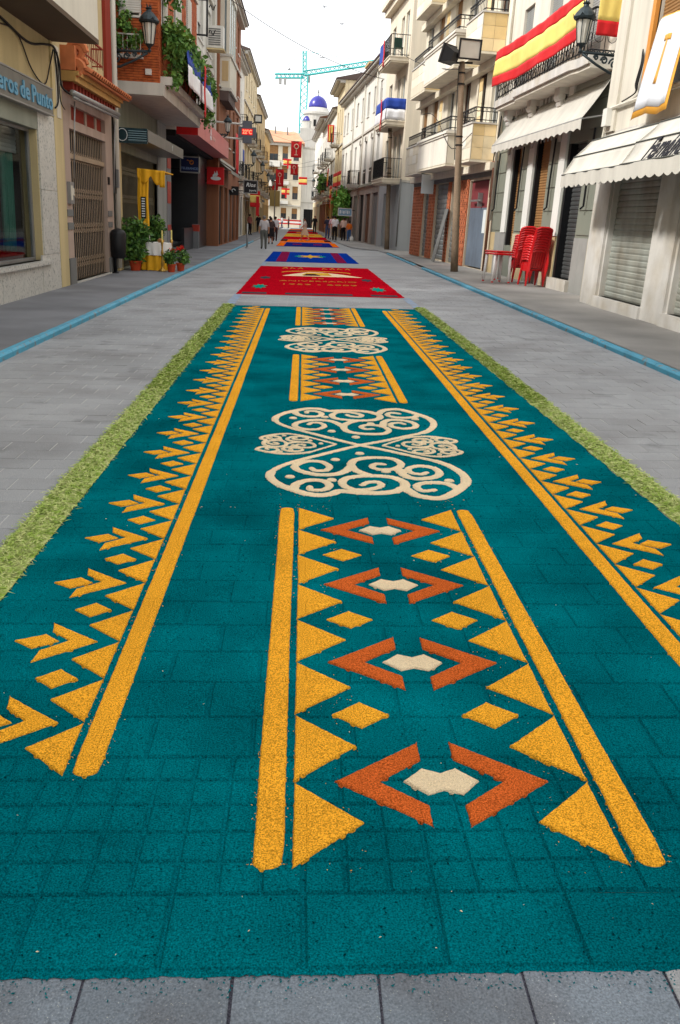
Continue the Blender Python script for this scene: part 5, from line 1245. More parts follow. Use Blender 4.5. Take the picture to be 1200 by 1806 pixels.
MB(R2).box(3.44, 3.599, -.24, .01, .26, 3.4).build('dark_jamb', m_iron, t); MB(R2).box(2.25, 3.7, -.24, .12, -.05, .26).build('door_step', m_r1b, t)
for a, b in ((5.12, 6.3), (7.78, 8.57)):
    MB(R2).box(b - .14, b - .001, -.24, .01, .9, 4.4).build('dark_jamb', m_iron, t); m2 = MB(R2); slats(m2, a, b - .14, .9, 4.4, -.14, .07, .016); m2.build('blind', m_blind_b, t, recalc=False)
m2 = MB(R2)
for a, b in ((5.1, 6.3), (7.75, 8.55)):
    for k in range(5): m2.box(a + (b - a) * k / 4 - .015, a + (b - a) * k / 4 + .015, .0, .03, 3.6, 4.75)
m2.build('transom_bars', m_wmul, t)
for u in (4.2, 6.6, 9.0):
    m2 = MB(R2); m2.box(u - .14, u + .14, 0, .16, 4.05, 4.3).box(u - .18, u + .18, 0, .1, 3.98, 4.06).box(u - .2, u + .2, 0, .3, 4.55, 4.7)
    m2.tube([(u - .18, .22, 4.5), (u + .18, .22, 4.5)], .1, 8).tube([(u - .16, .16, 4.36), (u + .16, .16, 4.36)], .09, 8).tube([(u - .13, .12, 4.2), (u + .13, .12, 4.2)], .07, 8); m2.build('corbel', m_r1b, t)
    MB(R2).box(u - .1, u + .1, .05, .1, 3.5, 3.98).build('corbel_drop', m_r1b, t)
for u in (1.75, 4.5, 7.35, 10.0):
    MB(R2).tube([(u, .08, 3.6), (u + .02, .1, 2.6), (u + .02, .1, 1.95), (u + .06, .16, 1.88)], .025, 5).build('awning_pole', m_iron, t)
house('added_shade_house_right', 'plain pale house at the viewer\'s right, outside the picture', R1, -26, -6.05, 8.0, m_r1, [(4.7, 6.6)], [-24, -20, -16, -12, -8], shop='wd', blind=.6)  # added out of view, closes in the light on the near street
# slab with a gently bowed edge
m2 = MB(R2); pl = [(1.25, -.05), (1.25, .62)] + [(2.0, .62), (2.3, .7)] + [(6.9, .7), (7.2, .6), (9.3, .6), (9.3, -.05)]
m2.prism(pl, 2, 4.78, 4.97); bs_ = m2.build('balcony', m_r1b, t); m2 = MB(R2); m2.prism([(u, v * .9 if v > 0 else v) for u, v in pl], 2, 4.7, 4.779); m2.build('balcony_moulding', m_r2, bs_)
m2 = MB(R2); rail_run(m2, (2.3, .64), (6.9, .64), 4.975, 5.85, .2, scroll=True); rail_run(m2, (6.9, .64), (9.2, .55), 4.975, 5.85, .2, scroll=True); rail_run(m2, (1.3, .0), (1.3, .58), 4.975, 5.85, .2, scroll=True); rail_run(m2, (1.3, .58), (2.3, .64), 4.975, 5.85, .2, scroll=True)
for k in range(22): m2.tube([(1.5 + .35 * k + .1 * math.cos(a), .68 if 1.5 + .35 * k < 7 else .62, 5.12 + .1 * math.sin(a)) for a in [q * math.pi / 4 for q in range(7)]], .012, 4)
m2.build('railing', m_iron, bs_, recalc=False)
pipe(t, R2, 10.48, 1.6, 8.5, .08, .05); MB(R2).tube([(10.5, .12, 0), (10.5, .12, 3.2)], .05, 8).build('rusty_pipe', mat('rusty_pipe', C(120, 84, 66), .9, var=.3, vsc=4), t, smooth=True)
cable(t, R2, [(10.3, .1, 4.7), (10.4, .12, 4.0), (10.6, .14, 3.4), (10.62, .14, 2.3)], .018)
canopy('cream canvas awning with scalloped edge below the flag balcony', R2, 1.3, 9.2, 3.72, 4.55, .55, m_awn, .24, True)
# Spanish flag along the balcony, wrapping the near end
fz0 = 5.28
band_flag('flag', 'long red and yellow flag draped along the cafe balcony railing', 'flag', lambda a, d, z: R2(9.35 - a, .7 + d - .01 * a * 0, 5.35 + z + .0 * a), 7.7, .95, [(0, .27, m_fred), (.27, .73, m_fyel), (.73, 1, m_fred)], .05, 13, sag=.12)
band_flag('flag', 'short end of red and yellow flag over the near side of the cafe balcony', 'flag', lambda a, d, z: R2(1.22 - d, .55 - a, 5.3 + z), .6, 1.05, [(0, .27, m_fred), (.27, .73, m_fyel), (.73, 1, m_fred)], .03, 6)

# red plastic chairs stacked outside the cafe -------------------------------
m_chair = mat('red_plastic', C(196, 16, 22), .35, var=.06, vsc=6, spec=.5, rnd=.05)
def chair():
    t = thing('plastic_chair', 'x', 'chair', (0, 0, 0), 'red chairs stacked by the cafe')
    m2 = MB(); m2.box(-.22, .22, -.22, .22, .40, .425); m2.box(-.22, .22, .2, .23, .36, .41).box(-.225, -.2, -.2, .2, .36, .41).box(.2, .225, -.2, .2, .36, .41); m2.build('seat', m_chair, t, local=True)
    m2 = MB()
    for s in (-1, 1): m2.tube([(.2 * s, -.2, .42), (.215 * s, -.27, .62), (.2 * s, -.33, .84)], .032, 6)
    m2.tube([(-.2, -.33, .84), (-.1, -.345, .88), (.1, -.345, .88), (.2, -.33, .84)], .034, 6)
    for k in range(5): x = -.13 + .065 * k; m2.add([(x - .026, -.215, .44), (x + .026, -.215, .44), (x + .026, -.34, .87), (x - .026, -.34, .87), (x - .026, -.225, .44), (x + .026, -.225, .44), (x + .026, -.35, .87), (x - .026, -.35, .87)], [(0, 1, 2, 3), (7, 6, 5, 4), (0, 3, 7, 4), (1, 5, 6, 2)])
    m2.build('backrest', m_chair, t, local=True)
    for s in (-1, 1):
        m2 = MB(); m2.tube([(.21 * s, -.27, .64), (.25 * s, -.1, .66), (.255 * s, .12, .64), (.24 * s, .22, .55), (.225 * s, .21, .42)], .03, 6); m2.build('armrest', m_chair, t, local=True, smooth=True)
        for y0, y1 in ((.2, .25), (-.2, -.25)):
            m2 = MB(); m2.tube([(.205 * s, y0, .4), (.24 * s, y1, 0)], [.036, .024], 6); m2.build('leg', m_chair, t, local=True)
    return t
ORD = ['bottom', 'second', 'third', 'fourth', 'fifth', 'sixth', 'seventh', 'eighth', 'ninth', 'tenth']
c0 = chair(); first = True
rot2 = math.atan2(R2.e.y, R2.e.x)
for si, (u, v, n, lab, rz) in enumerate(((4.05, .42, 10, 'nearer', rot2 - math.pi / 2 + .12), (5.35, .36, 10, 'farther', rot2 - math.pi / 2 - .1))):
    for k in range(n):
        p = R2.sub(u - .012 * k, v - .004 * k, .062 * k + .0)
        l_ = '%s chair of the %s stack of red plastic chairs by the cafe' % ((ORD[k] if k < n - 1 else 'topmost'), lab)
        if first: c0.location = p; c0.rotation_euler = (0, 0, rz); c0['label'] = l_; first = False
        else: copy_tree(c0, loc=p, rz=rz + random.uniform(-.03, .03), label=l_)
m_wleg = mat('white_metal_leg', C(225, 225, 222), .4, var=.04)
def table():
    t = thing('cafe_table', 'x', 'table', (0, 0, 0), 'red tables nested by the cafe')
    m2 = MB(); m2.lathe([(.36, .70), (.38, .715), (.38, .735), (.36, .745)], (0, 0, 0), 4); m2.build('tabletop', m_chair, t, local=True)
    for sx in (-1, 1):
        for sy in (-1, 1):
            m2 = MB(); m2.tube([(.22 * sx, .22 * sy, .7), (.25 * sx, .25 * sy, .03)], .034, 8); lg = m2.build('leg', m_wleg, t, local=True, smooth=True)
            m2 = MB(); m2.lathe([(.032, 0), (.032, .05)], (.25 * sx, .25 * sy, 0), 8); m2.build('foot', m_chair, lg, local=True)
    return t
t0 = table(); t0.location = R2.sub(4.8, 1.15, 0); t0.rotation_euler = (0, 0, .3); t0['label'] = 'white legged red cafe table on the pavement, lower of the two'
copy_tree(t0, loc=R2.sub(5.05, 1.08, .055), rz=.42, label='white legged red cafe table nested on top of the other')

# bay fronted building with brick ground floor ------------------------------
R3 = Fr((6.15, 29.2), (5.15, 42.6))
m_r3 = plaster('plaster_yellow_cream', C(220, 211, 190), streak=.1); m_r3s = [plaster('slab_cream_%d' % i, c, streak=.04, rnd=.06, bump=.1) for i, c in enumerate((C(224, 216, 196), C(214, 204, 182), C(228, 222, 208)))]
m_r3t = [plaster('slab_tan_%d' % i, c, streak=.0, rnd=.08, vsc=2.5, var=.12, bump=.1) for i, c in enumerate((C(222, 194, 140), C(230, 206, 160), C(212, 184, 130), C(232, 216, 180)))]
t = thing('bay_building', 'cream stone building with stepped bays, scrolled railings and rough brick ground floor', 'building', R3(6.5, 0, 0))
body(t, R3, 0, 13.4, 14.0, m_r3)
go = [(.75, 3.2, .0, 2.92), (4.6, 5.9, 0, 2.92), (6.45, 8.75, .02, 2.98), (9.9, 11.1, .02, 2.98)]
mb = MB(R3); wall(mb, 0, 13.4, -.3, 3.4, go); mb.build('ground_floor_wall', plaster('rough_render', C(196, 182, 160)), t, recalc=False)
m_hb = mat('hollow_brick', C(178, 102, 68), .9, var=.22, vsc=4, fine=.15, fsc=30, bump=.3, bsc=60); m_hole = mat('brick_hole', C(60, 36, 28), .95)
for a, b in ((3.25, 4.55), (5.95, 6.4), (8.8, 9.85), (11.15, 13.38)):
    o = brick_wall(t, lambda u, d, z: R3(u, d * .8, z), a, b, 0, 3.0, [], bl=.3, bh=.13, m=m_hb)
    m2 = MB(R3); k = 0
    for z in np.arange(0, 2.95, .13):
        for u in np.arange(a + .05 + (.15 if k % 2 else 0), b - .08, .3):
            if random.random() < .75: m2.box(u, u + .07, .05, .056, z + .035, z + .095)
        k += 1
    if m2.v: h_ = m2.build('brick_hole', m_hole, o); h_['kind'] = 'stuff'
brick_wall(t, lambda u, d, z: R3(u, d * .8, z), 0, 13.38, 3.18, 3.44, [], bl=.28, bh=.085, m=m_hb)
MB(R3).box(0, 13.38, .0, .055, 3.0, 3.17).build('lintel', m_grb, t)
m_blued = mat('blue_grey_metal', C(106, 118, 132), .6, .2, var=.16, vsc=1.4, streak=.15); m_reddoor = mat('dull_red_panel', C(120, 52, 56), .7, var=.15)
dd = MB(R3).box(.8, 3.15, -.14, -.06, .05, 2.02).build('metal_door', m_blued, t); MB(R3).box(.8, 3.15, -.14, -.07, 2.02, 2.9).build('door_top_panel', m_reddoor, dd)
MB(R3).box(.95, 1.3, -.06, -.05, 1.2, 1.95).build('notice', m_wlet, dd); MB(R3).box(1.6, 1.66, -.06, .1, 2.05, 2.5).box(1.3, 2.6, .06, .1, 2.22, 2.28).build('latch', m_alu, dd)
for a, b, c, d in go[2:]:
    m2 = MB(R3); slats(m2, a, b, c, d, -.12, .2, .03); m2.build('roller_shutter', m_shut, t, recalc=False)
m2 = MB(R3); slats(m2, 4.6, 5.9, 0, 2.92, -.12, .2, .03); m2.build('roller_shutter', m_shut, t, recalc=False)
wo = []
for z0, z1 in ((4.55, 6.35), (7.75, 9.5), (10.8, 12.6)):
    for u in (1.1, 2.9, 5.0, 7.4, 10.3, 12.3): wo.append((u - .5, u + .5, z0 - .4, z1))
mb = MB(R3); wall(mb, 0, 13.4, 3.4, 14.0, wo); mb.build('wall', m_r3, t, recalc=False)
for o_ in wo: window(t, R3, *o_, fr=m_bframe if random.random() < .5 else m_wframe, blind=random.choice((0, 0, .4)), bm_=m_blind_b, sill=False)
for fz in (3.45, 6.6, 9.75):
    zt = fz + 1.08
    for (u0, u1, v, kind) in ((.55, 2.6, .82, 's'), (3.4, 8.5, .95, 'p'), (9.3, 12.4, .72, 's')):
        by_ = MB(R3).box(u0 + .03, u1 - .03, -.02, v - .03, fz, zt).build('bay', m_r3 if kind == 'p' else m_r3, t)
        if kind == 's':
            slab_face(by_, R3, u0, u1, fz + .02, zt, v - .03, m_r3s, .75, .36); slab_face(by_, R3, .02, v - .04, fz + .02, zt, 0, m_r3t, .5, .36, axis='v', uc=u0 + .03)
        else:
            slab_face(by_, R3, u0, u1, fz + .02, zt - .14, v - .03, [m_r3s[2]], .42, .95); slab_face(by_, R3, .02, v - .04, fz + .02, zt - .14, 0, [m_r3s[0], m_r3t[3]], .5, .95, axis='v', uc=u0 + .03)
            MB(R3).box(u0 - .03, u1 + .03, 0, v + .03, zt - .14, zt - .07).build('moulding', m_r3s[2], by_); MB(R3).box(u0 - .07, u1 + .07, 0, v + .07, zt - .069, zt).build('moulding', m_r3s[2], by_)
        MB(R3).box(u0 - .02, u1 + .02, 0, v + .02, zt + .001, zt + .05).build('coping', m_r1b, by_); MB(R3).box(u0, u1, 0, v, fz - .06, fz - .001).build('soffit', m_r3, by_)
        m2 = MB(R3); rail_run(m2, (u0 + .06, v - .08), (u1 - .06, v - .08), zt + .05, zt + .5, .17, scroll='top'); rail_run(m2, (u0 + .06, .02), (u0 + .06, v - .08), zt + .05, zt + .5, .17, scroll='top'); m2.build('railing', m_iron, by_, recalc=False)
    MB(R3).box(0, 13.4, .002, .25, fz - .3, fz - .07).build('string_course', m_r3, t)
# tall stone pilasters between the bays
for u in (2.75, 8.9):
    slab_face(t, R3, u, u + .45, 4.6, 6.2, .0, m_r3t, .45, .4); slab_face(t, R3, u, u + .45, 7.75, 9.4, .0, m_r3t, .45, .4)
cable(t, R3, [(.2, .9, 4.2), (2.6, .95, 3.9), (5, 1.0, 5.0), (6.5, 1.0, 5.4), (8, 1.0, 5.5)], .013)
t = thing('hanging_notice', 'small white hanging notice board under the lower bay by the shutter', 'sign', R3(7.2, .1, 2.7))
MB(R3).box(8.85, 8.9, .1, .62, 2.6, 3.35).build('board', m_wlet, t); MB(R3).tube([(8.87, .05, 3.3), (8.87, .66, 3.38)], .02, 5).build('bracket', m_iron, t)
t = thing('leaning_board', 'grey plank leaning against the brick pier behind the wooden pole', 'board', R3(5.9, .3, 0))
MB(R3).add([(5.85, .5, 0), (6.35, .5, 0), (6.35, .1, 2.0), (5.85, .1, 2.0), (5.85, .47, 0), (6.35, .47, 0), (6.35, .07, 2.0), (5.85, .07, 2.0)], [(0, 1, 2, 3), (7, 6, 5, 4), (0, 3, 7, 4), (1, 5, 6, 2), (2, 6, 7, 3), (0, 4, 5, 1)]).build('plank', m_grb, t)
# wooden poles
m_pole = mat('weathered_pole', C(136, 118, 98), .95, var=.2, vsc=3, fine=.15, fsc=40, streak=.3, bump=.3, bsc=40)
def wood_pole(label, base, top, r0, r1):
    t = thing('wooden_pole', label, 'pole', base)
    n = 8; b = Vector(base); d = Vector(top) - b
    MB().tube([tuple(b + d * (k / n) + Vector((.015 * mn.noise((k, 1, 0)), .015 * mn.noise((k, 5, 0)), 0))) for k in range(n + 1)], [r0 + (r1 - r0) * k / n for k in range(n + 1)], 10).build('shaft', m_pole, t, smooth=True)
    MB().tube([tuple(b + d * .55 + Vector((-r0, -.02, 0))), tuple(b + d * .7 + Vector((-r0 - .02, -.04, 0))), tuple(b + d * .98 + Vector((-r1 - .01, 0, 0)))], .014, 5).build('wire', m_cable, t)
    m2 = MB()
    for f in (.62, .66, .9, .95): p = b + d * f; m2.lathe([(r0 * .9, -.02), (r0 * .9, .02)], tuple(p), 10)
    m2.build('strap', m_iron, t); return t
pb = (4.98, 28.7, gz(4.98) + HK - .004); pt = (4.98 - .36, 28.72, 6.35)
wood_pole('tall wooden pole carrying two floodlights in front of the bay building', pb, pt, .125, .085)
def flood(label, c, yaw, pitch, w_=.62, h_=.5, cat='floodlight'):
    t = thing('floodlight', label, cat, c, 'floodlights over the street')
    m2 = MB(); m2.add([(-w_ / 2, 0, -h_ / 2), (w_ / 2, 0, -h_ / 2), (w_ / 2, 0, h_ / 2), (-w_ / 2, 0, h_ / 2), (-w_ / 4, .28, -h_ / 4), (w_ / 4, .28, -h_ / 4), (w_ / 4, .28, h_ / 4), (-w_ / 4, .28, h_ / 4)], [(0, 1, 2, 3), (7, 6, 5, 4), (0, 3, 7, 4), (1, 5, 6, 2), (2, 6, 7, 3), (0, 4, 5, 1)])
    m2.build('housing', m_blackp, t, local=True)
    m2 = MB(); m2.box(-w_ / 2 - .02, w_ / 2 + .02, -.05, -.002, h_ / 2 - .03, h_ / 2 + .02).box(-w_ / 2 - .02, w_ / 2 + .02, -.05, -.002, -h_ / 2 - .02, -h_ / 2 + .03).box(-w_ / 2 - .02, -w_ / 2 + .03, -.05, -.002, -h_ / 2 + .03, h_ / 2 - .03).box(w_ / 2 - .03, w_ / 2 + .02, -.05, -.002, -h_ / 2 + .03, h_ / 2 - .03).build('rim', m_blackp, t, local=True)
    m2 = MB(); m2.box(-w_ / 2 + .03, w_ / 2 - .03, -.02, -.004, -h_ / 2 + .03, h_ / 2 - .03).build('lens', m_lglass, t, local=True)
    t.rotation_euler = (pitch, 0, yaw); return t
flood('left floodlight on the wooden pole, tilted down and away', (4.16, 28.6, 6.5), -2.3, -.3, .66, .5); flood('right floodlight on the wooden pole, facing the camera', (4.78, 28.5, 6.66), .12, .12, .66, .52)
MB().tube([(4.05, 28.8, 6.3), (4.95, 28.75, 6.34)], .03, 6).build('floodlight_bar', m_iron, bpy.data.objects['wooden_pole'])
p2 = R3.sub(12.97, 0, 0)
wood_pole('thinner wooden pole at the side street corner farther along', (4.66, 49.2, gz(4.6) + HK - .004), (4.42, 49.4, 6.55), .14, .09)
# corner building across the side street -----------------------------------
R4 = Fr((5.05, 47.9), (3.95, 65.1))
m_r4 = plaster('plaster_peach_cream', C(222, 211, 190), streak=.1); m_r4g = plaster('plaster_grey_base', C(160, 164, 166))
t = thing('corner_building', 'cream corner building with three projecting balconies above a grey base', 'building', R4(3, 0, 0))
body(t, R4, 0, 7.6, 13.0, m_r4, vb=-11, vf=-.24)
MB(R4).box(-.04, -.002, -11, .02, -.4, 3.45).build('side_base', m_r4g, t); MB(R4).box(-.07, -.002, -11, .04, 3.45, 3.55).build('side_string', m_band, t)
MB(R4).box(-.03, -.001, -11, .0, 3.56, 13.0).build('side_wall', m_r4, t)
op4 = [(1.0, 2.0, 3.7, 5.9), (2.5, 3.4, 3.7, 5.9), (1.0, 2.0, 6.55, 8.7), (2.5, 3.4, 6.55, 8.7), (1.0, 2.0, 9.5, 11.7), (2.5, 3.4, 9.5, 11.7), (5.2, 6.3, 4.2, 5.9), (5.2, 6.3, 7.2, 8.8), (5.2, 6.3, 10.1, 11.7)]
mb = MB(R4); wall(mb, 0, 7.6, 3.5, 13.0, op4); mb.build('wall', m_r4, t, recalc=False)
for o_ in op4: window(t, R4, *o_, blind=0, fr=m_wframe, glass=m_glass2 if random.random() < .4 else m_glass, sill=False)
mb = MB(R4); wall(mb, 0, 7.6, -.4, 3.5, [(3.6, 5.6, .05, 3.0)], v=.02); mb.build('ground_floor_wall', m_r4g, t, recalc=False)
m2 = MB(R4); slats(m2, 3.6, 5.6, .05, 3.0, -.1, .1, .02); m2.build('roller_shutter', m_blind_g, t, recalc=False)
for z in (3.62, 6.42, 9.4):
    b_ = balcony(t, R4, .25, 4.1, z, 1.0, 1.0, .2, slab=m_r4, step=.12)
for z in (3.62,): MB(R4).box(.3, 4.05, .94, .955, z + .08, z + .95).build('mesh_screen', m_blackp, t)
MB(R4).box(-.5, 7.7, -11, .55, 12.8, 13.1).box(-.3, 7.6, -11, .35, 12.5, 12.8).build('eave', m_r4, t)
pipe(t, R4, -.08, .2, 3.6, .03, .04, m_grb)
t2 = thing('balcony_chair', 'dark green folding chair on the top corner balcony', 'chair', R4(.75, .5, 9.41))
mg = mat('dark_green_paint', C(24, 56, 44), .5)
MB(R4).box(.5, .95, .3, .72, 9.82, 9.86).build('seat', mg, t2); MB(R4).box(.93, .97, .3, .72, 9.86, 10.35).build('backrest', mg, t2)
for a, b in ((.52, .32), (.52, .7), (.93, .32), (.93, .7)): MB(R4).box(a - .015, a + .015, b - .015, b + .015, 9.41, 9.82).build('leg', mg, t2)
def end_and_front(label, F, u0, u1, v, z, H, bands, rib=True):
    def ex(tt):
        for i, (f0, f1, m) in enumerate(bands):
            MB(F).cloth(lambda a, b: (u0 - .03 + .02 * math.sin(a * 11 + b), v * a, z + H * (f0 + (f1 - f0) * b)), 12, 3, .008, (1, 0, 0)).build('end_band', m, tt, smooth=True)
        if rib: ribbon(u0 + 1.35, v + .08, z - .45, z + H + .05, .3, F)(tt)
    return band_flag('flag', label, 'flag', lambda a, d, zz: F(u0 + a, v + .01 + d, z + zz), u1 - u0, H, bands, .03, 8, extra=ex)
end_and_front('blue and white flag with red ribbon round the middle corner balcony', R4, .25, 4.1, 1.0, 6.44, 1.02, [(0, .5, m_fwhite), (.5, 1, m_fblue)])
t = thing('ribbon_drape', 'red ribbon hanging from the top corner balcony railing', 'ribbon', R4(2.2, 1.02, 9.3)); ribbon(2.3, 1.04, 9.15, 10.42, .36, R4)(t); MB(R4).box(2.6, 4.05, .985, .995, 9.5, 10.35).build('dark_cloth', m_fblue, t)

# long white house, and on to the far end ------------------------------------
t = house('long_white_house', 'long white house with deep eave, drainpipes and arched first floor windows', R4, 7.65, 31, 10.6, m_ivory, [(4.6, 6.6), (8.1, 9.6)], [9.5, 12.2, 15.2, 18.2, 21.2, 24.4, 27.6, 29.8], shop='gdks', eav=.55, em=m_darkeave, ww=1.0, blind=(0, 0, .3), bal={(0, 6), (0, 3)}, gh=3.75, shopm=plaster('plaster_worn_grey', C(150, 140, 132)), bd=.8)
for u in (10.8, 16.7, 22.9): pipe(t, R4, u, 3.8, 10.3, .1, .05)
for u in (9.5, 12.2, 15.2, 18.2): 
    MB(R4).tube([(u + .5 * math.cos(a), .03, 6.55 + .32 * math.sin(a)) for a in [k * math.pi / 8 for k in range(9)]], .05, 5).build('arch', m_band, t)
    MB(R4).box(u - .55, u + .55, .02, .05, 3.85, 4.75).build('grille', m_iron, t)
MB(R4).box(7.65, 31, .022, .16, 3.62, 3.76).build('shop_cornice', m_stone, t)
# parapet chimney block on the roof
MB(R4).box(25, 27.6, -3.2, -1.2, 11.2, 12.9).box(24.9, 27.7, -3.3, -1.1, 12.9, 13.05).build('chimney', m_tan, t)
R5 = Fr((3.07, 79.0), (1.9, 118))
house('cream_eave_house', 'cream house with ornate wooden eave beyond the long white one', R5, .1, 9.5, 12.6, m_sand, [(5.0, 7.2), (8.6, 10.8)], [2, 4.8, 7.6], shop='kw', eav=.8, em=m_darkeave, bal={(0, 0), (0, 1), (0, 2), (1, 1)}, shopm=m_tan)
house('white_balcony_house', 'bright white house with grey balconies far along the right side', R5, 9.6, 22, 11.4, m_ivory, [(4.8, 7.0), (8.0, 10.0)], [11.5, 14.5, 17.5, 20.5], shop='kwd', eav=.5, em=m_darkeave, bal={(0, 0), (0, 2), (1, 1), (1, 3)}, shopm=m_ochre)
house('far_ivory_house', 'ivory house with wide brown eave far along the right side', R5, 22.1, 36, 11.8, m_ivory, [(4.8, 7.0), (8.0, 10.2)], [24, 27, 30, 33.5], shop='kw', eav=1.1, em=m_bframe, bal={(0, 1), (0, 3), (1, 0), (1, 2)}, shopm=m_brown)
house('last_right_house', 'last white house on the right before the square', R5, 36.1, 58, 12.4, m_ivory, [(4.8, 7.0), (8.0, 10.2)], [38.5, 42, 46, 50, 54], shop='ks', eav=.6, em=m_darkeave, bal={(0, 0), (0, 2), (1, 1)}, shopm=m_sand)
canopy('pale green shop awning far along the right pavement', R5, 6, 11, 3.0, 3.6, 1.2, mat('awning_sage', C(176, 190, 170), .9), .25)
canopy('brown shop awning near the far right lanterns', R5, 14, 20, 2.9, 3.4, 1.1, m_awngrey, .3)
spain = [(0, .27, m_fred), (.27, .73, m_fyel), (.73, 1, m_fred)]
def rflag(label, F, u, v, z, W, H, bands, rib=True):
    return band_flag('flag', label, 'flag', lambda a, d, zz: F(u + W - a, v + d, z + zz), W, H, bands, .03, 6, extra=ribbon(u + W * .35, v + .06, z - .9, z + H, .28, F) if rib else None)
rflag('red and yellow flag with red ribbon on the white house balcony rail', R4, 22.5, .86, 3.95, 6.4, 1.05, spain)
rflag('small red and yellow flag hanging by the leafy doorway', R4, 29.2, .9, 3.1, 2.0, 1.0, spain)
rflag('red and gold crested cloth on a far right balcony', R5, 4.0, .85, 4.3, 2.2, 1.5, [(0, .25, m_fred), (.25, .7, m_bgold), (.7, 1, m_fred)], False)
t = band_flag('flag', 'upright red and yellow flag high on the far right house', 'flag', lambda a, d, zz: R5(8.0 - d, .3 + a, 8.3 + zz), .6, 1.5, [(0, 1, m_fred)], .02, 4)
for a0, a1 in ((.25, .5), (.62, .8)): MB(R5).cloth(lambda a, b: (7.98 - .02, .3 + .6 * (a0 + (a1 - a0) * a), 8.38 + 1.35 * b), 4, 6, .006, (1, 0, 0)).build('yellow_band', m_fyel, t)
# greenery over a doorway and a shop board
t = thing('doorway_creeper', 'bright green creeper over the dark doorway behind the group of people', 'plant', R4(24, .5, 0))
leafy([(*R4(rr.uniform(22.5, 27.5), .25 + rr.uniform(-.1, .35), rr.uniform(1.9, 3.6)), 1, .55) for k in range(26)], .5, 2600, .3, 21).build('foliage', mat('creeper_leaf', C(76, 132, 44), .6, var=.3, vsc=3, rgb2=C(120, 160, 70), mixsc=2), t, recalc=False)
MB().tube([R4(27, .2, 0), R4(26.6, .3, 1.2), R4(26, .3, 2.6)], [.05, .04, .02], 6).build('stem', m_stem, t)
t, F = proj_sign('shop_board', 'pale blue and white hanging shop board by the leafy doorway', 66.5, 2.55, 3.5, 1.95, 2.4, mat('board_blue', C(120, 160, 190), .5), m_wframe, 3.75)
m2 = MB(F)
for k, (x, w_) in enumerate(((2.62, .1), (2.78, .05), (2.88, .12), (3.06, .06), (3.17, .1), (3.32, .05))): m2.box(x, x + w_, .001, .012, 2.06 + .03 * (k % 2), 2.3 - .02 * (k % 3))
m2.build('worn_lettering', m_wlet, t)
t = thing('potted_shrub', 'green shrub on a far right balcony below a lantern', 'plant', R5(19, .5, 4.1))
leafy([(*R5(rr.uniform(18, 20.5), .6, rr.uniform(4.3, 5.6)), 1, .5) for k in range(8)], .5, 800, .3, 33).build('foliage', m_leaf, t, recalc=False)
MB(R5).box(18.2, 20.2, .4, .8, 4.06, 4.35).build('trough', m_tile, t)
# sign board on a post and other street furniture in the distance
t = thing('road_sign', 'tall double panel brown sign on a grey post in the left roadway', 'sign', (-3.4, 98, gz(-3.4)))
MB().tube([(-3.2, 98, gz(-3.2)), (-3.2, 98, 5.0)], .07, 8).build('post', m_alu, t)
for a, b in ((-3.75, -3.24), (-3.16, -2.65)): MB().box(a, b, 97.9, 97.95, 2.6, 4.2).build('panel', mat('sign_back_brown', C(150, 130, 80), .6, var=.08), t)
t = thing('no_parking_post', 'slim grey post standing at the end of the blue kerb', 'post', (-2.75, 47.5, gz(-2.75)))
MB().tube([(-2.95, 47.5, gz(-2.95)), (-2.95, 47.5, 1.15)], .045, 8).lathe([(.12, 0), (.12, .03), (.05, .05)], (-2.95, 47.5, gz(-2.95)), 10).build('shaft', m_alu, t, smooth=True)
t = thing('wall_floodlight_arm', 'black floodlight on a bracket high over the left side', 'floodlight', (-4.6, 72, 8.2))
MB().tube([(-4.66, 72.3, 8.0), (-4.0, 72, 8.4)], .04, 6).build('arm', m_iron, t); MB().box(-4.1, -3.5, 71.8, 72.1, 8.3, 8.9).build('housing', m_blackp, t); MB().box(-4.0, -3.58, 71.78, 71.8, 8.4, 8.8).build('lens', m_lglass, t)
L6f = Fr((-5.06, 0), (-5.06, 40))
band_flag('flag', 'small blue and white flag on the left beside the far lantern', 'flag', lambda a, d, z: L(66.5 + a, .5 + d, 4.6 + z), 2.0, 1.5, [(0, .45, m_fwhite), (.45, 1, m_fblue)], .03, 5)
band_flag('flag', 'plain red drape hanging on the brown house front', 'flag', lambda a, d, z: L5(56.5 + a, .15 + d, 3.9 + z), 1.6, 2.4, [(0, 1, m_fred)], .05, 6)
t = band_flag('flag', 'red and yellow flag with ribbon below the black projecting sign', 'flag', lambda a, d, z: (-3.95 + a, 66 - d, 2.15 + z), .72, 1.1, spain, .02, 4)
MB().box(-3.5, -3.28, 65.93, 65.95, 1.55, 2.9).build('ribbon', m_fred, t)

# ------------------------------------------------------------------ the far end: apartment house, church, crane
class EF:      # frame facing the camera: u to the right, v towards the camera
    def __init__(s, x0, Y, zb): s.x0, s.Y, s.zb = x0, Y, zb
    def __call__(s, u, v, z): return (s.x0 + u, s.Y - v, s.zb + z)
E1 = EF(-6.9, 150, .0)
m_e1 = plaster('plaster_pale_cream', C(212, 202, 180), streak=.05)
t = thing('apartment_house', 'cream four storey house with clay tiled roof closing the street', 'building', E1(5, 0, 0))
MB(E1).box(0, 6.3, -10, -.24, -.5, 12.9).build('body', m_e1, t)
wo = [(u - .45, u + .45, z, z + h) for u in (3.5, 5.3) for z, h in ((1.3, 1.7), (4.4, 2.0), (7.4, 2.1), (10.3, 2.1))]
bo = [(.95, 2.35, z, z + 2.3) for z in (4.2, 7.2, 10.2)]
mb = MB(E1); wall(mb, 0, 6.3, -.5, 12.9, wo + bo); mb.build('wall', m_e1, t, recalc=False)
for o_ in wo: window(t, E1, *o_, blind=.5, bm_=m_blind_b, fr=m_bframe)
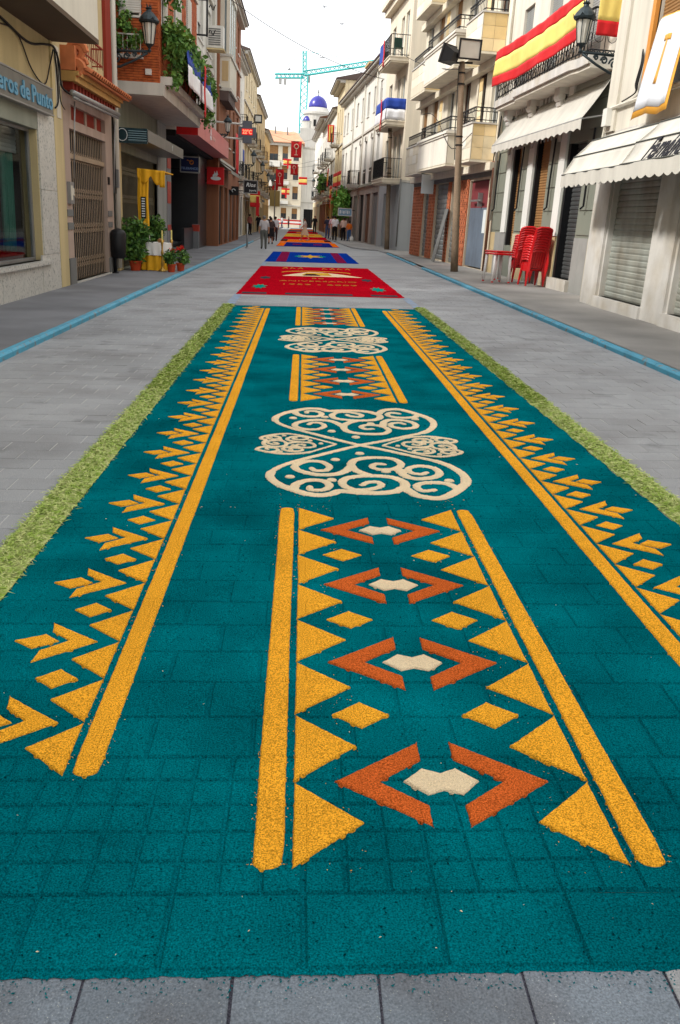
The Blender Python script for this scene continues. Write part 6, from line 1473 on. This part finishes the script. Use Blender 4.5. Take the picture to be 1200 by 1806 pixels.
for o_ in bo:
    window(t, E1, *o_, blind=.55, bm_=m_blind_b, fr=m_bframe, sill=False)
    MB(E1).box(.6, 2.7, 0, .8, o_[2] - .95, o_[2] - .05).build('balcony', m_wframe, t); m2 = MB(E1); rail_run(m2, (.65, .75), (2.65, .75), o_[2] - .05, o_[2] + .75, .16); m2.build('railing', m_iron, t, recalc=False)
for z in (3.6, 6.6, 9.5): MB(E1).box(2.9, 4.2, 0, .5, z, z + .55).build('balcony', m_wframe, t)
MB(E1).box(0, 6.3, 0, .15, 3.3, 3.5).box(0, 6.3, 0, .3, 12.5, 12.85).build('string_course', m_band, t)
m_roofp = mat('pale_clay_roof', C(196, 146, 116), .9, var=.12, vsc=1.2, fine=.1, fsc=5)
MB(E1).add([(-.3, .6, 12.9), (6.6, .6, 12.9), (6.6, .6, 13.05), (-.3, .6, 13.05), (.3, -5, 15.2), (5.2, -5, 14.9), (-.3, -10.5, 13.05), (6.6, -10.5, 13.05), (-.3, -10.5, 12.9), (6.6, -10.5, 12.9)], [(0, 1, 2, 3), (3, 2, 5, 4), (4, 5, 7, 6), (6, 7, 9, 8), (3, 4, 6), (2, 7, 5), (0, 8, 9, 1), (0, 3, 6, 8), (1, 9, 7, 2)]).build('roof', m_roofp, t)
for u in (1.6, 3.6): MB(E1).box(u, u + .2, -3.6, -3.4, 14.3, 15.6).build('chimney', m_grb, t)
def hang_banner(label, x0, x1, z0, z1, Y):
    t = thing('street_banner', label, 'banner', ((x0 + x1) / 2, Y, z0), 'red banners across the far street')
    F = SX(Y); MB(F).cloth(lambda a, b: (x0 + (x1 - x0) * a, .06 * math.sin(a * 6 + b * 2), z0 + (z1 - z0) * b), 10, 8, .01).build('field', m_fred, t, smooth=True)
    cx = (x0 + x1) / 2; w_ = x1 - x0; h = z1 - z0
    mb = MB(F); mb.tube([(cx + w_ * .2 * math.cos(a), .1, z0 + h * .68 + w_ * .2 * math.sin(a)) for a in [k * math.pi / 6 for k in range(12)]], w_ * .05, 5, closed=True); mb.box(cx - w_ * .04, cx + w_ * .04, .08, .1, z0 + h * .2, z0 + h * .55); mb.box(cx - w_ * .15, cx + w_ * .15, .08, .1, z0 + h * .14, z0 + h * .19).build('emblem', mat('banner_emblem', C(214, 170, 150), .7), t)
    MB(F).tube([(x0 - .1, 0, z1), (x1 + .1, 0, z1)], .03, 5).build('rod', m_iron, t)
    MB().tube([(x0 - .1, Y, z1), (-5.0, Y, z1 + .8)], .012, 4).tube([(x1 + .1, Y, z1), (2.6, Y, z1 + .9)], .012, 4).build('cord', m_cable, t)
hang_banner('largest and highest of the red emblem banners over the far street', -1.75, -.55, 8.05, 9.75, 105)
hang_banner('red emblem banner just below the largest one', -1.85, -.95, 6.5, 7.75, 112)
hang_banner('red emblem banner on the left, second from the left', -3.55, -2.6, 5.0, 6.95, 110)
hang_banner('leftmost and lowest red emblem banner over the far street', -4.1, -3.35, 4.7, 5.75, 114)
for lab, x, z in (('upper red and yellow flag on the apartment house balcony', -3.6, 9.4), ('lower red and yellow flag on the apartment house balcony', -3.75, 5.0)):
    t = band_flag('flag', lab, 'flag', lambda a, d, zz: (x + a, 147 - d, z + zz), 1.3, .95, spain, .02, 4); MB().box(x + .6, x + .85, 146.9, 146.92, z - .5, z + .95).build('ribbon', m_fred, t)
band_flag('flag', 'red and yellow flag on the right in front of the apartment house', 'flag', lambda a, d, zz: (-1.0 + a, 140 - d, 6.4 + zz), 1.3, 1.1, spain, .02, 4)
# background blocks closing the view
house('square_white_block', 'plain white block of flats right of the apartment house', EF(-.55, 152, 0), 0, 14, 12.6, m_ivory, [(5, 6.6), (8.5, 10)], [2.2, 3.6, 6, 9], shop='kw', blind=.5)
house('square_left_block', 'pale block behind the left row beyond the square', EF(-26, 160, 0), 0, 17, 13, m_sand, [(5, 7), (8.5, 10.5)], [8, 11, 14.5], shop='kw', blind=.5)
t = thing('hill_house', 'distant white house on the rise behind the apartment house', 'building', (-4, 210, 12)); MB().box(-9, 2.5, 205, 215, -1, 17.5).build('wall', m_ivory, t); MB().prism([(-9.5, 17.5), (3, 17.5), (-3, 19.5)], 1, 204, 216).build('roof', m_e1, t)
# church: drum, blue tiled dome, smaller dome
t = thing('church', 'white church with large blue tiled dome and small corner dome', 'church', (2, 190, 0))
m_ch = plaster('plaster_church', C(186, 183, 176), streak=.05); m_dome = mat('blue_glazed_tile', C(44, 44, 140), .3, var=.15, vsc=1.2, fine=.2, fsc=3, spec=.5)
MB().box(-1.4, 12, 186, 202, -1, 18.6).build('nave', m_ch, t); MB().lathe([(2.7, 17.9), (2.7, 21.4), (2.95, 21.5), (2.95, 21.9), (2.6, 22.0), (2.0, 22.8)], (2.0, 190, 0), 24).build('drum', m_ch, t)
MB().lathe([(1.95 * math.cos(a), 22.8 + 2.3 * math.sin(a)) for a in [k * math.pi / 20 for k in range(10)]] + [(.05, 25.2)], (2.0, 190, 0), 24).build('dome', m_dome, t, smooth=True)
mb = MB(); mb.tube([(2.0, 190, 25.1), (2.0, 190, 26.2)], .08, 6); mb.box(1.75, 2.25, 189.95, 190.05, 25.7, 25.82); mb.build('cross', m_iron, t)
MB().lathe([(1.3, 18), (1.3, 19.9), (1.4, 20.1)], (.1, 188.8, 0), 16).build('turret', m_ch, t); MB().lathe([(1.1 * math.cos(a), 20.1 + 1.1 * math.sin(a)) for a in [k * math.pi / 16 for k in range(8)]] + [(.03, 21.2)], (.1, 188.8, 0), 16).build('small_dome', m_dome, t, smooth=True)
for a in (-.9, -.2, .5): x = 2 + 2.73 * math.sin(a); y = 190 - 2.73 * math.cos(a); MB().box(x - .25, x + .25, y - .1, y + .3, 19.2, 20.4).build('window', m_dark, t)
# tower crane
m_crane = mat('crane_turquoise', C(70, 178, 176), .5, var=.08); m_cw = mat('crane_weight', C(150, 150, 148), .8)
t = thing('tower_crane', 'turquoise tower crane with long jib standing behind the church', 'crane', (-1.2, 240, 0))
def truss(mb, p, q, w_, n, r=.08, up=Vector((0, 0, 1)), tri=False):
    p = Vector(p); q = Vector(q); d = (q - p).normalized(); s = d.cross(up); s = s.normalized() if s.length > .01 else Vector((1, 0, 0)); u_ = s.cross(d)
    cs = [s * w_ + u_ * w_, -s * w_ + u_ * w_, -s * w_ - u_ * w_, s * w_ - u_ * w_] if not tri else [s * w_, -s * w_, u_ * w_ * 1.7]
    for c in cs: mb.tube([p + c, q + c], r, 4)
    L_ = (q - p).length / n
    for i in range(n):
        for k in range(len(cs)):
            a = p + d * (L_ * i) + cs[k]; b = p + d * (L_ * (i + 1)) + cs[(k + 1) % len(cs)]; mb.tube([a, b], r * .6, 3)
    return mb
mast = truss(MB(), (-1.2, 240, 0), (-1.2, 240, 35.5), .85, 22, .17).build('mast', m_crane, t)
truss(MB(), (-1.2, 240, 35.5), (-1.4, 240, 41.2), .4, 4, .16).build('tower_head', m_crane, t)
truss(MB(), (-1.2, 240, 35.7), (34, 246, 43.6), .6, 30, .17, tri=True).build('jib', m_crane, t)
truss(MB(), (-1.2, 240, 35.6), (-8.6, 239, 35.0), .45, 7, .16).build('counter_jib', m_crane, t)
MB().box(-7.6, -6.9, 238.6, 239.4, 33.2, 34.6).box(-6.4, -5.7, 238.6, 239.4, 33.2, 34.6).build('counterweight', m_cw, t); MB().box(-.6, .3, 239.2, 240.6, 34.2, 35.6).build('cab', m_cw, t)
MB().tube([(-1.4, 240, 41.2), (-8.3, 239, 35.4)], .05, 4).tube([(-1.4, 240, 41.2), (16, 243, 40.2)], .05, 4).build('tie_bar', m_crane, t)
# wires over the street
def wire(label, p, q, sag, r=.014):
    p = Vector(p); q = Vector(q); mb = MB(); mb.tube([tuple(p + (q - p) * (k / 24) - Vector((0, 0, sag * 4 * (k / 24) * (1 - k / 24)))) for k in range(25)], r, 5)
    tag(mb.build('overhead_wire', m_cable, smooth=True), label, 'wire')
wire('thin wire sagging across the sky from bank building to corner building', (-4.0, 44.5, 11.0), (4.1, 51.5, 9.0), .45, .016)
wire('cable slung between the wooden pole and the corner building', (5.0, 28.8, 6.2), (4.4, 48.2, 9.9), .3, .012)
# swifts in the sky
m_bird = mat('bird_dark', C(50, 48, 50), .8)
for k, (px, py, lab) in enumerate(((568, 102, 'dark swift flying just right of the crane head'), (573, 12, 'dark swift high above near the top edge'), (510, 122, 'dark swift left of the crane mast above the counter jib'), (603, 42, 'small dark swift high above the white house roof'))):
    d = CM @ Vector(((px - 600) / 1500, -(py - 903) / 1500, -1)); p = Vector((0, 0, 1.6)) + d * (55 / d.y)
    mb = MB(); s = .22; a = k * .9
    ca, sa = math.cos(a), math.sin(a)
    def W(x, y, z): return (p.x + (x * ca - y * sa) * s, p.y + (x * sa + y * ca) * s, p.z + z * s)
    mb.add([W(-1, -.15, .35), W(-.2, .2, .05), W(0, .7, 0), W(.2, .2, .05), W(1, -.15, .35), W(.15, -.15, 0), W(0, -.8, 0), W(-.15, -.15, 0), W(0, 0, .14), W(0, 0, -.12)],
           [(8, 0, 1), (8, 1, 2), (8, 2, 3), (8, 3, 4), (8, 4, 5), (8, 5, 6), (8, 6, 7), (8, 7, 0), (9, 1, 0), (9, 2, 1), (9, 3, 2), (9, 4, 3), (9, 5, 4), (9, 6, 5), (9, 7, 6), (9, 0, 7)])
    tag(mb.build('swift', m_bird), lab, 'bird', 'swifts in the sky')
# ------------------------------------------------------------------ the little pavement altar
gl = lambda x: gz(x) + HK - .004
ax, ay = -4.2, 25.6
t = thing('altar_table', 'small round altar table with yellow skirt and white lace cloth', 'table', (ax, ay, gl(ax)))
z0 = gl(ax)
def skirt(r, za, zb, amp, nf, n=72, flare=1.0):
    def f(a, b):
        an = a * 2 * math.pi; rr_ = (r + amp * math.sin(an * nf) * (1 - b)) * (1 + (flare - 1) * (1 - b)); return (ax + rr_ * math.cos(an), ay + rr_ * math.sin(an), za + (zb - za) * b)
    return f
MB().lathe([(.4, 0.0), (.4, .72), (.41, .74)], (ax, ay, z0), 24).build('table_core', m_dkwood, t)
MB().grid(skirt(.43, z0 + .01, z0 + .74, .03, 13, flare=1.12), 96, 6).build('yellow_skirt', m_ydrape, t, smooth=True)
m_lace = mat('white_lace', C(222, 220, 214), .8, var=.04)
MB().grid(skirt(.455, z0 + .42, z0 + .75, .02, 16, flare=1.06), 96, 6).build('lace_cloth', m_lace, t, smooth=True)
MB().lathe([(.455, .74), (.45, .755), (.0, .76)], (ax, ay, z0), 32, closed=False).build('cloth_top', m_lace, t)
t = thing('altar_figure', 'small white figure standing on the altar table', 'figurine', (ax - .18, ay - .1, z0 + .762))
MB().lathe([(.07, 0), (.06, .08), (.045, .2), (.05, .27), (.03, .31), (.035, .35), (.028, .4), (.0, .42)], (ax - .18, ay - .1, z0 + .762), 12).build('figure', m_lace, t, smooth=True); MB().box(ax - .27, ax - .02, ay - .2, ay + .02, z0 + .762, z0 + .775).build('dark_base', m_blackp, t)
t = thing('bread_basket', 'little tan basket at the right of the altar cloth', 'basket', (ax + .18, ay - .12, z0 + .762)); MB().lathe([(.07, 0), (.1, .06), (.105, .08)], (ax + .18, ay - .12, z0 + .762), 14).lathe([(.08, .06), (.06, .1), (.0, .12)], (ax + .18, ay - .12, z0 + .762), 12).build('basket', mat('wicker', C(170, 120, 70), .9, var=.2, vsc=20), t)
m_brass = mat('brass', C(196, 160, 84), .35, .8, var=.15, vsc=8); m_wax = mat('candle_wax', C(232, 218, 130), .6, var=.03)
for k, (x, y, lab) in enumerate(((-3.9, 24.95, 'tall brass candlestick with pale candle standing before the altar table'), (-3.78, 25.9, 'farther brass candlestick with pale candle behind the altar table'))):
    t = thing('candlestick', lab, 'candlestick', (x, y, gl(x)), 'altar candlesticks'); z = gl(x)
    MB().lathe([(.12, 0), (.11, .03), (.04, .07), (.03, .14), (.045, .2), (.025, .3), (.03, .45), (.045, .5), (.022, .58), (.026, .72), (.05, .8), (.02, .84)], (x, y, z), 12).build('stem', m_brass, t, smooth=True)
    MB().lathe([(.022, .84), (.021, 1.08), (.004, 1.1)], (x, y, z), 10).build('candle', m_wax, t)
def pot(name, label, x, y, r, h, pts, n, size, m, seed, flowers=None, rad=.2):
    t = thing(name, label, 'potted plant', (x, y, gl(x)), 'pots round the altar'); z = gl(x)
    MB().lathe([(r * .75, 0), (r * .95, h * .8), (r * 1.08, h * .82), (r * 1.08, h), (r * .95, h), (r * .9, h * .9)], (x, y, z), 16).build('pot', m_tile if False else mat('terracotta_red', C(176, 66, 34), .8, var=.1), t, smooth=False)
    P = [(x + a, y + b, z + c, 1, rad * d) for a, b, c, d in pts]
    leafy(P, rad, n, size, seed).build('foliage', m, t, recalc=False)
    mb = MB()
    for k, p in enumerate(P[:8]): mb.tube([(x, y, z + h * .9), ((x + p[0]) / 2, (y + p[1]) / 2, (z + h + p[2]) / 2), p[:3]], [.014, .01, .006], 4)
    mb.build('stem', m_stem, t)
    if flowers: leafy([(x + a, y + b, z + c, 1, .05) for a, b, c in flowers], .05, 46 * len(flowers), .05, seed + 1).build('flowers', mat('red_petals', C(206, 40, 30), .6, var=.15), t, recalc=False)
r9 = random.Random(11)
bush = [(r9.uniform(-.22, .22), r9.uniform(-.18, .18), .35 + .95 * k / 22 + r9.uniform(-.05, .05), 1) for k in range(22)]
pot('potted_laurel', 'big glossy potted laurel at the left of the altar table', -4.66, 25.05, .17, .27, bush, 1300, .15, m_leafd, 41, rad=.2)
pot('potted_laurel', 'glossy potted laurel behind the altar table', -4.5, 27.2, .16, .27, [(a * .8, b * .8, c + .1, d) for a, b, c, d in bush], 900, .15, m_leafd, 42, rad=.2)
pot('potted_geranium', 'red flowering geranium in terracotta pot, nearest the kerb', -3.62, 24.75, .12, .22, [(r9.uniform(-.14, .14), r9.uniform(-.1, .1), r9.uniform(.26, .52), 1) for k in range(12)], 360, .09, m_leafd, 43, [(.08, -.06, .58), (.0, 0, .58)], .1)
pot('potted_geranium', 'second flowering geranium in terracotta pot, just behind the first', -3.44, 25.3, .12, .22, [(r9.uniform(-.14, .2), r9.uniform(-.1, .1), r9.uniform(.26, .56), 1) for k in range(12)], 360, .09, m_leafd, 44, [(-.02, -.08, .62), (.05, .0, .65), (-.08, 0, .62)], .1)

# ------------------------------------------------------------------ people
m_skin = mat('skin', C(196, 142, 112), .6, var=.06, vsc=6); m_hair = mat('hair_dark', C(40, 32, 28), .7, var=.2, vsc=20); m_hairg = mat('hair_grey', C(120, 112, 104), .7, var=.2, vsc=20)
def cloth_mat(rgb): return mat('cloth_%d_%d_%d' % rgb, C(*rgb), .9, var=.1, vsc=8, fine=.05)
def stripe_mat():
    if 'striped_shirt' in MATS: return MATS['striped_shirt']
    m = mat('striped_shirt', C(206, 198, 196), .9, var=.04); n = m.node_tree.nodes; l = m.node_tree.links
    tc_ = n.new('ShaderNodeTexCoord'); wv = n.new('ShaderNodeTexWave'); wv.bands_direction = 'X'; wv.inputs['Scale'].default_value = 7; wv.inputs['Distortion'].default_value = .6
    l.new(tc_.outputs['Object'], wv.inputs['Vector']); cr = n.new('ShaderNodeValToRGB'); cr.color_ramp.elements[0].color = (*C(142, 128, 138), 1); cr.color_ramp.elements[1].color = (*C(218, 214, 208), 1); cr.color_ramp.elements[0].position = .35; cr.color_ramp.elements[1].position = .6
    l.new(wv.outputs['Fac'], cr.inputs['Fac']); l.new(cr.outputs['Color'], n['Principled BSDF'].inputs['Base Color']); return m
def person(label, x, y, heading, h=1.7, top=(220, 220, 220), bot=(50, 50, 55), hair=None, stride=.0, skirt=None, sleeves=.55, arms=(.1, .1), bend=(0.1, 0.1), z=None, topm=None, lean=0., build=1., shoes=(35, 30, 28), bag=None):
    """skinned figure: one continuous body, clothes as thin shells grown from it; local +Y is forward"""
    s = h / 1.7
    J = {'pel': (0, 0, .93), 'wst': (0, .0, 1.08), 'chs': (0, lean * .12, 1.3), 'nck': (0, lean * .2 - .01, 1.45), 'hd0': (0, lean * .24 + .01, 1.54), 'hd1': (0, lean * .25 + .02, 1.6), 'hd2': (0, lean * .25 + .015, 1.68)}
    Rr = {'pel': .145 * build, 'wst': .135 * build, 'chs': .15 * build, 'nck': .055, 'hd0': .078, 'hd1': .098, 'hd2': .07}
    E = [('pel', 'wst'), ('wst', 'chs'), ('chs', 'nck'), ('nck', 'hd0'), ('hd0', 'hd1'), ('hd1', 'hd2')]
    for sd, sg in (('L', -1), ('R', 1)):
        st = stride * sg; ar = arms[0 if sg < 0 else 1]; bd = bend[0 if sg < 0 else 1]
        J['hip' + sd] = (.09 * sg, 0, .88); J['kne' + sd] = (.1 * sg, st * .5 + .03, .48); J['ank' + sd] = (.1 * sg, st - (.08 if st < 0 else 0), .09 + (.05 if st < 0 else 0)); J['toe' + sd] = (.115 * sg, st + .14, .045)
        J['sho' + sd] = (.17 * sg, lean * .18, 1.38); J['elb' + sd] = (.24 * sg, lean * .15 + ar * .35 - .02, 1.1); J['wri' + sd] = (.25 * sg, lean * .12 + ar * .6 + bd * .8, .88 + bd * .5); J['hnd' + sd] = (.245 * sg, lean * .12 + ar * .65 + bd, .79 + bd * .75)
        Rr.update({'hip' + sd: .095 * build, 'kne' + sd: .062, 'ank' + sd: .042, 'toe' + sd: .04, 'sho' + sd: .062, 'elb' + sd: .045, 'wri' + sd: .032, 'hnd' + sd: .038})
        E += [('pel', 'hip' + sd), ('hip' + sd, 'kne' + sd), ('kne' + sd, 'ank' + sd), ('ank' + sd, 'toe' + sd), ('chs', 'sho' + sd), ('sho' + sd, 'elb' + sd), ('elb' + sd, 'wri' + sd), ('wri' + sd, 'hnd' + sd)]
        for f in range(4):
            k = 'f%d%s' % (f, sd); hx, hy, hz = J['hnd' + sd]; J[k] = (hx + .006 * sg * f - .01 * sg, hy + .022 * (f - 1.5), hz - .075 - .012 * (1 - abs(f - 1.5) / 1.5)); Rr[k] = .0095; E.append(('hnd' + sd, k))
        k = 'th' + sd; J[k] = (J['hnd' + sd][0] - .03 * sg, J['hnd' + sd][1] + .045, J['hnd' + sd][2] - .02); Rr[k] = .011; E.append(('wri' + sd, k))
    ks = list(J); me = bpy.data.meshes.new('b'); me.from_pydata([tuple(c * s for c in J[k]) for k in ks], [(ks.index(a), ks.index(b)) for a, b in E], [])
    ob = bpy.data.objects.new('b', me); col.objects.link(ob); md = ob.modifiers.new('s', 'SKIN'); md.use_smooth_shade = True
    for i, k in enumerate(ks):
        d = me.skin_vertices[0].data[i]; r_ = Rr[k] * s; fx = {'pel': 1.05, 'wst': 1.0, 'chs': 1.05}.get(k, 1); d.radius = (r_ * fx, r_ * (.74 if k in ('pel', 'wst', 'chs') else 1)); d.use_root = (k == 'pel')
    ob.modifiers.new('u', 'SUBSURF').levels = 1
    dg = bpy.context.evaluated_depsgraph_get(); m2 = bpy.data.meshes.new_from_object(ob.evaluated_get(dg)); bpy.data.objects.remove(ob)
    m2.name = 'body'; m2.materials.clear(); m2.materials.append(m_skin); m2.polygons.foreach_set('use_smooth', [True] * len(m2.polygons))
    zz = gz(x) if z is None else z
    t = thing('person', label, 'person', (x, y, zz), rz=heading)
    b = link(bpy.data.objects.new('body', m2)); setparent(b, t)
    m2.update(); co_ = [v.co.copy() for v in m2.vertices]; no = [v.normal.copy() for v in m2.vertices]
    def shell(name, test, d, m):
        F_ = [tuple(p.vertices) for p in m2.polygons if test(p.center / s)]
        if not F_: return
        us = sorted({i for f in F_ for i in f}); ix = {i: k for k, i in enumerate(us)}
        mb = MB(); mb.add([tuple(co_[i] + no[i] * d) for i in us], [tuple(ix[i] for i in f) for f in F_]); mb.build(name, m, t, local=True, smooth=True, recalc=False)
    # sleeves end along the arm, by height
    tm = topm or cloth_mat(top)
    sl = 1.38 - .5 * sleeves
    shell('shirt', lambda c: (.9 < c.z < 1.445 and abs(c.x) < .19) or (abs(c.x) >= .19 and sl < c.z < 1.45), .016, tm)
    if skirt is None: shell('trousers', lambda c: c.z < .95 and c.z > .1 and abs(c.x) < .2, .017, cloth_mat(bot))
    else:
        n = 20
        def sf(a, bb):
            an = 2 * math.pi * a; fl = (1 - bb); rx = (.17 + .06 * fl) * build; ry = (.13 + .06 * fl + abs(stride) * .5 * fl) * build
            return ((rx + .012 * math.sin(an * 7) * fl) * math.cos(an) * s, ry * math.sin(an) * s, (skirt + (1.0 - skirt) * bb) * s)
        mb = MB(); mb.grid(sf, 28, 6); mb.build('skirt', cloth_mat(bot), t, local=True, smooth=True)
    shell('shoes', lambda c: c.z < .105 and abs(c.x) < .2, .012, cloth_mat(shoes))
    hc = J['hd1']; shell('hair', lambda c: c.z > 1.615 or (c.z > 1.52 and c.y < hc[1] - .02 and abs(c.x) < .15 and c.z < 1.75), .012, hair or m_hair)
    # nose and ears give the head a front
    mb = MB(); mb.lathe([(.012, -.02), (.016, 0), (.004, .02)], (0, (hc[1] + .1) * s, 1.585 * s), 6).lathe([(.012, -.025), (.014, .02)], (-.098 * s, hc[1] * s, 1.59 * s), 6).lathe([(.012, -.025), (.014, .02)], (.098 * s, hc[1] * s, 1.59 * s), 6); mb.build('nose_and_ears', m_skin, b, local=True)
    mb = MB()
    for sg in (-1, 1): mb.box((.03 * sg - .01) * s, (.03 * sg + .01) * s, (hc[1] + .088) * s, (hc[1] + .097) * s, 1.605 * s, 1.615 * s)
    mb.box(-.022 * s, .022 * s, (hc[1] + .085) * s, (hc[1] + .095) * s, 1.535 * s, 1.543 * s); mb.build('eyes_and_mouth', m_hair, b, local=True)
    return t
person('man in striped shirt and grey trousers walking away on the left', -2.02, 46.4, .05, 1.68, bot=(98, 98, 92), topm=stripe_mat(), hair=m_hairg, stride=.1, sleeves=.5, arms=(-.05, .12), build=1.15)
person('woman in dark patterned blouse and black skirt beside the striped shirt man', -2.0, 55.5, .0, 1.6, top=(74, 60, 58), bot=(26, 25, 28), skirt=.48, stride=.06, sleeves=.55, build=1.18)
person('person in white top walking just beyond the woman in black skirt', -1.95, 62.5, .1, 1.66, top=(206, 206, 210), bot=(60, 42, 44), stride=.12, build=1.05)
person('person in dark clothes farther ahead on the left roadway', -2.6, 70, .1, 1.68, top=(40, 38, 46), bot=(38, 38, 44), stride=.08)
person('person in pink shirt standing by the left wall', -4.65, 78, -.6, 1.74, top=(176, 110, 104), bot=(44, 38, 40), z=gl(-4.6))
person('person in black standing near the left wall in the distance', -4.6, 92, .2, 1.74, top=(34, 34, 42), bot=(30, 30, 36), z=gl(-4.6))
person('woman in white top and cream skirt striding across the orange carpet', .12, 65.8, math.pi / 2 - .15, 1.6, top=(196, 192, 186), bot=(206, 194, 166), skirt=.42, stride=.3, sleeves=.4, arms=(.3, -.2), shoes=(220, 215, 200))
person('person in black standing at the edge of the red far carpet', 1.15, 92, 2.9, 1.76, top=(30, 30, 34), bot=(32, 32, 38), z=gl(1.5))
person('person in dark top and jeans carrying a white bag, left of the group', 1.95, 72, .1, 1.72, top=(52, 54, 72), bot=(70, 86, 120), z=gl(2))
person('man in white shirt and black trousers in the middle of the group', 2.32, 66, -.05, 1.76, top=(222, 224, 228), bot=(26, 26, 28), z=gl(2.3), build=1.2, sleeves=.5)
person('person in pale pink top half hidden behind the white shirted man', 2.25, 69.5, 0, 1.76, top=(206, 170, 180), bot=(180, 174, 168), z=gl(2.2))
person('woman in white and coral top with black trousers, right in the group', 2.98, 66.3, .15, 1.66, top=(216, 186, 172), bot=(28, 26, 28), z=gl(3), build=1.1)
person('child in bright orange top at the right of the group', 3.35, 65.4, .3, 1.42, top=(226, 116, 40), bot=(60, 100, 150), z=gl(3.3), sleeves=.6)
person('distant man in white shirt crossing before the square', -3.3, 138, 1.2, 1.75, top=(222, 224, 228), bot=(40, 50, 90), stride=.15)
person('distant person in dark clothes beside the man in white', -2.3, 139, 1.4, 1.75, top=(50, 36, 44), bot=(34, 30, 40))
t = thing('carrier_bag', 'white plastic carrier bag on the pavement beside the group', 'bag', (3.55, 65.2, gl(3.5)))
MB().lathe([(.12, 0), (.16, .1), (.15, .26), (.1, .33), (.06, .35)], (3.55, 65.2, gl(3.5)), 10, .7).build('bag', m_lace, t, smooth=True); MB().tube([(3.5, 65.2, gl(3.5) + .33), (3.52, 65.2, gl(3.5) + .46), (3.58, 65.2, gl(3.5) + .46), (3.6, 65.2, gl(3.5) + .33)], .012, 5).build('handle', m_lace, t)
# barrier with red and white boards at the end
t = thing('street_barrier', 'red and white barrier across the far end of the street', 'barrier', (-2.4, 143, gz(-2.4)))
for z, m in ((.5, m_fred), (.75, m_fwhite), (1.0, m_fred)): MB().box(-4.2, -.4, 143, 143.06, z, z + .2).build('board', m, t)
for x in (-4.0, -2.3, -.6): MB().box(x - .05, x + .05, 143.06, 143.16, gz(x), 1.3).build('post', m_alu, t)
